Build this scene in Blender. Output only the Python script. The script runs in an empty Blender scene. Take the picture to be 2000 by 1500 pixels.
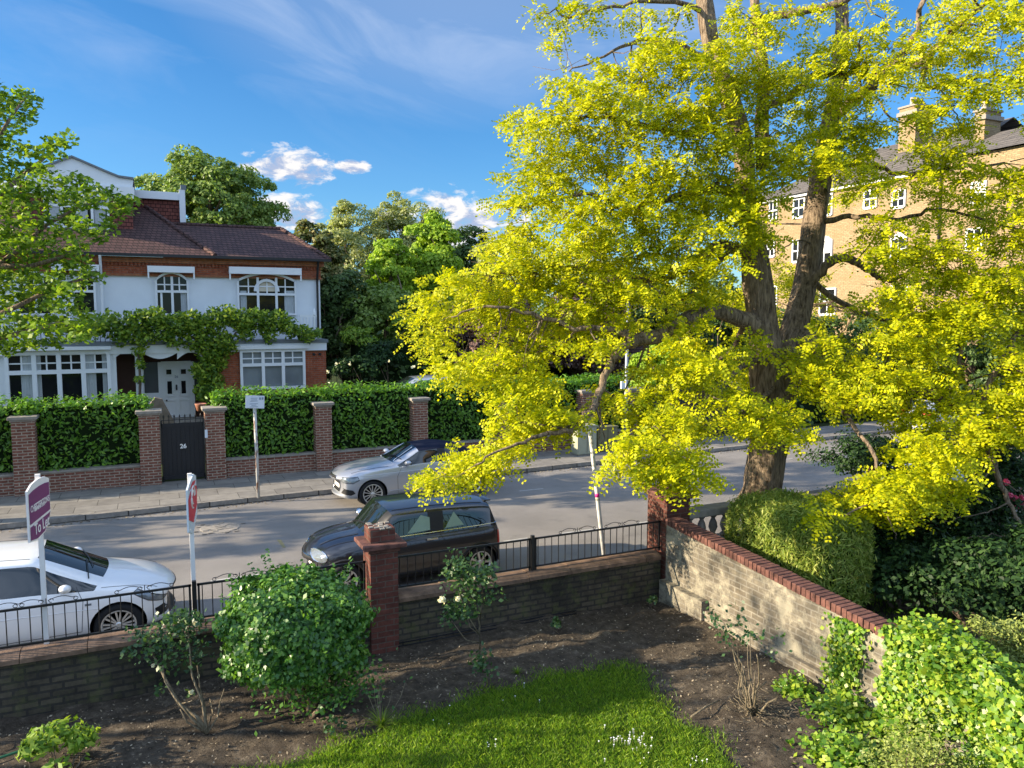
import bpy, bmesh, math, random
import numpy as np
from mathutils import Vector, Matrix
from mathutils.bvhtree import BVHTree
R = math.radians
random.seed(7)
rng = np.random.default_rng(11)
S = bpy.context.scene
COL = S.collection
# ---------------------------------------------------------------- camera, sky, sun
H = 4.6
PITCH, YAW, F = R(5.06), R(25.0), 1502.0
cd = bpy.data.cameras.new('camera'); cam = bpy.data.objects.new('camera', cd); COL.objects.link(cam)
cam.location = (0, 0, H); cam.rotation_euler = (R(90) - PITCH, 0, -YAW)
cd.sensor_width = 36; cd.lens = 36 * F / 2000; cd.clip_start = 0.1; cd.clip_end = 3000
S.camera = cam
SUN_EL, SUN_TH = R(20.5), R(13)          # sun stands to the left (-X), a little beyond the street's line (+Y)
SD = Vector((-math.cos(SUN_TH) * math.cos(SUN_EL), math.sin(SUN_TH) * math.cos(SUN_EL), math.sin(SUN_EL)))
W = bpy.data.worlds.new('World'); S.world = W; W.use_nodes = True
nt = W.node_tree; nt.nodes.clear()
def wn(t, **k):
    n = nt.nodes.new(t)
    for a, b in k.items(): setattr(n, a, b)
    return n
L = nt.links.new
sky = wn('ShaderNodeTexSky', sky_type='NISHITA', sun_disc=False, sun_elevation=SUN_EL, sun_rotation=math.atan2(SD.x, SD.y), altitude=50, air_density=1.0, dust_density=0.5, ozone_density=2.5)
bg = wn('ShaderNodeBackground'); bg.inputs[1].default_value = 0.12
out = wn('ShaderNodeOutputWorld')
tc = wn('ShaderNodeTexCoord')
def mth(op, a, b=None, clamp=False):
    n = wn('ShaderNodeMath', operation=op); n.use_clamp = clamp
    for i, v in enumerate((a, b)):
        if v is None: continue
        if isinstance(v, (int, float)): n.inputs[i].default_value = v
        else: L(v, n.inputs[i])
    return n.outputs[0]
def noise(vec, scale, detail, rough=.6, dist=0):
    n = wn('ShaderNodeTexNoise'); L(vec, n.inputs['Vector'])
    n.inputs['Scale'].default_value = scale; n.inputs['Detail'].default_value = detail
    n.inputs['Roughness'].default_value = rough; n.inputs['Distortion'].default_value = dist
    return n.outputs['Fac']
sep = wn('ShaderNodeSeparateXYZ'); L(tc.outputs['Generated'], sep.inputs[0])
az = mth('ARCTAN2', sep.outputs[0], sep.outputs[1])      # heading, radians clockwise from +Y
el = mth('ARCSINE', sep.outputs[2])
cv = wn('ShaderNodeCombineXYZ'); L(az, cv.inputs[0]); L(mth('MULTIPLY', el, 2.0), cv.inputs[1])
n1 = noise(cv.outputs[0], 26, 8, .62, .3); n2 = noise(cv.outputs[0], 7, 3)
def blob(a0, e0, sa, se):
    da = mth('DIVIDE', mth('SUBTRACT', az, a0), sa); de = mth('DIVIDE', mth('SUBTRACT', el, e0), se)
    r2 = mth('ADD', mth('MULTIPLY', da, da), mth('MULTIPLY', de, de))
    return mth('SUBTRACT', 1.0, r2, False)
blobs = [(R(9.2), R(10.3), R(3.4), R(1.35)), (R(13.4), R(10.5), R(1.3), R(.5)), (R(9.2), R(7.3), R(2.6), R(1.3)), (R(20.5), R(6.4), R(5.2), R(2.6)), (R(23), R(7.5), R(1.8), R(1.0)),
         (R(-6), R(7.0), R(5), R(1.6)), (R(50), R(7.0), R(9), R(2.2)), (R(-60), R(9), R(16), R(3)), (R(120), R(8), R(20), R(3)), (R(-130), R(10), R(20), R(3.5))]
m = None; hh = None
for b in blobs:
    v = blob(*b); m = v if m is None else mth('MAXIMUM', m, v)
    h_ = mth('MULTIPLY', mth('ADD', v, .5, True), mth('DIVIDE', mth('SUBTRACT', el, b[1]), b[3])); hh = h_ if hh is None else mth('ADD', hh, h_)
m = mth('MAXIMUM', m, -1.2)
cm = mth('MULTIPLY', mth('ADD', mth('MULTIPLY', m, .42), mth('MULTIPLY', mth('SUBTRACT', n1, .5), 1.9)), 3.2, True)
cm = mth('MULTIPLY', cm, mth('MULTIPLY', mth('ADD', m, .75), 3, True), True)
# wispy high cloud
cw = wn('ShaderNodeCombineXYZ'); L(mth('ADD', mth('MULTIPLY', az, 1.0), mth('MULTIPLY', el, -1.0)), cw.inputs[0]); L(mth('ADD', mth('MULTIPLY', el, 5.0), mth('MULTIPLY', az, 1.4)), cw.inputs[1])
n3 = noise(cw.outputs[0], 2.2, 9, .58, .8)
wis = mth('MULTIPLY', mth('SUBTRACT', n3, .47), 3.0, True)
wis = mth('MULTIPLY', wis, mth('MULTIPLY', mth('SUBTRACT', el, R(9)), 4.5, True))
cpk = blob(R(22), R(22), R(22), R(9)); wis = mth('MULTIPLY', wis, mth('ADD', .45, mth('MULTIPLY', cpk, .45, True)))
wis = mth('ADD', wis, mth('MULTIPLY', mth('MULTIPLY', cpk, 1.0, True), .28))
sat = wn('ShaderNodeHueSaturation'); sat.inputs['Saturation'].default_value = 1.12; sat.inputs['Value'].default_value = 1.0
tint = wn('ShaderNodeMix', data_type='RGBA', blend_type='MULTIPLY'); tint.inputs[0].default_value = 1; L(sky.outputs[0], tint.inputs[6]); tint.inputs[7].default_value = (.375, .51, .64, 1); L(tint.outputs[2], sat.inputs['Color'])
# cloud colour: bright billows with bluish grey bases
cr = wn('ShaderNodeValToRGB'); cr.color_ramp.elements[0].color = (1.45, 1.75, 2.45, 1); cr.color_ramp.elements[1].color = (3.2, 3.15, 3.15, 1)
cr.color_ramp.elements[0].position = .34; cr.color_ramp.elements[1].position = .80
cn = wn('ShaderNodeCombineXYZ'); L(mth('ADD', az, .012), cn.inputs[0]); L(mth('MULTIPLY', mth('ADD', el, -.006), 2.0), cn.inputs[1])
n4 = noise(cn.outputs[0], 26, 8, .62, .3)
sh = mth('ADD', mth('ADD', mth('MULTIPLY', mth('SUBTRACT', n1, n4), 3.0), n1), mth('MULTIPLY', hh, .30))
L(sh, cr.inputs[0])
# broad unseen cloud added behind and above the view to raise fill light
bk = mth('MULTIPLY', mth('SUBTRACT', mth('ABSOLUTE', mth('SUBTRACT', az, R(22))), R(48)), 2.2, True)
ov = mth('MULTIPLY', mth('SUBTRACT', el, R(38)), 2.5, True)
n5 = noise(cv.outputs[0], 1.6, 6, .55)
fill_cloud = mth('MULTIPLY', mth('MULTIPLY', mth('SUBTRACT', n5, .36), 5, True), mth('MULTIPLY', mth('MAXIMUM', bk, ov), mth('MULTIPLY', mth('SUBTRACT', el, R(2)), 6, True)))
mx = wn('ShaderNodeMix', data_type='RGBA'); L(wis, mx.inputs[0]); L(sat.outputs[0], mx.inputs[6]); mx.inputs[7].default_value = (2.0, 2.4, 3.15, 1)
mx2 = wn('ShaderNodeMix', data_type='RGBA'); L(cm, mx2.inputs[0]); L(mx.outputs[2], mx2.inputs[6]); L(cr.outputs[0], mx2.inputs[7])
mx3 = wn('ShaderNodeMix', data_type='RGBA'); L(fill_cloud, mx3.inputs[0]); L(mx2.outputs[2], mx3.inputs[6]); mx3.inputs[7].default_value = (3.3, 4.2, 5.9, 1)
L(mx3.outputs[2], bg.inputs[0]); L(bg.outputs[0], out.inputs[0])
sl = bpy.data.lights.new('sun', 'SUN'); sl.energy = 5.0; sl.angle = R(.5); sl.color = (1, .84, .62)
so = bpy.data.objects.new('sun', sl); COL.objects.link(so); so.location = (-30, 10, 30); so.rotation_euler = SD.to_track_quat('Z', 'Y').to_euler()
S.view_settings.view_transform = 'Standard'; S.view_settings.look = 'None'; S.view_settings.gamma = 1
S.view_settings.exposure = 1.4
S.cycles.max_bounces = 6; S.cycles.transparent_max_bounces = 8

# ---------------------------------------------------------------- pixel of the survey photograph (2000x1500) -> world point on a plane
_fw = Vector((math.sin(YAW) * math.cos(PITCH), math.cos(YAW) * math.cos(PITCH), -math.sin(PITCH)))
_rt = Vector((math.cos(YAW), -math.sin(YAW), 0)); _up = _rt.cross(_fw)
def at(px, py, Y=None, X=None, z=None, D=None):
    d = _rt * ((px - 1000) / F) - _up * ((py - 750) / F) + _fw
    t = Y / d.y if Y is not None else X / d.x if X is not None else (z - H) / d.z if z is not None else D
    return Vector((0, 0, H)) + d * t

# ---------------------------------------------------------------- mesh helpers
def wloc(o):
    v = Vector((0, 0, 0))
    while o: v += o.location; o = o.parent
    return v
class MB:
    def __init__(s): s.v = []; s.f = []; s.m = []
    def add(s, vs, fs, m=0):
        o = len(s.v); s.v += [tuple(p) for p in vs]; s.f += [[i + o for i in f] for f in fs]; s.m += [m] * len(fs); return s
    def box(s, x0, y0, z0, x1, y1, z1, m=0):
        if x0 > x1: x0, x1 = x1, x0
        if y0 > y1: y0, y1 = y1, y0
        if z0 > z1: z0, z1 = z1, z0
        return s.add([(x0,y0,z0),(x1,y0,z0),(x1,y1,z0),(x0,y1,z0),(x0,y0,z1),(x1,y0,z1),(x1,y1,z1),(x0,y1,z1)],
                     [(0,3,2,1),(4,5,6,7),(0,1,5,4),(1,2,6,5),(2,3,7,6),(3,0,4,7)], m)
    def tube(s, pts, rad, n=6, m=0, cap=True):
        pts = [Vector(p) for p in pts]; k = len(pts)
        if not hasattr(rad, '__len__'): rad = [rad] * k
        vs = []; up = Vector((.13, .21, 1)).normalized()
        for i, p in enumerate(pts):
            t = (pts[min(i+1, k-1)] - pts[max(i-1, 0)])
            t = t.normalized() if t.length > 1e-9 else Vector((0,0,1))
            a = t.cross(up)
            if a.length < .05: a = t.cross(Vector((1, 0, 0)))
            a.normalize(); b = t.cross(a)
            up2 = b.cross(t); 
            for j in range(n):
                q = 2 * math.pi * j / n
                vs.append(p + (a * math.cos(q) + b * math.sin(q)) * rad[i])
        fs = []
        for i in range(k - 1):
            for j in range(n):
                fs.append((i*n+j, i*n+(j+1)%n, (i+1)*n+(j+1)%n, (i+1)*n+j))
        if cap: fs.append(tuple(range(n))[::-1]); fs.append(tuple(range((k-1)*n, k*n)))
        return s.add(vs, fs, m)
    def lathe(s, prof, c=(0,0,0), n=16, axis='z', m=0, caps=True):
        vs = []
        for (r, h) in prof:
            for j in range(n):
                q = 2 * math.pi * j / n; a, b = r * math.cos(q), r * math.sin(q)
                p = (a, b, h) if axis == 'z' else (a, h, b)
                vs.append((p[0]+c[0], p[1]+c[1], p[2]+c[2]))
        k = len(prof); fs = []
        for i in range(k-1):
            for j in range(n): fs.append((i*n+j, i*n+(j+1)%n, (i+1)*n+(j+1)%n, (i+1)*n+j))
        if caps and prof[0][0] > 1e-4: fs.append(tuple(range(n))[::-1])
        if caps and prof[-1][0] > 1e-4: fs.append(tuple(range((k-1)*n, k*n)))
        return s.add(vs, fs, m)
    def prism(s, poly, d, m=0):      # poly: list of 3-D points (planar), extruded by vector d
        n = len(poly); poly = [Vector(p) for p in poly]; d = Vector(d)
        return s.add(poly + [p + d for p in poly], [tuple(range(n))[::-1], tuple(range(n, 2*n))] + [(i, (i+1)%n, n+(i+1)%n, n+i) for i in range(n)], m)
    def build(s, name, mat, parent=None, smooth=False, bevel=0):
        me = bpy.data.meshes.new(name); me.from_pydata(s.v, [], s.f)
        for mm in (mat if isinstance(mat, (list, tuple)) else [mat]): me.materials.append(mm)
        if any(s.m): me.polygons.foreach_set('material_index', s.m)
        bm = bmesh.new(); bm.from_mesh(me); bmesh.ops.recalc_face_normals(bm, faces=bm.faces)
        if bevel: bmesh.ops.bevel(bm, geom=[e for e in bm.edges if e.is_manifold and e.calc_face_angle(0) > .5], offset=bevel, segments=2, affect='EDGES', profile=.5)
        bm.to_mesh(me); bm.free()
        if smooth: me.polygons.foreach_set('use_smooth', [True] * len(me.polygons))
        o = bpy.data.objects.new(name, me); COL.objects.link(o)
        if parent: o.parent = parent; o.location = -wloc(parent)
        return o
def npmesh(name, V, Q, mat, parent=None, smooth=False):
    me = bpy.data.meshes.new(name); V = np.asarray(V, np.float32); Q = np.asarray(Q, np.int32)
    n, k = Q.shape
    me.vertices.add(len(V)); me.vertices.foreach_set('co', V.ravel())
    me.loops.add(n*k); me.loops.foreach_set('vertex_index', Q.ravel())
    me.polygons.add(n); me.polygons.foreach_set('loop_start', np.arange(0, n*k, k, dtype=np.int32))
    if smooth: me.polygons.foreach_set('use_smooth', [True]*n)
    me.update(calc_edges=True)
    for mm in (mat if isinstance(mat, (list, tuple)) else [mat]): me.materials.append(mm)
    o = bpy.data.objects.new(name, me); COL.objects.link(o)
    if parent: o.parent = parent; o.location = -wloc(parent)
    return o
def tag(o, label=None, cat=None, group=None, kind=None):
    if label: o['label'] = label
    if cat: o['category'] = cat
    if group: o['group'] = group
    if kind: o['kind'] = kind
    return o
def thing(name, label, cat, loc=(0,0,0), group=None):
    o = bpy.data.objects.new(name, None); COL.objects.link(o); o.location = loc; o.empty_display_size = .2
    return tag(o, label, cat, group)

# ---------------------------------------------------------------- materials
def mat(name, build):
    m_ = bpy.data.materials.new(name); m_.use_nodes = True; t = m_.node_tree; t.nodes.clear()
    o = t.nodes.new('ShaderNodeOutputMaterial'); build(t, o); return m_
class G:   # tiny node graph helper
    def __init__(s, t): s.t = t
    def n(s, ty, **k):
        x = s.t.nodes.new(ty)
        for a, b in k.items():
            if a.startswith('i_'):
                x.inputs[a[2:].replace('_', ' ')].default_value = b
            else: setattr(x, a, b)
        return x
    def l(s, a, b): s.t.links.new(a, b)
    def noise(s, vec, scale, detail=4, rough=.6):
        x = s.n('ShaderNodeTexNoise'); x.inputs['Scale'].default_value = scale; x.inputs['Detail'].default_value = detail; x.inputs['Roughness'].default_value = rough
        if vec is not None: s.l(vec, x.inputs['Vector'])
        return x.outputs['Fac']
    def ramp(s, fac, stops):
        x = s.n('ShaderNodeValToRGB'); e = x.color_ramp.elements
        while len(e) < len(stops): e.new(.5)
        for q, (p, c) in zip(e, stops): q.position = p; q.color = (*c, 1) if len(c) == 3 else c
        s.l(fac, x.inputs[0]); return x.outputs[0]
    def mix(s, fac, a, b, blend='MIX'):
        x = s.n('ShaderNodeMix', data_type='RGBA', blend_type=blend)
        for i, v in ((0, fac), (6, a), (7, b)):
            if isinstance(v, (int, float)): x.inputs[i].default_value = v
            elif isinstance(v, tuple): x.inputs[i].default_value = (*v, 1)
            else: s.l(v, x.inputs[i])
        return x.outputs[2]
    def math(s, op, a, b=0.0, clamp=False):
        x = s.n('ShaderNodeMath', operation=op); x.use_clamp = clamp
        for i, v in enumerate((a, b)):
            if isinstance(v, (int, float)): x.inputs[i].default_value = v
            else: s.l(v, x.inputs[i])
        return x.outputs[0]
    def bump(s, h, strength=.5, dist=.02):
        x = s.n('ShaderNodeBump'); x.inputs['Strength'].default_value = strength; x.inputs['Distance'].default_value = dist; s.l(h, x.inputs['Height']); return x.outputs[0]
    def obj(s):
        return s.n('ShaderNodeNewGeometry').outputs['Position']
    def pbsdf(s, col, rough=.6, spec=.4, metal=0, normal=None, coat=0):
        x = s.n('ShaderNodeBsdfPrincipled')
        if isinstance(col, tuple): x.inputs['Base Color'].default_value = (*col, 1)
        else: s.l(col, x.inputs['Base Color'])
        if isinstance(rough, (int, float)): x.inputs['Roughness'].default_value = rough
        else: s.l(rough, x.inputs['Roughness'])
        x.inputs['Specular IOR Level'].default_value = spec; x.inputs['Metallic'].default_value = metal
        x.inputs['Coat Weight'].default_value = coat; x.inputs['Coat Roughness'].default_value = .04
        if normal is not None: s.l(normal, x.inputs['Normal'])
        return x.outputs[0]
def plain(name, col, rough=.6, metal=0, spec=.4, var=.12, scale=6, coat=0, bump=0, bscale=60):
    def b(t, o):
        g = G(t); p = g.obj(); nz = g.noise(p, scale, 5)
        c = g.mix(g.math('MULTIPLY', g.math('SUBTRACT', nz, .35), 1.6, True), tuple(x*(1-var) for x in col), tuple(min(1, x*(1+var)) for x in col))
        nr = g.bump(g.noise(p, bscale, 3), bump, .01) if bump else None
        g.l(g.pbsdf(c, rough, spec, metal, nr, coat), o.inputs[0])
    return mat(name, b)
def brick(name, c1, c2, mortar, bw=.225, bh=.075, ms=.010, stain=None, stain_amt=.5, stain_scale=1.2, rough=.9, moss=None, blotch=None):
    def b(t, o):
        g = G(t); p = g.obj(); sp = g.n('ShaderNodeSeparateXYZ'); g.l(p, sp.inputs[0])
        nrm = g.n('ShaderNodeNewGeometry').outputs['Normal']; sn = g.n('ShaderNodeSeparateXYZ'); g.l(nrm, sn.inputs[0])
        u = g.math('ADD', sp.outputs[0], sp.outputs[1])
        wob = g.math('MULTIPLY', g.math('SUBTRACT', g.noise(p, 4, 2), .5), .02)
        cb = g.n('ShaderNodeCombineXYZ'); g.l(g.math('ADD', u, wob), cb.inputs[0]); g.l(g.math('ADD', sp.outputs[2], wob), cb.inputs[1])
        br = g.n('ShaderNodeTexBrick'); g.l(cb.outputs[0], br.inputs[0]); br.offset = .5
        br.inputs['Color1'].default_value = (*c1, 1); br.inputs['Color2'].default_value = (*c2, 1); br.inputs['Mortar'].default_value = (*mortar, 1)
        br.inputs['Scale'].default_value = 1; br.inputs['Mortar Size'].default_value = ms; br.inputs['Mortar Smooth'].default_value = .1
        br.inputs['Bias'].default_value = 0; br.inputs['Brick Width'].default_value = bw; br.inputs['Row Height'].default_value = bh
        col = br.outputs['Color']
        # per-brick tone: cell noise in brick space
        n2 = g.noise(p, 9, 5, .7); col = g.mix(.55, col, g.ramp(n2, [(.3, (.35, .35, .35)), (.7, (1.35, 1.35, 1.35))]), 'MULTIPLY')
        if stain:
            col = g.mix(g.math('MULTIPLY', g.ramp(g.noise(p, stain_scale, 6, .65), [(.40, (0,0,0)), (.62, (1,1,1))]), stain_amt), col, stain)
        if blotch:
            col = g.mix(g.math('MULTIPLY', g.ramp(g.noise(p, 1.9, 7, .7), [(.50, (0,0,0)), (.60, (1,1,1))]), .8), col, blotch)
        if moss:
            col = g.mix(g.math('MULTIPLY', g.ramp(g.noise(p, 3.1, 7, .75), [(.50, (0,0,0)), (.66, (1,1,1))]), .6), col, moss)
        hgt = g.math('ADD', g.math('MULTIPLY', br.outputs['Fac'], -1.0), g.math('MULTIPLY', g.noise(p, 45, 5, .7), .6))
        g.l(g.pbsdf(col, rough, .2, 0, g.bump(hgt, .9, .012)), o.inputs[0])
    return mat(name, b)
def leafm(name, cols, trans=.35, rough=.5, spec=.3, tcol=None):
    """cols: 3 tones picked per leaf island; trans: share of light let through"""
    def b(t, o):
        g = G(t); ge = g.n('ShaderNodeNewGeometry'); r = ge.outputs['Random Per Island']; p = ge.outputs['Position']
        big = g.noise(p, 1.3, 2)
        f = g.math('ADD', g.math('MULTIPLY', r, .7), g.math('MULTIPLY', big, .3))
        c = g.ramp(f, [(.12, cols[0]), (.5, cols[1]), (.88, cols[2])])
        a = g.pbsdf(c, rough, spec)
        tr = g.n('ShaderNodeBsdfTranslucent'); tc_ = g.mix(1.0, c, tcol or (1.25, 1.3, .45), 'MULTIPLY'); g.l(tc_, tr.inputs[0])
        mx = g.n('ShaderNodeMixShader'); mx.inputs[0].default_value = trans; g.l(a, mx.inputs[1]); g.l(tr.outputs[0], mx.inputs[2])
        g.l(mx.outputs[0], o.inputs[0])
    return mat(name, b)
M = {}
M['golden'] = leafm('golden_leaf', [(.20,.275,.004), (.48,.51,.005), (.74,.69,.010)], .5, .5, .25, (1.1, 1.1, .5))
M['gum'] = leafm('sweetgum_leaf', [(.07,.14,.016), (.15,.26,.022), (.30,.40,.03)], .45)
M['far_round'] = leafm('round_tree_leaf', [(.09,.15,.03), (.17,.26,.05), (.30,.38,.09)], .35)
M['far_pale'] = leafm('pale_tree_leaf', [(.20,.24,.09), (.32,.36,.14), (.46,.48,.22)], .4)
M['far_lime'] = leafm('lime_tree_leaf', [(.16,.25,.02), (.27,.42,.035), (.42,.56,.06)], .4)
M['far_dark'] = leafm('dark_tree_leaf', [(.030,.060,.018), (.065,.12,.03), (.13,.20,.05)], .3)
M['far_brown'] = leafm('magnolia_leaf', [(.06,.09,.025), (.15,.17,.045), (.38,.31,.12)], .3)
M['copper'] = leafm('copper_leaf', [(.05,.03,.025), (.10,.06,.045), (.20,.12,.09)], .2, tcol=(1.2,.7,.6))
M['laurel'] = leafm('laurel_leaf', [(.05,.13,.012), (.10,.24,.02), (.21,.39,.035)], .38, .38, .45)
M['wisteria'] = leafm('wisteria_leaf', [(.04,.10,.012), (.14,.24,.02), (.36,.44,.04)], .4)
M['shrub'] = leafm('shrub_leaf', [(.025,.085,.018), (.07,.19,.03), (.20,.36,.05)], .35, .4, .5)
M['rose'] = leafm('rose_leaf', [(.02,.06,.02), (.045,.11,.03), (.11,.19,.04)], .3, .4, .5)
M['bamboo'] = leafm('bamboo_leaf', [(.11,.18,.028), (.24,.32,.05), (.46,.48,.12)], .4)
M['ivy'] = leafm('ivy_leaf', [(.04,.12,.012), (.15,.29,.02), (.42,.50,.05)], .4, .4, .5)
M['bright_leaf'] = leafm('bright_leaf', [(.07,.15,.015), (.18,.30,.03), (.34,.42,.05)], .4)
M['conifer'] = leafm('conifer_leaf', [(.10,.14,.03), (.2,.25,.05), (.32,.36,.09)], .2)
M['grass'] = leafm('grass_blade', [(.06,.145,.010), (.14,.255,.018), (.30,.40,.035)], .4)
M['dry'] = leafm('dry_chip', [(.08,.06,.04), (.19,.15,.10), (.42,.36,.26)], .1, .9, .1, (1,1,1))
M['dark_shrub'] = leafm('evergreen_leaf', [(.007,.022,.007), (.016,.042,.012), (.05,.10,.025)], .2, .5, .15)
def bark(name, c1, c2):
    def b(t, o):
        g = G(t); p = g.obj(); mp = g.n('ShaderNodeMapping'); g.l(p, mp.inputs[0]); mp.inputs['Scale'].default_value = (1, 1, .16)
        n = g.noise(mp.outputs[0], 22, 7, .7); c = g.ramp(n, [(.34, c1), (.62, c2)])
        g.l(g.pbsdf(c, .95, .1, 0, g.bump(n, 1.0, .06)), o.inputs[0])
    return mat(name, b)
M['bark'] = bark('bark', (.05,.035,.025), (.34,.26,.18))
M['twig'] = bark('twig_bark', (.09,.065,.045), (.24,.19,.14))
M['stem_pale'] = bark('rose_stem', (.10,.08,.05), (.30,.25,.17))
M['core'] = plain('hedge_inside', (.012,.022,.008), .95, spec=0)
M['house_brick'] = brick('red_house_brick', (.30,.075,.035), (.38,.11,.05), (.28,.18,.13), ms=.007)
M['orange_brick'] = brick('orange_cornice_brick', (.36,.12,.05), (.42,.17,.08), (.25,.16,.11), ms=.008)
M['garden_brick'] = brick('boundary_brick', (.17,.065,.045), (.24,.10,.07), (.36,.29,.22), ms=.012)
M['old_brick'] = brick('old_stock_brick', (.075,.062,.042), (.12,.098,.066), (.05,.044,.036), ms=.014, stain=(.018,.017,.014), stain_amt=.75, moss=(.09,.10,.03), bh=.082, bw=.24)
M['side_brick'] = brick('weathered_shaded_brick', (.145,.122,.088), (.21,.182,.132), (.27,.245,.195), ms=.011, stain=(.055,.052,.048), stain_amt=.85, stain_scale=1.9, blotch=(.36,.325,.24), bh=.08)  # dark stain holds weathering plus the wall's dapple shade, put into the colour
M['pier_brick'] = brick('red_pier_brick', (.10,.036,.027), (.155,.055,.040), (.13,.09,.07), ms=.008, stain=(.07,.03,.02), stain_amt=.35)
M['yellow_brick'] = brick('yellow_stock_brick', (.30,.215,.115), (.38,.285,.165), (.22,.18,.12), ms=.012, bh=.10, bw=.3, stain=(.26,.175,.09), stain_amt=.5)
M['coping_red'] = plain('stained_red_coping', (.20,.125,.08), .85, var=.55, scale=7, bump=.6, bscale=40)
M['coping_edge'] = plain('red_edge_brick', (.165,.07,.052), .85, var=.6, scale=9, bump=.6, bscale=50)
M['stone'] = plain('cap_stone', (.30,.27,.23), .9, var=.3, scale=9, bump=.5)
M['ball_stone'] = plain('weathered_finial_stone', (.45,.38,.30), .9, var=.3, scale=9, bump=.5)
M['white'] = plain('white_paint', (.72,.74,.76), .5, var=.05, scale=2)
M['render'] = plain('white_render', (.72,.76,.80), .8, var=.09, scale=1.1, bump=.1, bscale=20)
M['gutter'] = plain('black_gutter', (.02,.02,.022), .4)
M['lead'] = plain('lead_grey', (.16,.18,.20), .55, var=.15)
def tiles(name, c1, c2, rh=.11, rw=.17, amt=.5):
    def b(t, o):
        g = G(t); p = g.obj(); sp = g.n('ShaderNodeSeparateXYZ'); g.l(p, sp.inputs[0])
        cb = g.n('ShaderNodeCombineXYZ'); g.l(g.math('ADD', sp.outputs[0], g.math('MULTIPLY', sp.outputs[1], .3)), cb.inputs[0]); g.l(sp.outputs[2], cb.inputs[1])
        br = g.n('ShaderNodeTexBrick'); g.l(cb.outputs[0], br.inputs[0])
        br.inputs['Color1'].default_value = (*c1, 1); br.inputs['Color2'].default_value = (*c2, 1); br.inputs['Mortar'].default_value = (c1[0]*.25, c1[1]*.25, c1[2]*.25, 1)
        br.inputs['Scale'].default_value = 1; br.inputs['Mortar Size'].default_value = .012; br.inputs['Brick Width'].default_value = rw; br.inputs['Row Height'].default_value = rh
        col = g.mix(.6, br.outputs['Color'], g.ramp(g.noise(p, 5, 6, .75), [(.3, (.45,.45,.45)), (.72, (1.5,1.45,1.4))]), 'MULTIPLY')
        spk = g.ramp(g.noise(p, 34, 2), [(.70, (0,0,0)), (.74, (1,1,1))]); col = g.mix(g.math('MULTIPLY', spk, .45), col, (.28,.26,.24))
        saw = g.math('FRACT', g.math('DIVIDE', sp.outputs[2], rh))
        g.l(g.pbsdf(col, .8, .25, 0, g.bump(g.math('ADD', g.math('MULTIPLY', saw, -1.0), g.math('MULTIPLY', br.outputs['Fac'], -.6)), .9, .03)), o.inputs[0])
    return mat(name, b)
M['roof'] = tiles('brown_roof_tile', (.065,.035,.032), (.10,.052,.045))
M['hung'] = tiles('red_hung_tile', (.14,.045,.035), (.19,.06,.045), rh=.14)
M['slate'] = tiles('grey_slate', (.11,.10,.09), (.15,.135,.12), rh=.2, rw=.3)
def glass_like(name, col=(.010,.011,.012), rough=.05, spec=.35):
    def b(t, o):
        g = G(t); p = g.obj()
        g.l(g.pbsdf(g.mix(g.noise(p, .8, 3), tuple(x*.5 for x in col), tuple(x*1.8 for x in col)), rough, spec, 0, g.bump(g.noise(p, 1.5, 1), .05, .02)), o.inputs[0])
    return mat(name, b)
M['pane'] = glass_like('window_pane'); M['pane_blind'] = glass_like('blind_behind_pane', (.15,.17,.18), .25)
M['car_glass'] = glass_like('car_glass', (.008,.012,.011), .02, .9)
M['curtain'] = plain('net_curtain', (.40,.43,.44), .9)
M['blind'] = plain('cream_blind', (.62,.55,.42), .9)
def carpaint(name, col, metal=0, rough=.3, coat=1.0):
    def b(t, o):
        g = G(t); g.l(g.pbsdf(col, rough, .5, metal, None, coat), o.inputs[0])
    return mat(name, b)
M['paint_white'] = carpaint('white_car_paint', (.78,.77,.75)); M['paint_silver'] = carpaint('silver_car_paint', (.44,.46,.50), .6, .34)
M['paint_black'] = carpaint('charcoal_car_paint', (.010,.011,.016), .1, .3); M['paint_blue'] = carpaint('pale_blue_car_paint', (.42,.48,.58), .5, .34)
M['softtop'] = plain('navy_soft_top', (.012,.016,.035), .9, spec=.1); M['black'] = plain('black_trim', (.012,.012,.013), .45)
M['rubber'] = plain('tyre_rubber', (.018,.018,.019), .8, spec=.2); M['alloy'] = plain('alloy_rim', (.62,.61,.58), .35, metal=.7, var=.05)
M['chrome'] = plain('chrome_trim', (.7,.7,.7), .15, metal=1, var=.02); M['lamp_glass'] = plain('headlamp_lens', (.26,.29,.31), .08, metal=.4, var=.3, scale=14)
M['red_lens'] = plain('red_lens', (.45,.03,.02), .2); M['plate'] = plain('number_plate', (.75,.75,.72), .4, var=.03)
M['iron'] = plain('black_iron', (.014,.014,.015), .45, var=.3); M['gate_paint'] = plain('black_gate_paint', (.010,.011,.014), .45, var=.2)
M['pole_white'] = plain('chipped_white_pole_paint', (.60,.60,.57), .6, var=.35, scale=11); M['steel'] = plain('galvanised_steel', (.30,.33,.36), .5, metal=.4, var=.15)
M['purple'] = plain('purple_board', (.17,.030,.125), .5, var=.05); M['board_white'] = plain('white_board', (.78,.74,.72), .5, var=.04)
M['red_board'] = plain('red_board', (.62,.035,.06), .5, var=.05); M['sign_blue'] = plain('blue_sign', (.10,.22,.50), .4, var=.05); M['sign_white'] = plain('pale_sign_plate', (.62,.68,.75), .4, var=.05)
M['sign_ink'] = plain('dark_sign_ink', (.05,.08,.13), .5); M['cabinet'] = plain('sage_green_cabinet', (.33,.34,.25), .6, var=.08)
M['wood_post'] = plain('white_timber_post', (.70,.68,.66), .6, var=.08, scale=4)
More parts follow.
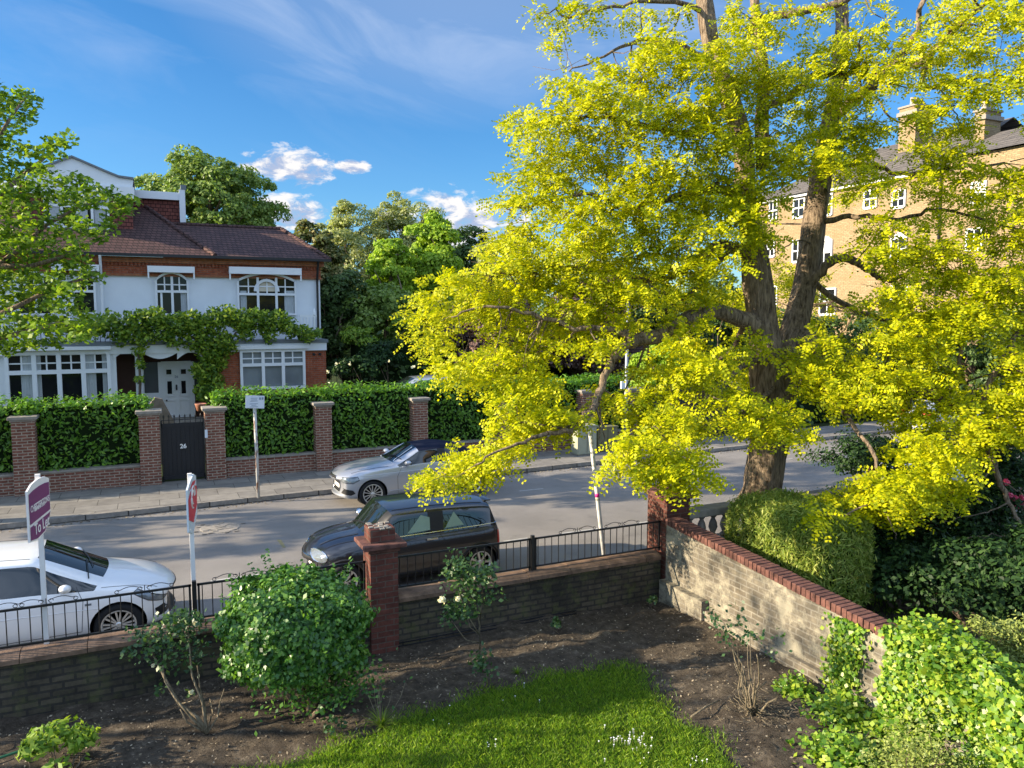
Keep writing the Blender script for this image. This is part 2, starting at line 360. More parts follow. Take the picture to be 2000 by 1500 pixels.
M['pink'] = leafm('pink_petal', [(.6,.05,.12), (.75,.10,.22), (.8,.25,.35)], .2, tcol=(1,.6,.7)); M['cream'] = leafm('cream_petal', [(.7,.62,.30), (.85,.80,.50), (.9,.88,.70)], .3, tcol=(1,1,.8))
M['daisy'] = plain('daisy_petal', (.85,.85,.82), .7); M['sunshade'] = plain('mint_sun_shade', (.24,.35,.29), .7, var=.08); M['sticker'] = plain('pink_sticker', (.65,.03,.25), .5)
M['terracotta'] = plain('terracotta', (.36,.15,.09), .8); M['yellow_mark'] = plain('worn_yellow_mark', (.27,.24,.12), .9, var=.4, scale=20)
M['door_white'] = plain('white_door_paint', (.70,.71,.70), .45, var=.04); M['brown_house'] = plain('dark_brown_render', (.07,.035,.025), .9)
def asphalt(t, o):
    g = G(t); p = g.obj(); c = g.mix(g.ramp(g.noise(p, .55, 5), [(.35,(0,0,0)),(.65,(1,1,1))]), (.175,.162,.148), (.23,.213,.194))
    c = g.mix(.65, c, g.ramp(g.noise(p, 130, 3, .8), [(.25, (.25,.25,.25)), (.75, (1.75,1.75,1.75))]), 'MULTIPLY')
    c = g.mix(g.math('MULTIPLY', g.ramp(g.noise(p, 1.7, 7, .7), [(.55,(0,0,0)),(.7,(1,1,1))]), .35), c, (.075,.072,.07))
    g.l(g.pbsdf(c, .85, .3, 0, g.bump(g.noise(p, 160, 3), .6, .01)), o.inputs[0])
M['asphalt'] = mat('asphalt', asphalt)
def paving(t, o):
    g = G(t); p = g.obj(); br = g.n('ShaderNodeTexBrick'); g.l(p, br.inputs[0]); br.inputs['Scale'].default_value = 1
    br.inputs['Color1'].default_value = (.155,.145,.13,1); br.inputs['Color2'].default_value = (.225,.21,.185,1); br.inputs['Mortar'].default_value = (.07,.065,.055,1)
    br.inputs['Mortar Size'].default_value = .008; br.inputs['Brick Width'].default_value = .9; br.inputs['Row Height'].default_value = .6
    c = g.mix(.5, br.outputs['Color'], g.ramp(g.noise(p, 3, 6, .7), [(.3,(.55,.55,.55)),(.7,(1.4,1.4,1.4))]), 'MULTIPLY')
    g.l(g.pbsdf(c, .88, .25, 0, g.bump(g.math('ADD', g.math('MULTIPLY', br.outputs['Fac'], -1.0), g.math('MULTIPLY', g.noise(p, 80, 3), .4)), .5, .01)), o.inputs[0])
M['paving'] = mat('paving', paving)
M['kerb'] = brick('granite_kerb', (.22,.20,.175), (.27,.25,.22), (.05,.045,.04), bw=.92, bh=3.0, ms=.016)
def dirt(t, o):
    g = G(t); p = g.obj(); n = g.noise(p, 7, 8, .75); c = g.ramp(n, [(.3, (.036,.029,.022)), (.55, (.110,.090,.067)), (.75, (.25,.21,.155))])
    g.l(g.pbsdf(c, .95, .1, 0, g.bump(g.noise(p, 38, 6, .75), 1, .05)), o.inputs[0])
M['dirt'] = mat('soil', dirt)
M['turf'] = plain('turf', (.065,.10,.018), .95, var=.4, scale=9, spec=.05, bump=.8, bscale=50)
M['field'] = plain('garden_ground', (.05,.065,.025), .95, var=.4, scale=.4, spec=.05)
M['white_line'] = plain('worn_white_line', (.48,.47,.44), .8, var=.4, scale=12)
M['wing'] = plain('tan_stone', (.26,.20,.15), .9, var=.3)
M['door_glass'] = glass_like('door_glass', (.05,.06,.065), .2)

# ---------------------------------------------------------------- foliage generators
def unit(v): return v / np.maximum(np.linalg.norm(v, axis=-1, keepdims=True), 1e-9)
def leaves(P, N, size, aspect=.45, jitter=.7, droop=.3, sizevar=.35, n=None):
    """one folded lozenge leaf per point P, facing roughly along N"""
    n = len(P); N = unit(N + rng.normal(0, jitter, (n, 3)))
    T = rng.normal(0, 1, (n, 3)); T[:, 2] -= droop; T = unit(T - (T * N).sum(1, keepdims=True) * N); B = np.cross(N, T)
    s = size * (1 + rng.uniform(-sizevar, sizevar, (n, 1))); w = s * aspect * .5
    V = np.empty((n, 4, 3)); V[:, 0] = P - T * s * .5; V[:, 1] = P + B * w - N * w * .25; V[:, 2] = P + T * s * .5 - N * s * .08; V[:, 3] = P - B * w - N * w * .25
    return V.reshape(-1, 3), np.arange(n*4).reshape(-1, 4)
def sphere_pts(n): return unit(rng.normal(0, 1, (n, 3)))
def merge(parts):
    Vs, Qs, o = [], [], 0
    for V, Q in parts: Vs.append(V); Qs.append(Q + o); o += len(V)
    return np.concatenate(Vs), np.concatenate(Qs)
def crown_pts(center, rad, nl, per, lump=.28, shell=.75, zcut=-.9, squash=.75):
    """lumps of foliage spread over and through an ellipsoid: returns points and outward normals"""
    c = np.array(center); r = np.array(rad)
    d = sphere_pts(nl * 3); d = d[d[:, 2] > zcut][:nl]
    k = shell + (1 - shell) * rng.uniform(-.9, 1.0, (len(d), 1)); lc = c + d * r * k * (1 - lump * .5)
    lr = lump * r.mean() * rng.uniform(.55, 1.35, (len(d), 1))
    u = sphere_pts(len(d) * per).reshape(len(d), per, 3); u[:, :, 2] = np.where(u[:, :, 2] < -.4, -u[:, :, 2], u[:, :, 2])
    rr = rng.uniform(.45, 1.08, (len(d), per, 1)) ** .6
    P = lc[:, None] + u * rr * lr[:, None] * np.array([1, 1, squash]); N = u + d[:, None] * .4 + np.array([0, 0, .3])
    return P.reshape(-1, 3), N.reshape(-1, 3)
def limb_pts(a, b, k=6, bend=.12):
    a, b = Vector(a), Vector(b); L_ = (b - a).length; o = Vector([random.gauss(0, 1) for _ in range(3)]) * L_ * bend; 
    return [a.lerp(b, i/k) + o * math.sin(math.pi * i/k) + Vector([random.gauss(0, 1) * L_ * .015 for _ in range(3)]) for i in range(k + 1)]
def make_tree(name, label, base, crown, rad, material, nl=70, per=170, size=.2, trunk_r=.25, group=None, lump=.28, aspect=.6, cat='tree', zcut=-.75, barkm='bark', shell=.75):
    t = thing(name, label, cat, base, group)
    mb = MB(); top = Vector(crown) + Vector((0, 0, rad[2]*.35)); pts = limb_pts(base, top, 6, .03)
    mb.tube(pts, [trunk_r * (1.25 if i == 0 else 1 - i/7.5) for i in range(7)], 8)
    for i in range(11):
        d = Vector((random.gauss(0, 1), random.gauss(0, 1), random.uniform(-.1, 1))).normalized(); s_ = pts[random.choice([2, 3, 4])]
        e = Vector(crown) + Vector((d.x*rad[0], d.y*rad[1], d.z*rad[2])) * .82
        mb.tube(limb_pts(s_, e, 5, .1), [trunk_r * .42 * (1 - j/5.6) for j in range(6)], 5)
    mb.build('trunk', M[barkm], t, True)
    P, N = crown_pts(crown, rad, nl, per, lump, shell, zcut)
    V, Q = leaves(P, N, size, aspect); npmesh('crown', V, Q, M[material], t)
    return t
def box_foliage(x0, x1, y0, y1, z0, z1, dens, size, aspect=.45, wob=.10, faces='fltr', bulge=True):
    """points on the faces of a clipped hedge with an uneven skin"""
    Ps, Ns = [], []
    def face(n, f, nrm):
        u, v = rng.uniform(0, 1, n), rng.uniform(0, 1, n); P = f(u, v)
        off = (np.sin(P[:, 0:1]*2.1 + P[:, 2:3]*1.3) * .5 + np.sin(P[:, 0:1]*5.3 + P[:, 1:2]*4.1 + P[:, 2:3]*4.7) * .5) * wob * .5 + rng.normal(0, wob * .45, (n, 1)) - wob * .2
        Ps.append(P + off * np.array(nrm)); Ns.append(np.tile(np.array(nrm, float), (n, 1)) + np.array([0, 0, .35]))
    lx, ly, lz = x1 - x0, y1 - y0, z1 - z0
    if 'f' in faces: face(int(lx*lz*dens), lambda u, v: np.stack([x0+u*lx, u*0+y0, z0+v*lz], 1), (0, -1, 0))
    if 'b' in faces: face(int(lx*lz*dens), lambda u, v: np.stack([x0+u*lx, u*0+y1, z0+v*lz], 1), (0, 1, 0))
    if 't' in faces: face(int(lx*ly*dens), lambda u, v: np.stack([x0+u*lx, y0+v*ly, u*0+z1], 1), (0, 0, 1))
    if 'l' in faces: face(int(ly*lz*dens), lambda u, v: np.stack([u*0+x0, y0+u*ly, z0+v*lz], 1), (-1, 0, 0))
    if 'r' in faces: face(int(ly*lz*dens), lambda u, v: np.stack([u*0+x1, y0+u*ly, z0+v*lz], 1), (1, 0, 0))
    return np.concatenate(Ps), np.concatenate(Ns)
def make_hedge(name, label, x0, x1, y0, y1, z0, z1, material, dens=330, size=.11, aspect=.42, wob=.10, group=None, faces='fltr', cat='hedge'):
    t = thing(name, label, cat, ((x0+x1)/2, (y0+y1)/2, z0), group)
    P, N = box_foliage(x0, x1, y0, y1, z0, z1, dens, size, aspect, wob, faces); V, Q = leaves(P, N, size, aspect, .55); npmesh('foliage', V, Q, M[material], t)
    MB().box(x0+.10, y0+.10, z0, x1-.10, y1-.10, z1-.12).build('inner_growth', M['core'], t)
    return t
# ================================================================ the ground, road, pavements
def kerbY(x): return 19.55 + .052 * x
def sheet(name, poly, z, m, kind='structure'):
    mb = MB(); mb.add([(x, y, z) for x, y in poly], [tuple(range(len(poly)))]); o = mb.build(name, m); return tag(o, kind=kind)
sheet('ground', [(-600, -300), (900, -300), (900, 1200), (-600, 1200)], -.03, M['field'])
sheet('road', [(-80, 11.55), (120, 11.55), (120, kerbY(120)), (-80, kerbY(-80))], 0.0, M['asphalt'])
def slab(name, poly, z0, z1, m):
    o = MB().prism([(x, y, z0) for x, y in poly], (0, 0, z1 - z0)).build(name, m); return tag(o, kind='structure')
slab('near_pavement', [(-80, 9.95), (120, 9.95), (120, 11.42), (-80, 11.42)], -.02, .12, M['paving'])
slab('near_kerb', [(-80, 11.42), (120, 11.42), (120, 11.57), (-80, 11.57)], -.02, .125, M['kerb'])
slab('far_pavement', [(-80, kerbY(-80)+.15), (120, kerbY(120)+.15), (120, 29), (22, 22.6), (-80, 22.6)], -.02, .12, M['paving'])
slab('far_kerb', [(-80, kerbY(-80)), (120, kerbY(120)), (120, kerbY(120)+.15), (-80, kerbY(-80)+.15)], -.02, .125, M['kerb'])
sheet('front_garden_ground', [(-40, 22.6), (15, 22.6), (15, 29), (60, 40), (60, 90), (-40, 90)], .10, M['field'])
slab('driveway', [(at(820, 745, Y=26.2).x-4, 24.4), (at(820, 745, Y=26.2).x+3.5, 24.4), (at(820, 745, Y=26.2).x+3.5, 27.2), (at(820, 745, Y=26.2).x-4, 27.2)], .101, 1.10, M['paving'])
# painted bay dashes and worn marks
def dash(x0, x1, y, w=.08, m='white_line', name='road_marking'):
    tag(MB().add([(x0, y-w/2, .005), (x1, y-w/2, .005), (x1, y+w/2, .005), (x0, y+w/2, .005)], [(0,1,2,3)]).build(name, M[m]), kind='structure')
for a, b in ((.75, 1.6), (6.35, 6.9), (7.7, 8.6), (9.6, 10.4), (-5, -4)): dash(a, b, 14.02)
for a, b in ((8.6, 9.3), (11.2, 12.0), (14, 15), (17.5, 18.6)): dash(a, b, 17.55 + .05*a, .07)
p = at(550, 1062, z=0); tag(MB().add([(p.x-.02,p.y-.30,.005),(p.x+.04,p.y-.28,.005),(p.x+.03,p.y+.3,.005),(p.x-.05,p.y+.32,.005)], [(0,1,2,3)]).build('road_marking', M['yellow_mark']), kind='structure')
# patched gully cover on the carriageway
g_ = at(430, 1031, z=0); mb = MB(); mb.lathe([(.42, .004), (.40, .012), (0.0, .013)], (g_.x, g_.y, 0), 20)
for i in range(46):
    a = random.uniform(0, 6.28); r_ = random.uniform(0, .5) ** .8; x, y = g_.x + math.cos(a)*r_*1.0, g_.y + math.sin(a)*r_*.95
    mb.box(x-.05, y-.02, .01, x+.05, y+.02, random.uniform(.016, .028))
tag(mb.build('drain_cover', M['stone']), 'round mottled drain cover patch set into the sunlit road', 'drain cover')

gx_ = rng.uniform(-8, 30, 2600); gy_ = np.where(rng.uniform(0, 1, 2600) < .7, kerbY(gx_) - np.abs(rng.normal(0, .13, 2600)) - .02, 11.6 + np.abs(rng.normal(0, .12, 2600)))
V, Q = leaves(np.stack([gx_, gy_, np.full(2600, .012)], 1), np.tile([0, 0, 1.], (2600, 1)), .05, .6, .3, 0, .6); tag(npmesh('gutter_leaves', V, Q, M['dry']), 'dry leaves gathered in the gutters along both kerbs', 'leaves', kind='stuff')
# ================================================================ garden ground with relief
GZ = .20
def nz2(x, y, s=0):
    return .035*np.sin(x*1.7+s)*np.cos(y*1.3+s*2) + .012*np.sin(x*6.1+y*3.3) + .010*np.sin(x*11.3-y*9.7+s)
def relief(name, x0, x1, y0, y1, n, z, m):
    nx, ny = int((x1-x0)*n), int((y1-y0)*n); X, Y = np.meshgrid(np.linspace(x0, x1, nx+1), np.linspace(y0, y1, ny+1))
    Z = z + nz2(X, Y) + rng.normal(0, .007, X.shape); V = np.stack([X.ravel(), Y.ravel(), Z.ravel()], 1)
    i = np.arange(nx); j = np.arange(ny); I, J = np.meshgrid(i, j); a = (J*(nx+1)+I).ravel(); Q = np.stack([a, a+1, a+nx+2, a+nx+1], 1)
    return tag(npmesh(name, V, Q, m, None, True), kind='structure')
relief('garden_soil', -8, 7.10, 1, 9.8, 11, GZ, M['dirt'])
relief('neighbour_garden_soil', 7.3, 30, -2, 9.8, 4, GZ, M['dirt'])
lawn_px = [(380, 1540), (520, 1500), (640, 1462), (770, 1415), (900, 1372), (1010, 1336), (1110, 1309), (1200, 1300), (1262, 1312), (1275, 1360), (1330, 1410), (1400, 1455), (1430, 1500), (1440, 1560), (1440, 1800), (-200, 1800)]
lawn = [(at(x, y, z=GZ+.03).x, at(x, y, z=GZ+.03).y) for x, y in lawn_px]
def inside(P, poly):
    x, y = P[:, 0], P[:, 1]; r_ = np.zeros(len(P), bool); n = len(poly)
    for i in range(n):
        (x0, y0), (x1, y1) = poly[i], poly[(i+1) % n]
        c = ((y0 > y) != (y1 > y)) & (x < (x1-x0)*(y-y0)/(y1-y0+1e-12)+x0); r_ ^= c
    return r_
bm = bmesh.new(); bm.faces.new([bm.verts.new((x, y, 0)) for x, y in lawn]); bmesh.ops.triangulate(bm, faces=bm.faces)
for _ in range(4): bmesh.ops.subdivide_edges(bm, edges=[e for e in bm.edges if e.calc_length() > .2], cuts=1, use_grid_fill=False); bmesh.ops.triangulate(bm, faces=bm.faces)
for v in bm.verts: v.co.z = GZ + .022 + float(nz2(v.co.x, v.co.y)) 
me = bpy.data.meshes.new('lawn'); bm.to_mesh(me); bm.free(); me.materials.append(M['turf']); lo = bpy.data.objects.new('lawn', me); COL.objects.link(lo); tag(lo, kind='structure')
def blades(P, h, w, lean=.5):
    n = len(P); a = rng.uniform(0, 6.283, n); d = np.stack([np.cos(a), np.sin(a), 0*a], 1); b = rng.uniform(0, 6.283, n); l_ = np.stack([np.cos(b), np.sin(b), 0*b], 1) * rng.uniform(0, lean, (n, 1)); hh = h * rng.uniform(.5, 1.4, (n, 1))
    up = np.array([0, 0, 1]); V = np.empty((n, 4, 3)); V[:, 0] = P - d*w/2; V[:, 1] = P + d*w/2; V[:, 2] = P + (up + l_)*hh + d*w*.12; V[:, 3] = P + (up*.6 + l_*.35)*hh - d*w*.42
    return V.reshape(-1, 3), np.arange(n*4).reshape(-1, 4)
P = np.stack([rng.uniform(-1, 6.9, 330000), rng.uniform(5, 9.3, 330000)], 1)
edge = rng.normal(0, .11, P.shape) + .07*np.sin(P[:, ::-1]*7); P = P[inside(P + edge, lawn)]
P = P[rng.permutation(len(P))][:95000]
P3 = np.stack([P[:, 0], P[:, 1], GZ + .015 + nz2(P[:, 0], P[:, 1])], 1); V, Q = blades(P3, .045, .006, 1.0)
tag(npmesh('grass', V, Q, M['grass']), 'short green grass blades covering the lawn', 'grass', kind='stuff')
P = np.stack([rng.uniform(-3.5, 7.1, 11000), rng.uniform(5, 9.6, 11000)], 1); P = P[~inside(P, lawn)]
V, Q = leaves(np.stack([P[:, 0], P[:, 1], GZ + .012 + nz2(P[:, 0], P[:, 1])], 1), np.tile([0, 0, 1.], (len(P), 1)), .024, .5, .35, 0, .8); tag(npmesh('leaf_litter', V, Q, M['dry']), 'dry leaf and bark scraps scattered over the soil', 'litter', kind='stuff')
mb = MB()
for i in range(750):
    x, y = rng.uniform(-3, 6.9), rng.uniform(5.5, 9.5); z = GZ + float(nz2(x, y)); r_ = random.uniform(.008, .03)
    vs = [(x+r_*random.uniform(.6,1.2)*math.cos(q), y+r_*random.uniform(.6,1.2)*math.sin(q), z-.005) for q in (0, 1.25, 2.5, 3.8, 5)]; mb.add(vs + [(x, y, z + r_*.8)], [(0,1,5),(1,2,5),(2,3,5),(3,4,5),(4,0,5)])
tag(mb.build('soil_clods', M['dirt']), 'small clods of soil strewn over the flower bed', 'clods', kind='stuff')
# daisies
dz = MB()
mb = MB()
for cx, cy, n, s_ in ((1237, 1443, 24, 22), (1195, 1437, 7, 22), (955, 1455, 6, 12), (1365, 1482, 6, 10), (1230, 1468, 6, 50), (1000, 1350, 4, 30), (880, 1400, 3, 40)):
    for i in range(n):
        p = at(cx + random.gauss(0, s_), cy + random.gauss(0, s_*.42), z=GZ+.075); r_ = .009
        mb.add([(p.x+r_*math.cos(q), p.y+r_*math.sin(q), p.z+random.uniform(-.004,.004)) for q in [k*math.pi/3 for k in range(6)]], [(0,1,2,3,4,5)])
        mb.tube([(p.x, p.y, p.z-.07), (p.x, p.y, p.z)], .0012, 3)
tag(mb.build('daisies', M['daisy']), 'sprinkle of tiny white daisies growing in the lawn', 'daisies', kind='stuff')

# ================================================================ front boundary wall of our garden
FY = 9.70
def wall_z(x): return GZ
fw = thing('front_garden_wall', 'low dark mossy brick wall carrying the black railings at the front of the garden', 'wall', (2, FY, GZ))
MB().box(-6, FY, 0, 7.10, FY+.24, .80).build('brickwork', M['old_brick'], fw)
mb = MB(); x = -6.0
while x < 7.08:
    w_ = random.uniform(.55, .75); x1 = min(x + w_, 7.08); dz_ = random.uniform(-.006, .006)
    vs = [(0, -.05, .80), (0, -.05, .852), (0, .0, .885), (0, .12, .905), (0, .24, .885), (0, .29, .852), (0, .29, .80)]
    mb.prism([(x + .004, FY + v[1], v[2] + dz_) for v in vs], (x1 - x - .008, 0, 0)); x = x1
mb.build('coping', M['coping_red'], fw)
def pier(name, label, cx, cy, w, d, z0, z1, capz, brickm='pier_brick', top='block'):
    t = thing(name, label, 'gate pier', (cx, cy, z0))
    MB().box(cx-w/2, cy-d/2, z0-.1, cx+w/2, cy+d/2, z1).build('shaft', M[brickm], t)
    mb = MB(); mb.box(cx-w/2-.03, cy-d/2-.03, z1, cx+w/2+.03, cy+d/2+.03, z1+.06); mb.box(cx-w/2-.10, cy-d/2-.10, z1+.06, cx+w/2+.10, cy+d/2+.10, z1+.12)
    mb.build('cap', M['coping_edge'], t, bevel=.01)
    return t
c1 = at(740, 1075, Y=FY+.10); PX = c1.x + .02
p1 = pier('gate_pier', 'weathered red brick pier with square block top beside the round shrub', PX, FY+.10, .37, .37, GZ-.1, 1.52, 1.6)
MB().box(PX-.17, FY-.04, 1.64, PX+.17, FY+.28, 1.82).build('top_block', M['pier_brick'], p1, bevel=.012)
mb = MB()
for i in range(16): 
    a, b = random.uniform(-.14, .14), random.uniform(-.10, .24); mb.box(PX+a-.03, FY+b+.04-.03, 1.822, PX+a+.03, FY+b+.04+.02, 1.822+random.uniform(.006, .02))
mb.build('mortar_crust', M['stone'], p1)
c2 = at(1303, 1000, Y=FY-.04); CX = c2.x; c2.x += .03; c2.y += .03
p2 = pier('gate_pier', 'tall orange red brick pier with stone ball finial beside the balustrade', CX+.22, FY+.22, .44, .52, GZ-.1, 1.72, 1.8)
MB().box(c2.x+.06, FY+.04, 1.84, c2.x+.36, FY+.34, 1.90).build('top_block', M['coping_edge'], p2, bevel=.01)
MB().lathe([(.10, 1.90), (.07, 1.93), (.06, 1.95), (.11, 1.99), (.135, 2.05), (.12, 2.12), (.07, 2.17), (0, 2.18)], (c2.x+.21, FY+.19, 0), 18).build('ball_finial', M['ball_stone'], p2, True)

# side wall, running back towards the house
SX = 7.14
sw = thing('side_garden_wall', 'weathered stock brick garden wall with red brick edging running towards the corner pier', 'wall', (SX+.1, 7, GZ))
def stop(y): return 1.20 + (y - 5.9) * .072     # wall top height
ys = [2.0, 9.62]
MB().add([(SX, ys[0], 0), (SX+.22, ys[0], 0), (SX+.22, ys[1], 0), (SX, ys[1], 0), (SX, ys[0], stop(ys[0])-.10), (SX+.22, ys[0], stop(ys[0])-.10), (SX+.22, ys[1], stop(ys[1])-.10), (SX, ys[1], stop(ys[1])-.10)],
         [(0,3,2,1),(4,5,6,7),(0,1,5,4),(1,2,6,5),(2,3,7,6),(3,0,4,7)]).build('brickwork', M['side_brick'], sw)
mb = MB(); y = 2.0
while y < 9.60:
    z0 = stop(y) - .099; j = random.uniform(-.006, .006); mb.box(SX-.02+j, y+.004, z0, SX+.24+j, y+.071, z0+.105+random.uniform(-.005,.005)); y += .077
mb.build('edging', M['coping_edge'], sw, bevel=.006)
pb = at(1372, 1200, X=SX-.1)
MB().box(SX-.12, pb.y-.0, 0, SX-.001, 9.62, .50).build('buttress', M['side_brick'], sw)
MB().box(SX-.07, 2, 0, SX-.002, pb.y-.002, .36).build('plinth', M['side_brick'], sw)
# balustrade of the neighbour
BX0, BX1 = CX+.42, 13.4
ba = thing('balustrade', 'weathered stone balustrade between the corner pier and the bamboo', 'balustrade', (10, FY+.15, GZ))
MB().box(BX0, FY, 0, BX1, FY+.26, .90).build('base_wall', M['old_brick'], ba)
MB().box(BX0, FY-.02, 1.37, BX1, FY+.28, 1.50).build('rail', M['stone'], ba, bevel=.02)
MB().box(BX0, FY-.01, .902, BX1, FY+.27, .98).build('plinth', M['stone'], ba, bevel=.01)
bal = None; x = BX0 + .16
while x < 9.6:
    prof = [(.07, .98), (.07, 1.02), (.035, 1.05), (.075, 1.15), (.06, 1.23), (.03, 1.30), (.055, 1.33), (.06, 1.37)]
    if bal is None: bal = MB().lathe(prof, (0, 0, 0), 10).build('baluster', M['stone'], ba, True); bal.location = Vector((x, FY+.13, 0)) - wloc(ba)
    else:
        c = bal.copy(); COL.objects.link(c); c.parent = ba; c.location = Vector((x, FY+.13, 0)) - wloc(ba)
    x += .235
# railings
def railing(x0, x1, label, scroll_xs):
    t = thing('railing', label, 'railing', ((x0+x1)/2, FY+.10, .90), 'black railing panels on the front wall')
    y = FY + .10
    MB().box(x0, y-.012, 1.355, x1, y+.012, 1.38).build('top_rail', M['iron'], t); MB().box(x0, y-.012, .945, x1, y+.012, .965).build('bottom_rail', M['iron'], t)
    x = x0 + .06; first = None
    while x < x1 - .03:
        if first is None:
            first = MB().tube([(0, 0, .945), (0, .0, 1.0), (0, 0, 1.36)], .0065, 6).build('bar', M['iron'], t); first.location = Vector((x, y, 0)) - wloc(t)
        else:
            c = first.copy(); COL.objects.link(c); c.parent = t; c.location = Vector((x, y, 0)) - wloc(t)
        x += .113
    for sx in scroll_xs:
        mb = MB()
        for sgn in (-1, 1):
            pts = []
            for k in range(15):
                q = k / 14
                if q < .55: u = q/.55; pts.append((sx + sgn*(.02 + .26*u), y, 1.405 + .045*math.sin(u*math.pi*.9) - .02*u + .012))
                else: u = (q-.55)/.45; a = math.pi*.5 - u*math.pi*1.9; pts.append((sx + sgn*(.30 + .028*math.cos(a)*(1-u*.3) - .01), y, 1.392 + .022*math.sin(a)*(1-u*.3)+.012))
            mb.tube(pts, .0045, 5)
            mb.tube([(sx + sgn*(.05+.022*math.cos(a)), y, 1.413 + .022*math.sin(a)) for a in [k*.55 for k in range(10)]], .004, 4)
        mb.tube([(sx, y, 1.375), (sx, y, 1.445)], .005, 5)
        mb.build('scroll', M['iron'], t)
    for px_ in (x0 + .02, x1 - .02): MB().box(px_-.012, y-.012, .90, px_+.012, y+.012, 1.38).build('end_stile', M['iron'], t)
    return t
r1a = at(380, 1170, Y=FY+.1).x
railing(-5.6, r1a - .03, 'black iron railing panel with scroll tops in front of the white car', [-5, -3.9, -2.8, -1.72, at(90, 1180, Y=FY+.1).x, at(282, 1140, Y=FY+.1).x])
r1b = PX - .2
railing(r1a + .03, r1b, 'black iron railing panel with scroll top largely behind the round shrub', [at(468, 1130, Y=FY+.1).x])
r2m = at(1040, 1100, Y=FY+.1).x
railing(PX + .2, r2m - .03, 'black iron railing panel in front of the black hatchback', [])
railing(r2m + .03, CX - .02, 'black iron railing panel with scrolls reaching the corner pier', [at(1128, 1045, Y=FY+.1).x, at(1215, 1030, Y=FY+.1).x])
for px_, nm in ((r1a, 'black iron railing post at the foot of the red board, left of the round shrub'), (r2m, 'black iron railing post in the wall right of the black hatchback')):
    tag(MB().box(px_-.025, FY+.075, .90, px_+.025, FY+.125, 1.42).build('railing_post', M['iron'], bevel=.004), nm, 'post', 'railing posts')
# cables along the wall foot, garden hose
for off, zz in ((0, 0), (.05, .02)):
    pts = [at(x_, y_ + off*200, Y=FY-.03-off*2) for x_, y_ in ((778, 1272), (860, 1262), (930, 1252), (1000, 1226), (1080, 1215), (1125, 1222))]
    pts = [Vector((q.x, q.y, max(q.z, GZ+.03))) for q in pts]
    tag(MB().tube(pts, .009, 6).build('cable', M['rubber'], None, True), 'black cable sagging along the foot of the front wall' + (', lower of the two' if off else ', upper of the two'), 'cable')
pts = [at(x_, y_, z=GZ+.04) for x_, y_ in ((-40, 1492), (0, 1480), (30, 1470), (60, 1460))]
tag(MB().tube(pts, .014, 6).build('garden_hose', plain('green_hose', (.02,.12,.05), .4), None, True), 'green garden hose end on the soil at the bottom left', 'hose')

# ================================================================ far boundary: red brick piers, dwarf wall, hedge, gate
BY = 22.4
bw = thing('boundary_wall', 'low red brick boundary wall with stone capped piers along the far pavement', 'wall', (5, BY, 0))
def pxX(px, Y, z=1.0):
    return at(px, 617 + (H - z) * F / (Y * .95), Y=Y).x
piers = [pxX(48, BY), pxX(293, BY), pxX(421, BY), pxX(632, BY), pxX(820, BY), pxX(985, BY), pxX(1145, BY), pxX(1236, BY)]
def dwarf(x0, x1, top):
    MB().box(x0, BY+.02, 0, x1, BY+.25, top).build('dwarf_wall', M['garden_brick'], bw); MB().box(x0, BY-.01, top, x1, BY+.28, top+.05).build('coping', M['stone'], bw)
tops = []
for i, px_ in enumerate(piers):
    w_ = .50 if i < 3 else .46; zt = 1.98
    sh = MB().box(px_-w_/2, BY-.12, 0, px_+w_/2, BY-.12+w_, zt).build('pier', M['garden_brick'], bw)
    mb = MB(); mb.prism([(px_-w_/2-.02, BY-.14, zt), (px_+w_/2+.02, BY-.14, zt), (px_+w_/2+.02, BY-.10+w_, zt), (px_-w_/2-.02, BY-.10+w_, zt)], (0, 0, .05))
    mb.box(px_-w_/2-.07, BY-.19, zt+.05, px_+w_/2+.07, BY-.05+w_, zt+.13)
    mb.build('cap', M['stone'], sh, bevel=.012)
segs = [(-9, piers[0]-.25), (piers[0]+.25, piers[1]-.25)]
for a, b in segs: dwarf(a, b, .62)
for i in range(2, 7): dwarf(piers[i]+.25, piers[i+1]-.23, .60)
hl = ['clipped laurel hedge section left of the leftmost brick pier', 'clipped laurel hedge in front of the white bay window', 'clipped laurel hedge between the black gate and the next pier, behind the pole sign',
      'clipped laurel hedge above the silver cabriolet bonnet', 'clipped laurel hedge behind the dark soft top', 'clipped laurel hedge behind the yellow branch tips', 'clipped laurel hedge right of the green cabinet']
hs = [(-9, piers[0]+.2), (piers[0]-.2, piers[1]-.02), (piers[2]+.02, piers[3]+.1), (piers[3]+.1, piers[4]), (piers[4], piers[5]), (piers[5], piers[6]), (piers[6], piers[7])]
for (a, b), l_ in zip(hs, hl): make_hedge('laurel_hedge', l_, a, b, BY+.22, BY+1.5, .62, 2.36 if b < 1 else 2.42, 'laurel', 330, .125, .42, .18, 'laurel hedge along the far wall')
# laurel growth in front of dwarf wall plane (hedge face stands proud between piers)
for (a, b) in ((piers[0]+.26, piers[1]-.26), (piers[2]+.26, piers[3]-.24), (piers[3]+.24, piers[4]-.24), (piers[4]+.24, piers[5]-.24)):
    pass
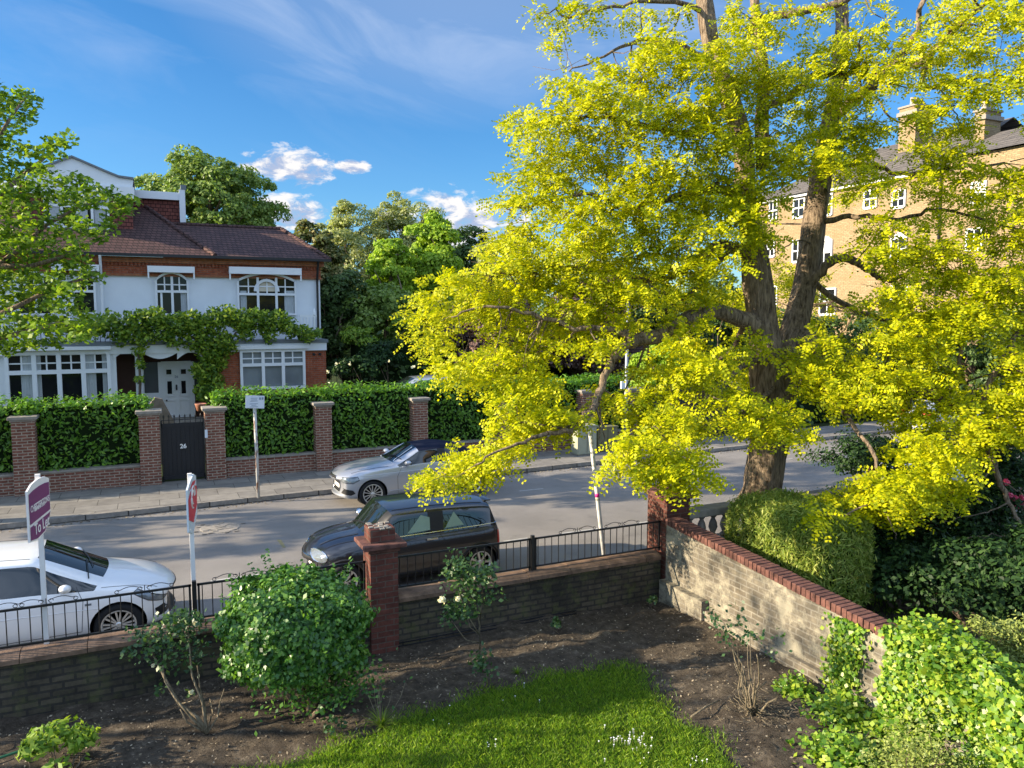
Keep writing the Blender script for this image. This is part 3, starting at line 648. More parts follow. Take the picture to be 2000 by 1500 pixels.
# gate 26
gx0, gx1 = piers[1]+.27, piers[2]-.27
gt = thing('garden_gate', 'solid black gate numbered 26 with spiked top between two brick piers', 'gate', ((gx0+gx1)/2, BY+.05, .12))
mb = MB(); n_ = 9; ww = (gx1-gx0-.08)/n_
for i in range(n_): mb.box(gx0+.04+i*ww+.004, BY+.05, .22, gx0+.04+(i+1)*ww-.004, BY+.09, 1.72)
mb.box(gx0+.04, BY+.066, .22, gx1-.04, BY+.085, 1.72); mb.build('boards', M['gate_paint'], gt)
mb = MB(); mb.box(gx0+.02, BY+.03, .20, gx1-.02, BY+.048, .30); mb.box(gx0+.02, BY+.03, 1.62, gx1-.02, BY+.048, 1.72); mb.box(gx0+.005, BY+.03, .14, gx0+.038, BY+.10, 1.80); mb.box(gx1-.038, BY+.03, .14, gx1-.005, BY+.10, 1.80); mb.box(gx0+.01, BY+.05, 1.80, gx1-.01, BY+.08, 1.815)
mb.build('frame', M['gate_paint'], gt)
for i in range(8):
    x = gx0 + .08 + i*(gx1-gx0-.16)/7; MB().lathe([(.009, 1.72), (.009, 1.88), (.022, 1.89), (.02, 1.91), (0, 1.97)], (x, BY+.065, 0), 6).build('spike', M['iron'], gt)
def text(body, size, loc, rot, m, parent, name='lettering', ext=.002, ax='CENTER', sx=1.0, bold=0.0):
    cu = bpy.data.curves.new(name, 'FONT'); cu.body = body; cu.size = size; cu.extrude = ext; cu.align_x = ax; cu.align_y = 'CENTER'; cu.offset = bold
    tmp = bpy.data.objects.new(name, cu); COL.objects.link(tmp); dg = bpy.context.evaluated_depsgraph_get(); me = bpy.data.meshes.new_from_object(tmp.evaluated_get(dg)); bpy.data.objects.remove(tmp)
    me.materials.clear(); me.materials.append(m); o = bpy.data.objects.new(name, me); COL.objects.link(o); o.scale = (sx, 1, 1)
    o.rotation_euler = rot
    if parent is not None: o.parent = parent; o.location = Vector(loc) - wloc(parent)
    else: o.location = loc
    return o
text('26', .165, ((gx0+gx1)/2+.0, BY+.046, 1.08), (R(90), 0, 0), M['daisy'], gt, 'house_number', .003, bold=.004)
MB().box(gx1+.0, BY-.14, 1.30, gx1+.07, BY-.122, 1.52).build('entry_phone', M['sign_white'], bw)
# stone wing beside the steps
sp = at(325, 770, Y=25.5)
tag(MB().prism([(sp.x-.55, 25.5, .1), (sp.x+.25, 25.5, .1), (sp.x+.22, 25.5, 1.3), (sp.x-.12, 25.5, 2.08), (sp.x-.32, 25.5, 2.14), (sp.x-.5, 25.5, 1.9)], (0, .25, 0)).build('stone_wing', M['wing']), 'sloping pale stone wing wall beside the steps behind the gate', 'wing wall')
# ================================================================ the white and brick house (26) across the street
HY = 30.0
ho = thing('brick_house', 'white rendered and red brick house with brown tiled roofs and a white front door', 'house', (0, HY, .1))
def X_(px, py, Y): return at(px, py, Y=Y).x
def Z_(px, py, Y): return at(px, py, Y=Y).z
zs_b = Z_(300, 650, HY); HX1 = X_(625, 560, HY); HX0 = -9.0
zb = Z_(400, 541, HY); ze = Z_(400, 503, HY-.3)
MB().box(HX0, HY, 3.5, HX1, HY+7, zb).build('wall', M['render'], ho)
MB().box(HX0-.02, HY-.03, zb, HX1+.03, HY+7, ze-.02).build('brick_frieze', M['house_brick'], ho)
xs = X_(420, 520, HY)
mb = MB(); mb.box(HX0, HY-.10, ze-.22, HX1+.10, HY-.031, ze-.02); mb.box(xs, HY-.16, ze-.20, HX1+.14, HY-.101, ze-.03); mb.box(HX0, HY-.07, zb-.02, HX1+.05, HY-.032, zb+.05)
mb.build('cornice', M['orange_brick'], ho)
mb = MB(); x = HX0
while x < HX1: mb.box(x, HY-.085, ze-.34, x+.06, HY-.031, ze-.222); x += .12
mb.build('dentil_course', M['house_brick'], ho)
mb = MB(); mb.box(HX0, HY-.42, ze-.03, xs, HY-.30, ze+.07); mb.box(xs, HY-.46, ze-.03, HX1+.35, HY-.34, ze+.07); mb.build('gutter', M['gutter'], ho)
# rainwater pipes
for q_ in (X_(199, 560, HY), HX1 - .12): MB().tube([(q_, HY-.40, ze-.02), (q_, HY-.30, ze-.2), (q_, HY-.09, ze-.75), (q_, HY-.09, zs_b)], .045, 8).build('downpipe', M['white'] if q_ < 0 else M['gutter'], ho)
# roofs
zr = Z_(450, 443, 33.2); rx0, rx1 = X_(330, 443, 33.2), X_(549, 446, 33.2)
E0 = Vector((xs-1.2, HY-.38, ze+.04)); E1 = Vector((HX1+.32, HY-.38, ze+.04))
T = .10
mb = MB(); mb.add([E0, E1, (rx1, 33.2, zr), (rx0-1.5, 33.2, zr), (HX1+.32, 36.8, ze+.04), (xs-1.2, 36.8, ze+.04)], [(0,1,2,3), (1,4,2), (2,4,5,3)]); 
mb.build('right_roof', M['roof'], ho)
apx = at(268, 393, Y=34.2)
mb = MB(); mb.add([(HX0, HY-.36, ze+.06), (xs-.02, HY-.36, ze+.06), (apx.x, apx.y, apx.z), (HX0, apx.y, apx.z), (X_(440, 500, 36), 38, ze+1.0)], [(0,1,2,3), (1,4,2)])
mb.build('main_roof', M['roof'], ho)
# bonnet ridge tiles on the hip and ridges
def capline(a, b, n, name='ridge_tiles', r=.09):
    a, b = Vector(a), Vector(b); mb = MB()
    for i in range(n):
        p, q = a.lerp(b, i/n), a.lerp(b, (i+.97)/n); mb.tube([p + Vector((0,0,.0)), q + Vector((0,0,.03))], [r, r*.92], 7)
    return mb.build(name, M['roof'], ho)
capline((xs-.02, HY-.36, ze+.08), apx, 24); capline((rx0-.6, 33.2, zr), (rx1, 33.2, zr), 14); capline((rx1, 33.2, zr), (HX1+.32, HY-.38, ze+.04), 20)
# dormer block with white pediment
def blk(px0, px1, py0, py1, Y, d, name, m, parent=ho):
    a, b = at(px0, py1, Y=Y), at(px1, py0, Y=Y); return MB().box(a.x, Y, a.z, b.x, Y+d, b.z).build(name, m, parent)
blk(40, 257, 368, 472, 31.6, 3.4, 'dormer_wall', M['hung'])
blk(258, 354, 386, 460, 33.6, 2.5, 'side_dormer_wall', M['hung'])
mb = MB(); a, b = at(258, 386, Y=33.5), at(358, 377, Y=33.5); mb.box(a.x-.1, 33.45, a.z, b.x, 36.2, b.z); c = at(352, 441, Y=33.5); d_ = at(361, 376, Y=33.5); mb.box(c.x, 33.42, c.z, d_.x, 33.55, d_.z+.1)
mb.build('fascia', M['white'], ho)
MB().box(d_.x-.15, 33.40, d_.z+.1, d_.x+.05, 33.7, d_.z+.28).build('post_cap', M['lead'], ho)
# pediment
pl = [at(60, 372, Y=31.5), at(258, 372, Y=31.5), at(260, 351, Y=31.5), at(232, 347, Y=31.5), at(205, 336, Y=31.5), at(140, 308, Y=31.5), at(72, 332, Y=31.5), at(50, 352, Y=31.5)]
MB().prism(pl, (0, .35, 0)).build('pediment', M['white'], ho)
mb = MB(); top = [at(50, 351, Y=31.42), at(72, 331, Y=31.42), at(140, 307, Y=31.42), at(205, 335, Y=31.42), at(232, 346, Y=31.42), at(261, 350, Y=31.42)]
for i in range(5): 
    a, b = top[i], top[i+1]; mb.prism([a, b, b + Vector((0,0,.07)), a + Vector((0,0,.07))], (0, 3.5, 0))
mb.build('verge', M['lead'], ho)
a, b = at(48, 376, Y=31.4), at(262, 366, Y=31.4); MB().box(a.x, 31.38, a.z, b.x, 31.62, b.z).build('pediment_moulding', M['white'], ho)
# windows
def bar(mb, x0, z0, x1, z1, Y, d=.05): mb.box(x0, Y, z0, x1, Y+d, z1)
def window(px0, py0, px1, py1, Y, cols, tr=None, parent=ho, bars=2, hb=1, lower=None, fw_=.07, panem='pane', curt=(), dep=.10, arch=0.0, name='window'):
    a, b = at(px0, py1, Y=Y), at(px1, py0, Y=Y); x0, z0, x1, z1 = a.x, a.z, b.x, b.z
    # proud frame with panes set back inside
    f = MB(); y0 = Y - dep
    f.box(x0-fw_, y0, z0-fw_, x0, Y, z1+fw_ - (.0 if not arch else fw_)); f.box(x1, y0, z0-fw_, x1+fw_, Y, z1+fw_ - (.0 if not arch else fw_)); f.box(x0, y0, z0-fw_, x1, Y, z0)
    if not arch: f.box(x0, y0, z1, x1, Y, z1+fw_)
    zt = z1 - (z1 - z0) * (tr or 0)
    if tr: f.box(x0, y0+.005, zt-fw_*.6, x1, Y, zt+fw_*.6)
    cw = (x1 - x0) / cols
    for i in range(1, cols): f.box(x0+i*cw-fw_*.6, y0+.003, z0, x0+i*cw+fw_*.6, Y, z1 if not arch else z1 + arch*.6)
    if arch:
        n = 14; pts = []
        for k in range(n+1):
            u = k/n*2-1; pts.append((x0 + (x1-x0)*k/n, z1 + arch*(1-u*u)))
        for k in range(n):
            (xa, za), (xb, zb_) = pts[k], pts[k+1]; f.prism([(xa, y0, za), (xb, y0, zb_), (xb, y0, zb_+fw_*1.3), (xa, y0, za+fw_*1.3)], (0, dep, 0))
    fr = f.build(name, M['white'], parent)
    pn = MB()
    if arch: pn.add([(x0, Y-.02, z0), (x1, Y-.02, z0)] + [(xa, Y-.02, za) for xa, za in pts[::-1]], [tuple(range(len(pts)+2))])
    else: pn.add([(x0, Y-.02, z0), (x1, Y-.02, z0), (x1, Y-.02, z1), (x0, Y-.02, z1)], [(0,1,2,3)])
    pn.build('pane', M[panem], fr)
    gb = MB(); th = .022
    if tr:
        for i in range(cols):
            for k in range(1, bars): xx = x0+i*cw+k*cw/bars; gb.box(xx-th, Y-.05, zt, xx+th, Y-.021, z1 + arch*.55)
        for k in range(1, hb+1): zz = zt+(z1+arch*.4-zt)*k/(hb+1); gb.box(x0, Y-.048, zz-th, x1, Y-.021, zz+th)
    if lower:
        for q in lower: xx = x0+(x1-x0)*q; gb.box(xx-.035, Y-.06, z0, xx+.035, Y-.021, zt)
    if gb.v: gb.build('glazing_bars', M['white'], fr)
    if curt:
        cb = MB()
        for (u0, u1) in curt:
            k = 6; xa = x0+(x1-x0)*u0; xb = x0+(x1-x0)*u1
            for j in range(k): xx = xa+(xb-xa)*j/k; cb.add([(xx, Y-.018-.001*(j%2), z0), (xx+(xb-xa)/k, Y-.0185, z0), (xx+(xb-xa)/k, Y-.0185, z1), (xx, Y-.018-.001*(j%2), z1)], [(0,1,2,3)])
    return fr
def curtain(px0, py0, px1, py1, Y, parent, m='curtain', name='curtain'):
    a, b = at(px0, py1, Y=Y), at(px1, py0, Y=Y); n = 8; mb = MB(); w_ = (b.x-a.x)/n
    vs, fs = [], []
    for k in range(n+1): yy = Y - .024 - (.012 if k % 2 else 0); vs += [(a.x+k*w_, yy, a.z), (a.x+k*w_, yy, b.z)]
    for k in range(n): fs.append((2*k, 2*k+2, 2*k+3, 2*k+1))
    mb.add(vs, fs); return mb.build(name, M[m], parent)
w1 = window(309, 548, 364, 612, HY, 2, .34, bars=2, hb=1, arch=.22, lower=(.13,))
curtain(362-8, 566, 364, 612, HY, w1)
w2 = window(468, 551, 574, 612, HY, 3, .40, bars=2, hb=1, arch=.25)
curtain(470, 568, 481, 612, HY, w2); curtain(556, 568, 574, 612, HY, w2)
# arched head over the middle light
a = at(501, 570, Y=HY-.025); b = at(540, 570, Y=HY-.025); cx_, r_ = (a.x+b.x)/2, (b.x-a.x)/2; mb = MB()
mb.add([(cx_+r_*math.cos(k*math.pi/16), HY-.028, a.z+.02+r_*1.0*math.sin(k*math.pi/16)) for k in range(17)], [tuple(range(17))]); mb.build('arched_blind', M['blind'], w2)
mb = MB()
for k in range(16):
    q0, q1 = k*math.pi/16, (k+1)*math.pi/16; mb.prism([(cx_+r_*math.cos(q0), HY-.115, a.z+.02+r_*math.sin(q0)), (cx_+r_*math.cos(q1), HY-.115, a.z+.02+r_*math.sin(q1)), (cx_+(r_+.10)*math.cos(q1), HY-.115, a.z+.02+(r_+.10)*math.sin(q1)), (cx_+(r_+.10)*math.cos(q0), HY-.115, a.z+.02+(r_+.10)*math.sin(q0))], (0, .095, 0))
mb.build('arch_surround', M['white'], w2)
w3 = window(148, 548, 182, 610, HY, 1, .34, bars=3, hb=1, arch=.15); w4 = window(40, 548, 100, 612, HY, 2, .34, bars=2, hb=1, arch=.2)
# awning boxes over the upper windows
for p0, p1, py in ((288, 380, 521), (448, 589, 524), (100, 193, 517)):
    a, b = at(p0, py+10, Y=HY-.35), at(p1, py, Y=HY-.35); mb = MB(); mb.box(a.x, HY-.35, a.z, b.x, HY-.001, b.z); mb.box(a.x, HY-.33, a.z-.22, a.x+.05, HY-.28, a.z); mb.box(b.x-.05, HY-.33, a.z-.22, b.x, HY-.28, a.z)
    mb.build('awning_box', M['white'], ho)
# dormer window
window(92, 386, 208, 440, 31.55, 4, .35, bars=2, hb=1, curt=())
for i, (u0, u1) in enumerate(((98, 118), (150, 170), (185, 205))): curtain(u0, 392, u1, 438, 31.52, ho, 'curtain', 'dormer_curtain')
# vent pipe on rendered wall
# balcony slab and ground floor
LY = 28.7
zs1 = Z_(300, 668, LY); zs0 = Z_(300, 690, LY)
MB().box(HX0, LY-.10, zs1-.10, X_(640, 660, LY), HY-.001, zs1+.02).build('balcony_deck', M['lead'], ho)
MB().box(HX0, LY-.06, zs0, X_(637, 660, LY), LY+.15, zs1-.101).build('balcony_beam', M['white'], ho)
gx = X_(466, 700, LY)
MB().box(gx-.9, LY+.02, 0, X_(637, 700, LY), HY+6, zs0+.0).build('ground_floor_wall', M['house_brick'], ho)
MB().box(HX0, LY+.05, 0, X_(218, 700, LY), HY+6, zs0).build('bay_wall', M['white'], ho)
MB().box(X_(218, 700, LY)+.002, HY-.35, 0, gx-.902, HY+6, zs1-.11).build('porch_wall', M['brown_house'], ho)
window(475, 686, 590, 757, LY+.02, 3, .36, bars=2, hb=1, panem='pane_blind', fw_=.09, dep=.12)
a, b = at(462, 683, Y=LY-.2), at(604, 673, Y=LY-.2); MB().box(a.x, LY-.2, a.z, b.x, LY-.061, b.z).build('awning_box', M['white'], ho)
w5 = window(22, 690, 208, 790, LY+.05, 4, .36, bars=2, hb=1, fw_=.11, dep=.14)
for u0, u1 in ((44, 62), (72, 79), (170, 186), (203, 207)): curtain(u0, 692, u1, 785, LY+.05, w5)
a, b = at(15, 686, Y=LY-.25), at(216, 676, Y=LY-.25); MB().box(a.x, LY-.25, a.z, b.x, LY-.061, b.z).build('awning_box', M['white'], ho)
# porch: posts, scalloped valance
def vx(px, py, Y=LY-.02): q = at(px, py, Y=Y); return q
for p0, p1 in ((219, 226), (269, 277)):
    a, b = at(p0, 830, Y=LY), at(p1, 690, Y=LY); MB().box(a.x, LY, .1, b.x, LY+.14, b.z+.05).build('porch_post', M['white'], ho)
def scallop(px0, px1, kind):
    n = 14; top = []; bot = []
    for k in range(n+1):
        u = k/n; px = px0+(px1-px0)*u; c = math.sin(u*math.pi)
        y_ = 702 - 14*c if kind == 'arch' else 690 + 11*c
        bot.append(at(px, y_, Y=LY-.03)); top.append(at(px, 684, Y=LY-.03))
    mb = MB()
    for k in range(n): mb.prism([bot[k], bot[k+1], top[k+1], top[k]], (0, .06, 0))
    return mb.build('valance', M['white'], ho)
scallop(221, 272, 'arch'); scallop(279, 345, 'drop'); scallop(346, 400, 'arch')
# front door set back in the porch
DY = HY - .36
d0, d1 = X_(316, 760, DY), X_(374, 760, DY); dz0, dz1 = Z_(340, 815, DY), Z_(340, 712, DY)
dr = MB().box(d0, DY-.05, dz0, d1, DY, dz1).build('front_door', M['door_white'], ho)
mb = MB()
for (u0, u1, v0, v1) in ((.08,.44,.04,.33), (.56,.92,.04,.33), (.10,.42,.40,.74), (.58,.90,.40,.74), (.10,.42,.80,.94), (.58,.90,.80,.94)):
    xa, xb, za, zb2 = d0+(d1-d0)*u0, d0+(d1-d0)*u1, dz0+(dz1-dz0)*v0, dz0+(dz1-dz0)*v1
    for q in ((xa, za, xb, za+.03), (xa, zb2-.03, xb, zb2), (xa, za+.03, xa+.03, zb2-.03), (xb-.03, za+.03, xb, zb2-.03)): mb.box(q[0], DY-.075, q[1], q[2], DY-.051, q[3])
mb.build('panel_moulding', M['door_white'], dr)
for (u0, u1, v0, v1) in ((.19,.34,.45,.69), (.66,.81,.45,.69), (.17,.34,.82,.91), (.66,.83,.82,.91)): MB().box(d0+(d1-d0)*u0, DY-.06, dz0+(dz1-dz0)*v0, d0+(d1-d0)*u1, DY-.051, dz0+(dz1-dz0)*v1).build('glass_light', M['pane'], dr)
mb = MB(); mb.box((d0+d1)/2-.035, DY-.09, dz0+(dz1-dz0)*.52, (d0+d1)/2+.02, DY-.051, dz0+(dz1-dz0)*.62); mb.lathe([(.0, -.07), (.03, -.06), (.03, -.02)], (d0+.14, DY-.04, dz0+(dz1-dz0)*.33), 10, 'y'); mb.build('knocker', M['iron'], dr)
text('26', .12, ((d0+d1)/2, DY-.056, dz0+(dz1-dz0)*.77), (R(90), 0, 0), M['sign_ink'], dr, 'door_number')
mb = MB(); mb.box(d0-.10, DY-.08, dz0, d0-.001, DY, dz1+.1); mb.box(d1+.001, DY-.08, dz0, d1+.10, DY, dz1+.1); mb.box(d0, DY-.08, dz1+.001, d1, DY, dz1+.12); mb.box(d0-.62, DY-.08, dz0, d0-.55, DY, dz1+.1); mb.box(d0-.55, DY-.07, dz0, d0-.10, DY, dz0+.9); mb.build('door_frame', M['door_white'], ho)
MB().box(d0-.55, DY-.03, dz0+.9, d0-.10, DY-.001, dz1+.1).build('side_light', M['door_glass'], ho)
MB().box(d1+.101, DY-.03, dz0+.9, d1+.55, DY-.001, dz1+.1).build('side_light', M['door_glass'], ho)
MB().box(d0-.6, DY-.9, .05, d1+.6, DY-.001, dz0-.01).build('door_step', M['stone'], ho)
# security lamps on brick, balcony balusters (right end)
mb = MB(); q = at(613, 692, Y=LY-.05); mb.lathe([(.05, -.1), (.05, 0)], (q.x, LY+.0, q.z), 8, 'y'); mb.lathe([(.05, -.1), (.05, 0)], (q.x+.22, LY+.0, q.z), 8, 'y'); mb.build('security_lamp', M['iron'], ho)
br_ = MB().box(X_(585, 618, LY), LY-.02, Z_(600, 619, LY), X_(618, 618, LY), LY+.06, Z_(600, 615, LY)).build('balcony_rail', M['white'], ho)
for k in range(5):
    x = X_(588 + k*6.5, 640, LY); MB().box(x-.03, LY, zs1, x+.03, LY+.04, Z_(600, 620, LY)).build('balcony_baluster', M['white'], br_)
for k, px_ in enumerate((402, 614)):
    q = at(px_, 612, Y=LY); MB().lathe([(.03, zs1), (.03, q.z-.1), (.06, q.z-.05), (.05, q.z+.05), (0, q.z+.22)], (q.x, LY, 0), 8).build('balcony_finial', M['white'], br_)
mb = MB()
for zz in (zs1+.35, zs1+.7): mb.box(HX0, LY+.02, zz, X_(330, 640, LY), LY+.05, zz+.03)
x = HX0
while x < X_(330, 640, LY): mb.box(x, LY+.025, zs1, x+.02, LY+.045, zs1+.7); x += .14
mb.build('balcony_railing', M['iron'], ho)
# wisteria on the balcony
wt = thing('wisteria', 'leafy wisteria trailing over the balcony and down beside the white front door', 'climbing plant', (X_(430, 700, LY), LY, 0))
def along(pts, n, r, depth):
    P = [];
    for (px, py, rr, k) in pts:
        c = at(px, py, Y=LY-.15); s_ = rr * 29 / F
        q = sphere_pts(int(n*k)) * rng.uniform(.4, 1.05, (int(n*k), 1)) * np.array([s_, depth, s_]); P.append(q + np.array(c))
    return np.concatenate(P)
wp = [(150,645,17,.6),(185,640,20,.8),(215,632,24,1),(245,640,26,1),(275,630,26,1.2),(300,622,22,1.2),(318,645,26,1.2),(345,632,22,1.2),(372,628,22,1.2),(395,640,24,1.2),(420,622,22,1.2),(445,618,22,1.2),(470,625,22,1.2),(495,620,20,1.2),(520,628,22,1.2),(545,624,20,1.2),(565,640,20,1),(590,648,16,.6),
      (280,660,18,.7),(270,685,12,.35),(275,710,9,.25),(272,740,8,.2),(380,660,24,1.2),(405,680,24,1.2),(420,700,24,1.2),(400,725,24,1.2),(415,745,22,1.1),(398,765,18,.9),(425,665,26,1.2),(445,672,20,.9),(240,655,20,.7),(340,660,20,.8),(480,648,20,.8),(525,652,18,.6),(600,655,16,.5),(620,650,10,.3)]
P = along(wp, 330, 0, .45); N = np.tile([-.2, -1, .8], (len(P), 1)); V, Q = leaves(P, N, .15, .5, .8); npmesh('foliage', V, Q, M['wisteria'], wt)
mb = MB()
for c_ in ([(425,800),(418,760),(405,710),(420,670),(440,640)], [(418,760),(432,700),(460,650),(540,635)], [(405,710),(380,660),(310,640),(220,640)], [(272,800),(274,740),(270,690),(285,650)]):
    mb.tube([at(x_, y_, Y=LY-.08) for x_, y_ in c_], [.05, .045, .035, .025, .02][:len(c_)], 6)
mb.build('stem', M['twig'], wt, True)

# ================================================================ yellow stock brick building up the street
YX = 41.0
yb = thing('yellow_brick_building', 'tall yellow stock brick house with sash windows and chimneys behind the golden tree', 'building', (YX, 35, .1))
def yz(px, py): return at(px, py, X=YX)
a, b = yz(1470, 600), yz(1850, 600); e0, e1 = yz(1622, 369), yz(1850, 338)
ez = (e0.z + e1.z)/2
MB().box(YX, b.y, 0, YX+12, a.y, ez).build('wall', M['yellow_brick'], yb)
c = yz(2080, 600); e2 = yz(1930, 299); MB().box(YX-.35, c.y, 0, YX+12, b.y-.002, e2.z).build('wing_wall', M['yellow_brick'], yb)
MB().box(YX-.35, b.y, ez-.02, YX+12, a.y+.3, ez+.16).build('eaves_board', M['white'], yb)
ra = ez + .16
mb = MB(); mb.add([(YX-.5, b.y, ra), (YX-.5, a.y+.4, ra), (YX+12.3, a.y+.4, ra), (YX+12.3, b.y, ra), (YX+5, b.y+0, ra+3.2), (YX+5, a.y-5, ra+3.2)], [(0,1,5,4), (1,2,5), (2,3,4,5)]); mb.build('roof', M['slate'], yb)
mb = MB(); mb.add([(YX-.7, c.y, e2.z), (YX-.7, b.y, e2.z), (YX+12.3, b.y, e2.z), (YX+12.3, c.y, e2.z), (YX+3, c.y, e2.z+1.7), (YX+3, b.y-.6, e2.z+1.7)], [(0,1,5,4), (1,2,5), (2,3,4,5), (0,3,4)]); mb.build('wing_roof', M['slate'], yb)
def chim(px0, px1, py0, py1, X, d):
    a, b = at(px0, py1, X=X), at(px1, py0, X=X); ch = MB().box(X, b.y, a.z-2.5, X+d, a.y, b.z).build('chimney', M['yellow_brick'], yb)
    mb = MB(); mb.box(X-.12, b.y-.12, b.z-.5, X+d+.12, a.y+.12, b.z-.25); mb.box(X-.08, b.y-.08, b.z, X+d+.08, a.y+.08, b.z+.12); mb.build('chimney_band', M['stone'], ch)
    for k in range(3): MB().lathe([(.16, b.z+.12), (.13, b.z+.6), (.15, b.z+.65)], (X+d*.25+k*d*.25, (a.y+b.y)/2, 0), 10).build('chimney_pot', M['ball_stone'], ch)
chim(1752, 1790, 205, 330, YX+3.2, 1.6); chim(1900, 1925, 215, 300, YX+2.4, 1.4)
def ywin(px0, py0, px1, py1, arch=0, blind=False, X=YX):
    a, b = at(px0, py1, X=X), at(px1, py0, X=X); y0, y1, z0, z1 = min(a.y, b.y), max(a.y, b.y), a.z, b.z
    f = MB(); w_ = .10
    for q in ((y0-w_, z0-w_, y0, z1+w_), (y1, z0-w_, y1+w_, z1+w_), (y0, z0-w_*1.6, y1, z0), (y0, z1, y1, z1+w_), (y0, (z0+z1)/2-.05, y1, (z0+z1)/2+.05), ((y0+y1)/2-.03, z0, (y0+y1)/2+.03, z1)): f.box(X-.10, q[0], q[1], X-.001, q[2], q[3])
    if arch:
        n = 10
        for k in range(n):
            u0, u1 = k/n*2-1, (k+1)/n*2-1; ya, yb2 = y0+(y1-y0)*k/n, y0+(y1-y0)*(k+1)/n
            f.prism([(X-.08, ya, z1+w_), (X-.08, yb2, z1+w_), (X-.08, yb2, z1+w_+arch*(1-u1*u1)), (X-.08, ya, z1+w_+arch*(1-u0*u0))], (.079, 0, 0))
    fr = f.build('window', M['white'], yb)
    MB().box(X-.04, y0, z0, X-.03, y1, z1).build('pane', M['pane'], fr)
    if blind: MB().box(X-.055, y0+.04, (z0+z1)/2+.05, X-.045, y1-.04, z1).build('blind', M['blind'], fr)
    return fr
ywin(1603, 380, 1626, 420); ywin(1598, 470, 1625, 516, .25, True); ywin(1505, 395, 1518, 428); ywin(1500, 472, 1513, 500); ywin(1742, 466, 1770, 508, .3); ywin(1890, 448, 1918, 486, 0, False, YX-.35); ywin(1900, 356, 1925, 395, 0, True, YX-.35); ywin(1745, 372, 1768, 404)
ywin(1603, 565, 1632, 612); ywin(1500, 560, 1518, 600); ywin(1742, 560, 1772, 610); ywin(1690, 372, 1712, 405); ywin(1552, 388, 1572, 424); ywin(1550, 470, 1570, 510)
q = yz(1849, 430); MB().tube([(YX-.1, q.y+.4, 2), (YX-.1, q.y+.4, ez)], .06, 8).build('drainpipe', M['gutter'], yb)
# low brick lodge behind the hedge on the far side
LX0, LX1 = at(1160, 720, Y=27).x, at(1262, 720, Y=27).x
lg = thing('brick_lodge', 'low brown brick building with pale fascia and dark window behind the lamp post', 'building', (LX0, 27, .1))
MB().box(LX0, 27, 0, LX1, 31, Z_(1200, 700, 27)).build('wall', M['garden_brick'], lg); MB().box(LX0-.2, 26.8, Z_(1200, 700, 27), LX1+.2, 31.2, Z_(1200, 691, 27)).build('fascia', M['stone'], lg)
MB().box(LX0-.1, 26.9, Z_(1200, 691, 27)+.001, LX1+.1, 31.1, Z_(1200, 672, 27)).build('roof', M['roof'], lg)
window(1226, 706, 1243, 745, 27, 1, None, parent=lg)
# black double gates further up the street
gt2 = thing('driveway_gates', 'pair of tall solid black driveway gates behind the golden branches', 'gate', (piers[7]+2, BY+.2, .1))
x = piers[7] + .25
for k in range(2):
    xa, xb = x + k*2.1, x + (k+1)*2.1 - .03; lf = MB().box(xa, BY+.1, .18, xb, BY+.16, 2.15).build('gate_leaf', M['gate_paint'], gt2)
    mb = MB()
    for j in range(1, 12): xx = xa+(xb-xa)*j/12; mb.box(xx-.006, BY+.09, .2, xx+.006, BY+.099, 2.1)
    mb.box(xa, BY+.07, .3, xb, BY+.089, .42); mb.box(xa, BY+.07, 1.9, xb, BY+.089, 2.02); mb.build('ribs', M['iron'], lf)
GE = x + 4.25
t = thing('brick_pier', 'brick pier at the right end of the black driveway gates', 'pier', (GE+.2, BY, 0)); MB().box(GE, BY-.1, 0, GE+.45, BY+.35, 2.0).build('shaft', M['garden_brick'], t); MB().box(GE-.06, BY-.16, 2.0, GE+.51, BY+.41, 2.12).build('cap', M['stone'], t, bevel=.01)
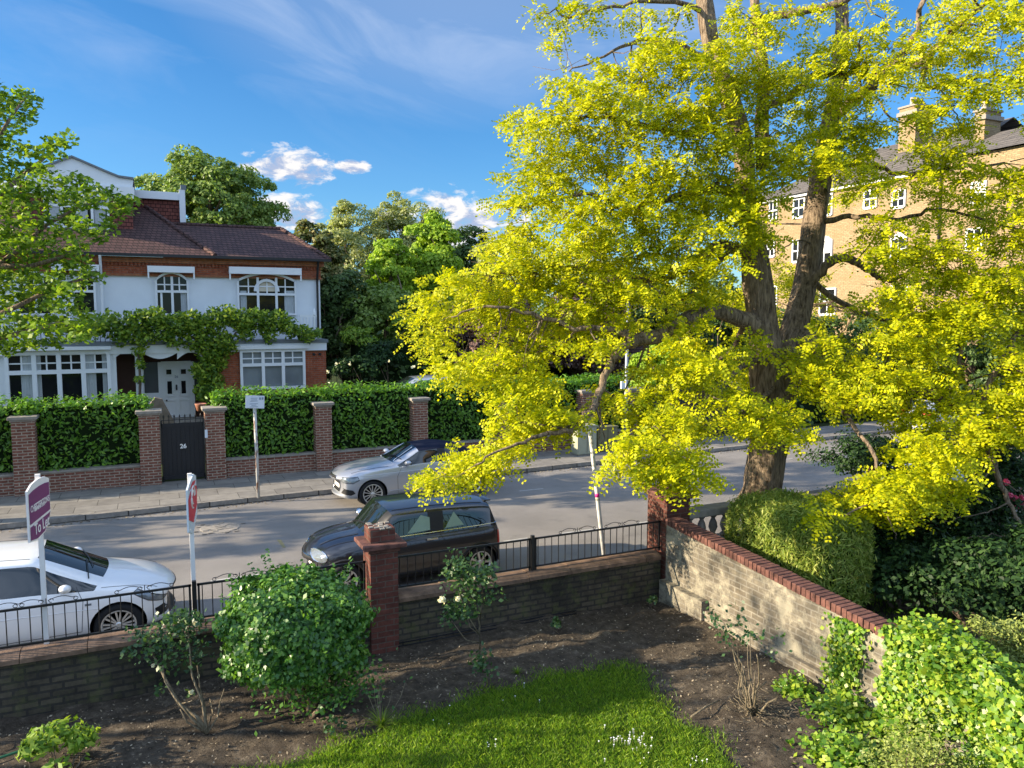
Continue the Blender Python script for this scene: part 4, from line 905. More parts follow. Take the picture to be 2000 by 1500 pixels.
# ================================================================ cars
def ring(st):
    k, x, zb, w, zs, *r_ = st
    cv_ = r_[-1]
    if k == 'h':
        zc = r_[0]; pts = [(0, zb), (.80*w, zb), (.955*w, zb+.05), (w, zb+(zs-zb)*.45), (.992*w, zs-(zs-zb)*.16), (.93*w, zs-.005), (.86*w, zs+(zc-zs)*.25), (.62*w, zs+(zc-zs)*.72), (0, zc)]
    else:
        zt, yr, zc = r_[0], r_[1], r_[2]; pts = [(0, zb), (.80*w, zb), (.955*w, zb+.05), (w, zb+(zs-zb)*.45), (.992*w, zs-(zs-zb)*.12), (.93*w, zs), (yr+.055, zt-.055), (yr-.04, zt+.005), (0, zc)]
    full = [(y, z) for y, z in pts] + [(-y, z) for y, z in pts[7:0:-1]]
    W0 = max(w, .01)
    return [(x + cv_*(y/W0)**2, y, z) for y, z in full]
def car(name, label, length, w, st, paintm, tags, wb, fo, wr, rimr, rimfn, loc, face, group='cars parked along the street', roofm=None, extras=None, crs=(4, 5, 9, 10)):
    """st: stations front to back, tags: {(interval, band): material key}; built nose at x=0 pointing to -x"""
    t = thing(name, label, 'car', loc, group)
    rings = [ring(s) for s in st]; n = 16; vs = [p for r_ in rings for p in r_]; fs = []; mi = []
    keys = ['paint']
    for i in range(len(rings)-1):
        for j in range(n):
            band = j if j < 8 else 15 - j
            key = tags.get((i, band), 'paint')
            if key != 'paint' and key in ('side_window',): key = key + ('_r' if j < 8 else '_l') + str(tags.get((i, 'n'), 0))
            if key not in keys: keys.append(key)
            fs.append((i*n+j, i*n+(j+1)%n, (i+1)*n+(j+1)%n, (i+1)*n+j)); mi.append(keys.index(key))
    for base, fl in ((0, 0), ((len(rings)-1)*n, 1)):
        for j in range(8):
            a, b = base+j, base+j+1; c, d = base+(n-j-1)%n, base+(n-j)%n
            f = [a, b, c, d]; f = [q for i_, q in enumerate(f) if q not in f[:i_]]
            if len(f) >= 3: fs.append(f[::-1] if fl else f); mi.append(0)
    me = bpy.data.meshes.new('shell'); me.from_pydata(vs, [], fs); me.polygons.foreach_set('material_index', mi)
    bm = bmesh.new(); bm.from_mesh(me); bmesh.ops.recalc_face_normals(bm, faces=bm.faces); bm.verts.ensure_lookup_table(); cl = bm.edges.layers.float.get('crease_edge') or bm.edges.layers.float.new('crease_edge')
    nr_ = len(rings)*n
    for e in bm.edges:
        a, b = sorted((e.verts[0].index, e.verts[1].index)); sa, sb = a//n, b//n; ja = a % n; jb = b % n
        if sa == sb and sa in crs and all(5 <= j <= 11 for j in (ja, jb)): e[cl] = .62
        elif sa != sb and ja == jb and ja in (5, 11): e[cl] = .45
        elif sa != sb and ja == jb and ja in (6, 10) and st[sa][0] == 'c' : e[cl] = .45
    bm.to_mesh(me); bm.free()
    for q in keys: me.materials.append(M['black'])
    ob = bpy.data.objects.new('shell', me); COL.objects.link(ob); md = ob.modifiers.new('s', 'SUBSURF'); md.levels = md.render_levels = 3
    cut = MB()
    for cx in (fo, fo + wb):
        for s in (-1, 1):
            n_ = 28; p0 = [(cx+(wr+.045)*math.cos(2*math.pi*k/n_), s*(w-.27), wr-.0+(wr+.045)*math.sin(2*math.pi*k/n_)) for k in range(n_)]; cut.prism(p0, (0, s*.6, 0))
    co = cut.build('cut', M['black']); md2 = ob.modifiers.new('b', 'BOOLEAN'); md2.operation = 'DIFFERENCE'; md2.object = co; md2.solver = 'EXACT'
    bpy.context.view_layer.update(); dg = bpy.context.evaluated_depsgraph_get(); m2 = bpy.data.meshes.new_from_object(ob.evaluated_get(dg)); bpy.data.objects.remove(ob); bpy.data.objects.remove(co)
    bm = bmesh.new(); bm.from_mesh(m2); bmesh.ops.triangulate(bm, faces=[f for f in bm.faces if len(f.verts) > 4])
    bvh = BVHTree.FromBMesh(bm)
    def inwell(f):
        c = f.calc_center_median(); nn = f.normal
        for cx in (fo, fo+wb):
            if math.hypot(c.x-cx, c.z-wr) < wr+.047 and (abs(c.y) < w-.25 or abs(nn.y) < .5) and abs(c.y) > w-.29: return True
        return False
    well = [f.index for f in bm.faces if inwell(f)]; well = set(well); bm.faces.ensure_lookup_table()
    groups = {}
    for f in bm.faces: groups.setdefault('well' if f.index in well else keys[min(f.material_index, len(keys)-1)], []).append(f)
    mats = {'paint': M[paintm], 'well': M['black'], 'windscreen': M['car_glass'], 'rear_window': M['car_glass'], 'trim': M['black'], 'top': roofm and M[roofm] or M[paintm]}
    names = {'paint': 'body', 'well': 'wheel_well', 'windscreen': 'windscreen', 'rear_window': 'rear_window', 'trim': 'window_trim', 'top': 'soft_top'}
    rot = Matrix.Rotation(math.pi, 4, 'Z') if face > 0 else Matrix.Identity(4)
    parts = {}
    def place(o, parent=None):
        o.parent = parent or t; o.matrix_parent_inverse = Matrix.Identity(4)
    def sub(key, fl):
        idx = {}; vv = []; ff = []
        for f in fl:
            a = []
            for v in f.verts:
                if v.index not in idx: idx[v.index] = len(vv); vv.append(tuple(rot @ v.co))
                a.append(idx[v.index])
            ff.append(a)
        m3 = bpy.data.meshes.new(key); m3.from_pydata(vv, [], ff); m3.polygons.foreach_set('use_smooth', [True]*len(ff)); m3.materials.append(mats.get(key, M['car_glass']))
        o = bpy.data.objects.new(names.get(key, 'side_window' if key.startswith('side_window') else key), m3); COL.objects.link(o); place(o); return o
    for v in bm.verts: pass
    bm.verts.index_update()
    def isl(fl):
        todo = set(fl); out_ = []
        while todo:
            s0 = [todo.pop()]; cur = [s0[0]]
            while s0:
                for e in s0.pop().edges:
                    for g2 in e.link_faces:
                        if g2 in todo: todo.discard(g2); s0.append(g2); cur.append(g2)
            out_.append(cur)
        return out_
    for k_, fl in groups.items():
        for cur in (isl(fl) if k_ != 'paint' else [fl]):
            if len(cur) > 3 or k_ == 'paint': parts[k_] = sub(k_, cur)
    def patch(nm, poly, axis, m, off=.004, parent=None, cuts=3, sgn=1, thick=None):
        """a flat outline (in front view 'x': (y,z); side view 'y': (x,z); top 'z': (x,y)) laid onto the car's skin"""
        b2 = bmesh.new(); b2.faces.new([b2.verts.new((p[0], p[1], 0)) for p in poly]); bmesh.ops.triangulate(b2, faces=b2.faces)
        for _ in range(cuts):
            bmesh.ops.subdivide_edges(b2, edges=[e for e in b2.edges if e.calc_length() > .04], cuts=1); bmesh.ops.triangulate(b2, faces=b2.faces)
        dead = []
        for v in b2.verts:
            a, b = v.co.x, v.co.y
            if axis == 'x': o_, d_ = Vector((-2 if sgn > 0 else length+2, a, b)), Vector((sgn, 0, 0))
            elif axis == 'y': o_, d_ = Vector((a, sgn*3, b)), Vector((0, -sgn, 0))
            else: o_, d_ = Vector((a, b, 3)), Vector((0, 0, -1))
            h, nn, _i, _d = bvh.ray_cast(o_, d_)
            if h is None: dead.append(v); continue
            if nn.dot(d_) > 0: nn = -nn
            v.co = h + nn * off
        if dead: bmesh.ops.delete(b2, geom=dead, context='VERTS')
        m3 = bpy.data.meshes.new(nm); b2.transform(rot); b2.to_mesh(m3); b2.free(); m3.materials.append(M[m]); m3.polygons.foreach_set('use_smooth', [True]*len(m3.polygons))
        o = bpy.data.objects.new(nm, m3); COL.objects.link(o); place(o, parent); return o
    def line(nm, pts, axis, m='black', wd=.007, sgn=1, off=.002, parent=None):
        b2 = MB(); out = []
        for i in range(len(pts)-1):
            k = max(2, int(math.hypot(pts[i+1][0]-pts[i][0], pts[i+1][1]-pts[i][1])/.05))
            for j in range(k + (1 if i == len(pts)-2 else 0)): u = j/k; out.append((pts[i][0]*(1-u)+pts[i+1][0]*u, pts[i][1]*(1-u)+pts[i+1][1]*u))
        P = []
        for a, b in out:
            if axis == 'x': o_, d_ = Vector((-2 if sgn > 0 else length+2, a, b)), Vector((sgn, 0, 0))
            elif axis == 'y': o_, d_ = Vector((a, sgn*3, b)), Vector((0, -sgn, 0))
            else: o_, d_ = Vector((a, b, 3)), Vector((0, 0, -1))
            h, nn, _i, _d = bvh.ray_cast(o_, d_)
            if h is not None:
                if nn.dot(d_) > 0: nn = -nn
                P.append(rot @ (h + nn*off))
        if len(P) > 1:
            b2.tube(P, wd*.5, 4); o = b2.build(nm, M[m]); place(o, parent); return o
    def raw(mb, nm, m, parent=None, smooth=True, bevel=0):
        mb.v = [tuple(rot @ Vector(v)) for v in mb.v]; o = mb.build(nm, M[m] if isinstance(m, str) else m, None, smooth, bevel); place(o, parent); return o
    # wheels
    for cx in (fo, fo+wb):
        for s in (-1, 1):
            yo = s*(w-.035); c = Vector((cx, yo, wr))
            wh = bpy.data.objects.new('wheel', None); COL.objects.link(wh); place(wh); wh.location = rot @ c
            ty = MB().lathe([(rimr, 0), (rimr+.012, s*.012), (wr-.03, s*.008), (wr, -s*.02), (wr, -s*.18), (wr-.03, -s*.205), (rimr, -s*.2), (rimr, 0)], (0, 0, 0), 40, 'y', 0, False).build('tyre', M['rubber'], None, True)
            rm = rimfn(rimr, s)
            dk = MB().lathe([(0, -s*.075), (rimr, -s*.075)], (0,0,0), 32, 'y').build('wheel_back', M['black'])
            for o in (ty, rm, dk): o.parent = wh
            if face > 0: wh.rotation_euler = (0, 0, math.pi)
    if extras: extras(patch, line, raw, parts, bvh, t)
    bm.free()
    return t
def spokes(n, wid, pair=0.0, inner=.045, name='rim'):
    def fn(r_, s):
        mb = MB(); mb.lathe([(r_-.025, s*-.012), (r_-.012, s*.006), (r_+.004, s*.004), (r_+.004, -s*.06), (r_-.02, -s*.06), (r_-.025, s*-.012)], (0,0,0), 40, 'y', 0, False); mb.lathe([(inner, -s*.045), (inner, -s*.012), (inner*.6, -s*.002), (0, -s*.002)], (0,0,0), 16, 'y')
        for k in range(n):
            a0 = 2*math.pi*k/n
            for dp in ((-pair, pair) if pair else (0,)):
                a = a0 + dp; ca, sa = math.cos(a), math.sin(a); tx, tz = -sa, ca; a2 = a0 + dp*1.6; cb, sb = math.cos(a2), math.sin(a2)
                p = []
                for (rr, ww, yy, c_, s_) in ((inner*.7, wid*.7, -.012, ca, sa), (r_-.015, wid, -.006, cb, sb)):
                    for sg in (-1, 1): p.append((rr*c_ + tx*sg*ww/2, s*yy, rr*s_ + tz*sg*ww/2))
                q = [p[0], p[1], p[3], p[2]]; mb.prism(q, (0, -s*.03, 0))
        return mb.build(name, M['alloy'])
    return fn
def mirror(raw, x, z, w, m, sgn, h=.15, l=.12):
    mb = MB(); mb.lathe([(0, -.09), (.055, -.075), (.075, -.03), (.078, .02), (.06, .06), (0, .075)], (0, 0, 0), 14, 'y')
    mb.v = [(x + v[0]*1.05, sgn*(w+.10) + v[1]*1.15, z + v[2]*.78 + (v[1]*sgn)*.12) for v in mb.v]; o = raw(mb, 'wing_mirror', m)
    st_ = MB().tube([(x+.03, sgn*(w-.07), z-.07), (x+.01, sgn*(w+.06), z-.03)], [.025, .02], 6); raw(st_, 'mirror_stalk', 'black', o)
    gl = MB().lathe([(0, 0), (.065, 0)], (0,0,0), 14, 'y'); gl.v = [(x+.076+.0, sgn*(w+.10)+v[0]*1.1, z+v[2]*.85) for v in gl.v]; raw(gl, 'mirror_glass', 'car_glass', o)

# ---- white hatchback (faces +X)
st = [('h',.0,.30,.52,.58,.62,.16), ('h',.05,.22,.68,.66,.71,.18), ('h',.25,.19,.80,.75,.82,.14), ('h',.62,.17,.84,.83,.93,.10), ('h',.90,.17,.845,.88,.985,.20),
      ('c',1.72,.17,.845,.90,1.37,.60,1.425,.12), ('c',2.35,.17,.845,.91,1.40,.62,1.46,.02), ('c',2.42,.17,.845,.91,1.40,.62,1.46,.01), ('c',3.15,.17,.845,.93,1.37,.60,1.44,.0),
      ('c',3.48,.17,.84,.95,1.32,.58,1.39,-.05), ('c',3.82,.18,.83,.96,1.12,.62,1.15,-.10), ('h',3.98,.22,.80,.90,.93,-.14), ('h',4.06,.32,.70,.70,.72,-.16)]
tg = {(4,7):'windscreen', (4,5):'side_window', (5,5):'side_window', (6,5):'trim', (7,5):'side_window', (8,5):'trim', (9,7):'rear_window', (7,'n'):1, (8,'n'):2}
def ex_white(patch, line, raw, P, bvh, t):
    for s in (-1, 1):
        hl = patch('headlight', [(.06*1+.12,.60),(.55,.80),(.62,.76),(.42,.62),(.24,.56)], 'y', 'lamp_glass', sgn=s, off=.006)
        line('headlight_edge', [(.18,.60),(.55,.80),(.62,.76),(.42,.62),(.24,.56),(.18,.60)], 'y', sgn=s, wd=.012, off=.006, parent=hl)
        patch('fog_recess', [(.14,.34),(.22,.50),(.34,.47),(.30,.34)], 'y', 'black', sgn=s, off=.005)
        line('door_seam', [(1.30,.95),(1.22,.75),(1.25,.30),(2.45,.28),(2.52,.60),(2.44,.96)], 'y', sgn=s); line('door_seam', [(2.52,.60),(2.52,.30),(3.05,.30),(3.18,.62),(3.42,.97)], 'y', sgn=s); line('side_crease', [(.9,.62),(3.4,.66)], 'y', 'paint_white', sgn=s, wd=.012)
        patch('indicator', [(1.12,.68),(1.20,.68),(1.20,.71),(1.12,.71)], 'y', 'lamp_glass', sgn=s)
        for hx in (2.25, 3.15):
            h = MB().box(hx, s*.85, .80, hx+.18, s*.872, .83); raw(h, 'door_handle', 'paint_white', bevel=.004)
        mirror(raw, 1.42, 1.0, .83, 'paint_silver' if 0 else 'paint_white', s)
        patch('tail_light', [(3.75,.78),(3.98,.80),(3.98,.94),(3.80,.95)], 'y', 'red_lens', sgn=s, off=.005)
    patch('grille', [(-.38,.52),(.38,.52),(.30,.66),(-.30,.66)], 'x', 'black', off=.006); patch('lower_intake', [(-.5,.28),(.5,.28),(.42,.42),(-.42,.42)], 'x', 'black', off=.006)
    patch('number_plate', [(-.26,.44),(.26,.44),(.26,.51),(-.26,.51)], 'x', 'plate', off=.012)
    line('bonnet_seam', [(.30,-.60),(.75,-.70),(1.0,-.74)], 'z'); line('bonnet_seam', [(.30,.60),(.75,.70),(1.0,.74)], 'z')
    line('wiper', [(1.12,.25),(1.30,-.45)], 'z', wd=.016, off=.015); line('wiper', [(1.16,.62),(1.22,.05)], 'z', wd=.016, off=.015)
    for y_ in (-.30, .30): line('roof_seam', [(1.85,y_*1.75),(3.5,y_*1.7)], 'z')
wc_ = car('white_hatchback', 'white hatchback parked at the kerb behind the railings on the left', 4.06, .845, st, 'paint_white', tg, 2.47, .80, .315, .222, spokes(8, .026, .10), (.22, 12.55, 0), 1, extras=ex_white); wc_.scale = (1, 1, .95)

# ---- black small hatchback (faces -X)
st = [('h',.0,.32,.46,.52,.57,.22), ('h',.05,.24,.62,.64,.70,.22), ('h',.22,.18,.78,.77,.86,.18), ('h',.60,.16,.835,.84,.96,.10), ('h',1.00,.16,.84,.88,1.00,.16),
      ('c',1.38,.16,.84,.89,1.37,.65,1.42,.12), ('c',2.22,.16,.84,.91,1.385,.66,1.445,.01), ('c',2.27,.16,.84,.91,1.385,.66,1.445,.0), ('c',3.08,.16,.84,.93,1.36,.65,1.425,-.03),
      ('c',3.36,.16,.84,.94,1.32,.64,1.39,-.06), ('c',3.50,.18,.83,.93,1.00,.68,1.04,-.08), ('h',3.58,.24,.78,.82,.85,-.10), ('h',3.63,.32,.70,.66,.68,-.12)]
tg = {(4,7):'windscreen', (4,5):'side_window', (5,5):'side_window', (6,5):'trim', (7,5):'side_window', (8,5):'side_window', (7,'n'):1, (8,'n'):1, (9,7):'rear_window', (9,5):'trim', (4,6):'trim'}
for i in (5,6,7,8): tg[(i, 6)] = 'trim' if 0 else 'paint'
def ex_mini(patch, line, raw, P, bvh, t):
    for s in (-1, 1):
        c = [(.25+.10*math.cos(a), .70+.085*math.sin(a)) for a in [k*math.pi/9 for k in range(18)]]
        hl = patch('headlight', c, 'y', 'lamp_glass', sgn=s, off=.012); line('chrome_ring', c + [c[0]], 'y', 'chrome', sgn=s, wd=.018, off=.012, parent=hl)
        line('chrome_belt', [(1.15,.935),(2.2,.955),(3.1,.975),(3.42,.99)], 'y', 'chrome', sgn=s, wd=.016, off=.012)
        line('door_seam', [(1.32,.92),(1.22,.55),(1.22,.28),(2.40,.26),(2.50,.60),(2.30,.95)], 'y', sgn=s); line('side_scuttle', [(.85,.90),(1.10,.62)], 'y', 'chrome', sgn=s, wd=.02)
        raw(MB().box(2.05, s*.848, .845, 2.25, s*.872, .875), 'door_handle', 'chrome', bevel=.004)
        mirror(raw, 1.30, 1.02, .84, 'chrome', s)
        patch('tail_light', [(3.42,.60),(3.56,.60),(3.54,.84),(3.42,.86)], 'y', 'red_lens', sgn=s, off=.006)
        patch('sill', [(.95,.16),(2.72,.16),(2.72,.26),(.95,.26)], 'y', 'black', sgn=s, off=.004)
        for cx in (.62, .62+2.467):
            pts = [(cx+.375*math.cos(a), .29+.375*math.sin(a)) for a in [math.pi*k/14 for k in range(15)]]; line('arch_trim', pts, 'y', 'black', sgn=s, wd=.045, off=.002)
    patch('grille', [(-.42,.50),(.42,.50),(.48,.60),(.38,.66),(-.38,.66),(-.48,.60)], 'x', 'black', off=.006); line('grille_chrome', [(-.42,.50),(.42,.50),(.48,.60),(.38,.66),(-.38,.66),(-.48,.60),(-.42,.50)], 'x', 'chrome', wd=.02, off=.008)
    patch('number_plate', [(-.26,.38),(.26,.38),(.26,.46),(-.26,.46)], 'x', 'plate', off=.012)
    line('bonnet_seam', [(.35,-.52),(.98,-.62)], 'z', wd=.01); line('bonnet_seam', [(.35,.52),(.98,.62)], 'z', wd=.01); line('bonnet_ridge', [(.3,-.30),(.95,-.36)], 'z', 'paint_black', wd=.03); line('bonnet_ridge', [(.3,.30),(.95,.36)], 'z', 'paint_black', wd=.03)
    line('wiper', [(1.06,.5),(1.12,-.2)], 'z', wd=.016, off=.012); line('wiper', [(1.08,.05),(1.2,-.6)], 'z', wd=.016, off=.012)
    for y_ in (-.56, .56): line('roof_gutter', [(1.5,y_),(3.2,y_)], 'z', 'black', wd=.012)
    for s in (1,-1):
        patch('sun_shade', [(1.72,.98),(2.14,1.0),(2.14,1.22),(1.98,1.27)], 'y', 'sunshade', sgn=s, off=.003); patch('sun_shade', [(2.42,1.0),(2.78,1.02),(2.60,1.27)], 'y', 'sunshade', sgn=s, off=.003)
    raw(MB().tube([(2.95,.35,1.40),(2.98,.35,1.43)], [.03,.02], 8), 'aerial_base', 'black'); raw(MB().tube([(2.97,.35,1.42),(3.2,.35,1.62)], .004, 4), 'aerial', 'black')
    raw(MB().box(3.28,-.5,1.335,3.42,.5,1.36), 'spoiler', 'paint_black', bevel=.008)
mc_ = car('black_hatchback', 'small charcoal black retro hatchback parked behind the middle brick pier', 3.63, .845, st, 'paint_black', tg, 2.467, .62, .292, .205, spokes(7, .045), (2.10, 12.98, 0), -1, extras=ex_mini); mc_.scale = (.965, .97, .965)

# ---- silver cabriolet (faces -X)
st = [('h',.0,.30,.55,.60,.64,.20), ('h',.06,.20,.74,.70,.75,.22), ('h',.32,.17,.85,.80,.87,.15), ('h',.85,.16,.88,.88,.96,.10), ('h',1.40,.16,.885,.93,1.01,.16),
      ('c',2.05,.16,.885,.96,1.31,.56,1.37,.10), ('c',2.66,.16,.885,.965,1.34,.57,1.41,.01), ('c',2.70,.16,.885,.965,1.34,.57,1.41,.0), ('c',3.18,.16,.885,.975,1.27,.56,1.37,.0),
      ('c',3.55,.16,.885,.985,1.10,.60,1.19,-.03), ('h',3.78,.17,.88,.97,1.02,-.05), ('h',4.10,.20,.85,.92,.96,-.10), ('h',4.24,.32,.75,.74,.77,-.18)]
tg = {(4,7):'windscreen', (4,5):'side_window', (5,5):'side_window', (6,5):'trim', (7,5):'side_window', (7,'n'):1}
for i in (5,6,7,8,9):
    for b_ in (6, 7): tg[(i, b_)] = 'top'
tg[(8,5)] = 'top'; tg[(9,5)] = 'paint'
def ex_audi(patch, line, raw, P, bvh, t):
    for s in (-1, 1):
        hl = patch('headlight', [(.16,.60),(.20,.72),(.52,.76),(.56,.68),(.40,.60)], 'y', 'lamp_glass', sgn=s, off=.006); line('headlight_edge', [(.16,.60),(.20,.72),(.52,.76),(.56,.68),(.40,.60),(.16,.60)], 'y', sgn=s, wd=.012, off=.006, parent=hl)
        patch('fog_recess', [(.10,.34),(.14,.47),(.40,.44),(.46,.36),(.36,.31)], 'y', 'black', sgn=s, off=.006)
        line('door_seam', [(1.62,.95),(1.48,.70),(1.50,.28),(2.80,.27),(2.92,.60),(2.72,.97)], 'y', sgn=s); line('side_crease', [(.6,.76),(1.5,.80),(3.9,.86)], 'y', 'paint_silver', sgn=s, wd=.014); line('sill_crease', [(1.3,.36),(3.2,.42)], 'y', 'paint_silver', sgn=s, wd=.02)
        raw(MB().box(2.52, s*.886, .80, 2.72, s*.910, .83), 'door_handle', 'paint_silver', bevel=.004); mirror(raw, 1.72, 1.03, .87, 'paint_silver', s)
        patch('tail_light', [(3.95,.72),(4.16,.72),(4.16,.88),(3.98,.90)], 'y', 'red_lens', sgn=s, off=.005); line('screen_rail', [(1.45,.985),(2.02,1.30)], 'y', 'chrome', sgn=s, wd=.02, off=.006)
    gr = patch('grille', [(-.30,.34),(.30,.34),(.36,.60),(.30,.72),(-.30,.72),(-.36,.60)], 'x', 'black', off=.006); line('grille_surround', [(-.30,.34),(.30,.34),(.36,.60),(.30,.72),(-.30,.72),(-.36,.60),(-.30,.34)], 'x', 'chrome', wd=.02, off=.008, parent=gr)
    for k in range(4):
        c = [((k-1.5)*.062+.036*math.cos(a), .655+.036*math.sin(a)) for a in [q*math.pi/8 for q in range(17)]]; line('ring_badge', c, 'x', 'chrome', wd=.011, off=.016, parent=gr)
    patch('number_plate', [(-.26,.42),(.26,.42),(.26,.52),(-.26,.52)], 'x', 'plate', off=.014)
    line('bonnet_seam', [(.40,-.62),(1.3,-.72)], 'z', wd=.008); line('bonnet_seam', [(.40,.62),(1.3,.72)], 'z', wd=.008); line('wiper', [(1.48,.5),(1.62,-.3)], 'z', wd=.016, off=.012); line('wiper', [(1.50,.1),(1.66,-.62)], 'z', wd=.016, off=.012)
car('silver_cabriolet', 'silver cabriolet with navy soft top parked at the far kerb', 4.24, .885, st, 'paint_silver', tg, 2.578, .87, .318, .238, spokes(7, .022, .13), (3.80, 18.80, 0), -1, roofm='softtop', extras=ex_audi)
def ex_plain(patch, line, raw, P, bvh, t):
    for s in (-1, 1):
        patch('headlight', [(.18,.60),(.55,.80),(.62,.74),(.30,.58)], 'y', 'lamp_glass', sgn=s, off=.006); line('door_seam', [(1.30,.95),(1.22,.75),(1.25,.30),(2.45,.28),(2.52,.60),(2.44,.96)], 'y', sgn=s)
        patch('tail_light', [(3.70,.74),(3.98,.78),(3.98,.96),(3.76,.97)], 'y', 'red_lens', sgn=s, off=.006); mirror(raw, 1.42, 1.0, .83, 'paint_silver', s)
    patch('rear_plate', [(-.26,.55),(.26,.55),(.26,.66),(-.26,.66)], 'x', 'plate', off=.012, sgn=-1)
st = [('h',.0,.30,.52,.58,.62,.16), ('h',.05,.22,.68,.66,.71,.18), ('h',.25,.19,.80,.75,.82,.14), ('h',.62,.17,.84,.83,.93,.10), ('h',.90,.17,.845,.88,.985,.20),
      ('c',1.72,.17,.845,.90,1.37,.60,1.425,.12), ('c',2.35,.17,.845,.91,1.40,.62,1.46,.02), ('c',2.42,.17,.845,.91,1.40,.62,1.46,.01), ('c',3.15,.17,.845,.93,1.37,.60,1.44,.0),
      ('c',3.48,.17,.84,.95,1.32,.58,1.39,-.05), ('c',3.82,.18,.83,.96,1.12,.62,1.15,-.10), ('h',3.98,.22,.80,.90,.93,-.14), ('h',4.06,.32,.70,.70,.72,-.16)]
tg = {(4,7):'windscreen', (4,5):'side_window', (5,5):'side_window', (6,5):'trim', (7,5):'side_window', (8,5):'trim', (9,7):'rear_window', (7,'n'):1}
car('blue_car', 'pale blue grey car parked beyond the dark hedge, half hidden by golden branches', 4.06, .845, st, 'paint_blue', tg, 2.47, .80, .315, .222, spokes(10, .03), (15.9, 12.9, 0), -1, extras=ex_plain)
car('silver_car', 'silver car parked on the far side up the street among the golden leaves', 4.06, .845, st, 'paint_silver', tg, 2.47, .80, .315, .222, spokes(10, .03), (30.2, 20.1, 0), 1, extras=ex_plain)
q = at(820, 745, Y=26.2)
car('driveway_car', 'silver grey car in the driveway, only its roof showing above the laurel hedge', 4.06, .845, st, 'paint_silver', tg, 2.47, .80, .315, .222, spokes(10, .03), (q.x-2.3, 25.6, 1.10), -1, extras=None)
# ================================================================ signs, posts, cabinet
def post(name, label, cat, b, e, r, m, n=8):
    return None
# estate board on white timber post: board seen nearly edge on
def board(px, label, cat, base_px, top_z, normal_deg, bw_, bh_, key):
    b = at(base_px[0], base_px[1], Y=FY+.17); x0, y0 = b.x, b.y; lean = .02
    t = thing('estate_board', label, cat, (x0, y0, .6))
    MB().box(x0-.025, y0-.025, .90, x0+.025, y0+.025, top_z-.05).build('post', M['wood_post'], t)
    return t, x0, y0
zt = at(83, 925, Y=FY-.1).z
tb, bx, by = board(90, 'purple and white estate agent board on a white timber post at the left railings', 'sign board', (92, 1270), zt, 0, .5, .6, 'p')
# the board plane turns about the vertical; u along the board, front faces left-ish towards the camera
def boardframe(bx, by, zc, ang):
    u = Vector((math.cos(ang), math.sin(ang), 0)); nrm = Vector((u.y, -u.x, 0)); return u, nrm
ang = R(79); u, nr = boardframe(bx, by, 0, ang)
bc = Vector((bx, by-.02, 0)) + nr*.05 - u*.13
zT = at(92, 926, Y=bc.y+.25).z; hw = .335
def BP(s, z): return bc + u*s + Vector((0, 0, z))
zB = at(74, 1058, Y=bc.y-.2).z
arc = [(hw, zT-.06), (hw*.6, zT-.015), (0, zT+.0), (-hw*.6, zT-.02), (-hw, zT-.07)]
outl = [(-hw, zB+.03), (-hw*.35, zB-.0), (hw*.35, zB+.02), (hw*.75, zB+.10), (hw, zB+.2)] + arc
bo = MB().prism([BP(s, z) for s, z in outl], -nr*.02).build('board', M['board_white'], tb)
k_ = .955
inn = [(s*.94, z) for s, z in outl]
zm = zB + (zT-zB)*.33
low = [(-hw*.93, zB+.045), (-hw*.35, zB+.018), (hw*.33, zB+.038), (hw*.70, zB+.11), (hw*.93, zB+.21), (hw*.93, zm-.01), (-hw*.93, zm-.03)]
upp = [(-hw*.93, zm+.0), (hw*.93, zm+.02), (hw*.93, zT-.10), (hw*.55, zT-.085), (0, zT-.08), (-hw*.55, zT-.09), (-hw*.93, zT-.11)]
for nm, pg in (('lower_panel', low), ('upper_panel', upp)): MB().prism([BP(s, z) + nr*.002 for s, z in pg], nr*.003).build(nm, M['purple'], bo)
rz = ang
def btext(body, size, s, z, m=None, sx=1.0, bold=.002):
    p = BP(s, z) + nr*.0075; return text(body, size, p, (R(90), 0, rz), m or M['board_white'], bo, 'lettering', .001, sx=sx, bold=bold)
btext('CHESTERTONS', .098, 0, zT-.28, sx=.88, bold=.001); btext('020 8246 5959', .055, -.02, zm+.13, bold=.001); btext('To Let', .17, .02, zB+.125, sx=1.0, bold=.002)
# red board, almost exactly edge on
zt2 = at(368, 925, Y=FY-.1).z
tb2, bx, by = board(372, 'red and pale green estate board seen almost edge on at its white post', 'sign board', (380, 1190), zt2, 0, .5, .6, 'r')
ang = R(78.5); u, nr = boardframe(bx, by, 0, ang); bc = Vector((bx-.01, by-.0, 0)) + nr*.05 - u*.10; hw = .30
zT = at(368, 925, Y=bc.y+.2).z; zB = at(372, 1052, Y=bc.y-.2).z
pts = [(-hw, zB+.1), (-.02, zB), (hw, zB+.18), (hw, zT-.05), (hw*.5, zT), (-hw*.3, zT-.03), (-hw, zT-.10)]
bo = MB().prism([BP(s, z) for s, z in pts], -nr*.02).build('board', M['sign_white'], tb2)
MB().prism([BP(s, z) + nr*.002 for s, z in ((-hw*.95, zB+.24), (0, zB+.14), (hw*.95, zB+.30), (hw*.95, zT-.17), (hw*.3, zT-.13), (-hw*.5, zT-.16), (-hw*.95, zT-.22))], nr*.003).build('red_panel', M['red_board'], bo)
MB().prism([BP(s, z) + nr*.002 for s, z in ((-hw*.7, zT-.13), (hw*.1, zT-.07), (hw*.8, zT-.09), (hw*.5, zT-.12), (-hw*.1, zT-.115))], nr*.003).build('header_panel', M['red_board'], bo)
mb = MB()
for r_ in (.13, .08):
    mb.tube([BP(r_*math.cos(a), (zT+zB)/2+.10+r_*math.sin(a)) + nr*.008 for a in [k*math.pi/8 for k in range(13)]], .010, 4)
mb.build('emblem', M['board_white'], bo)
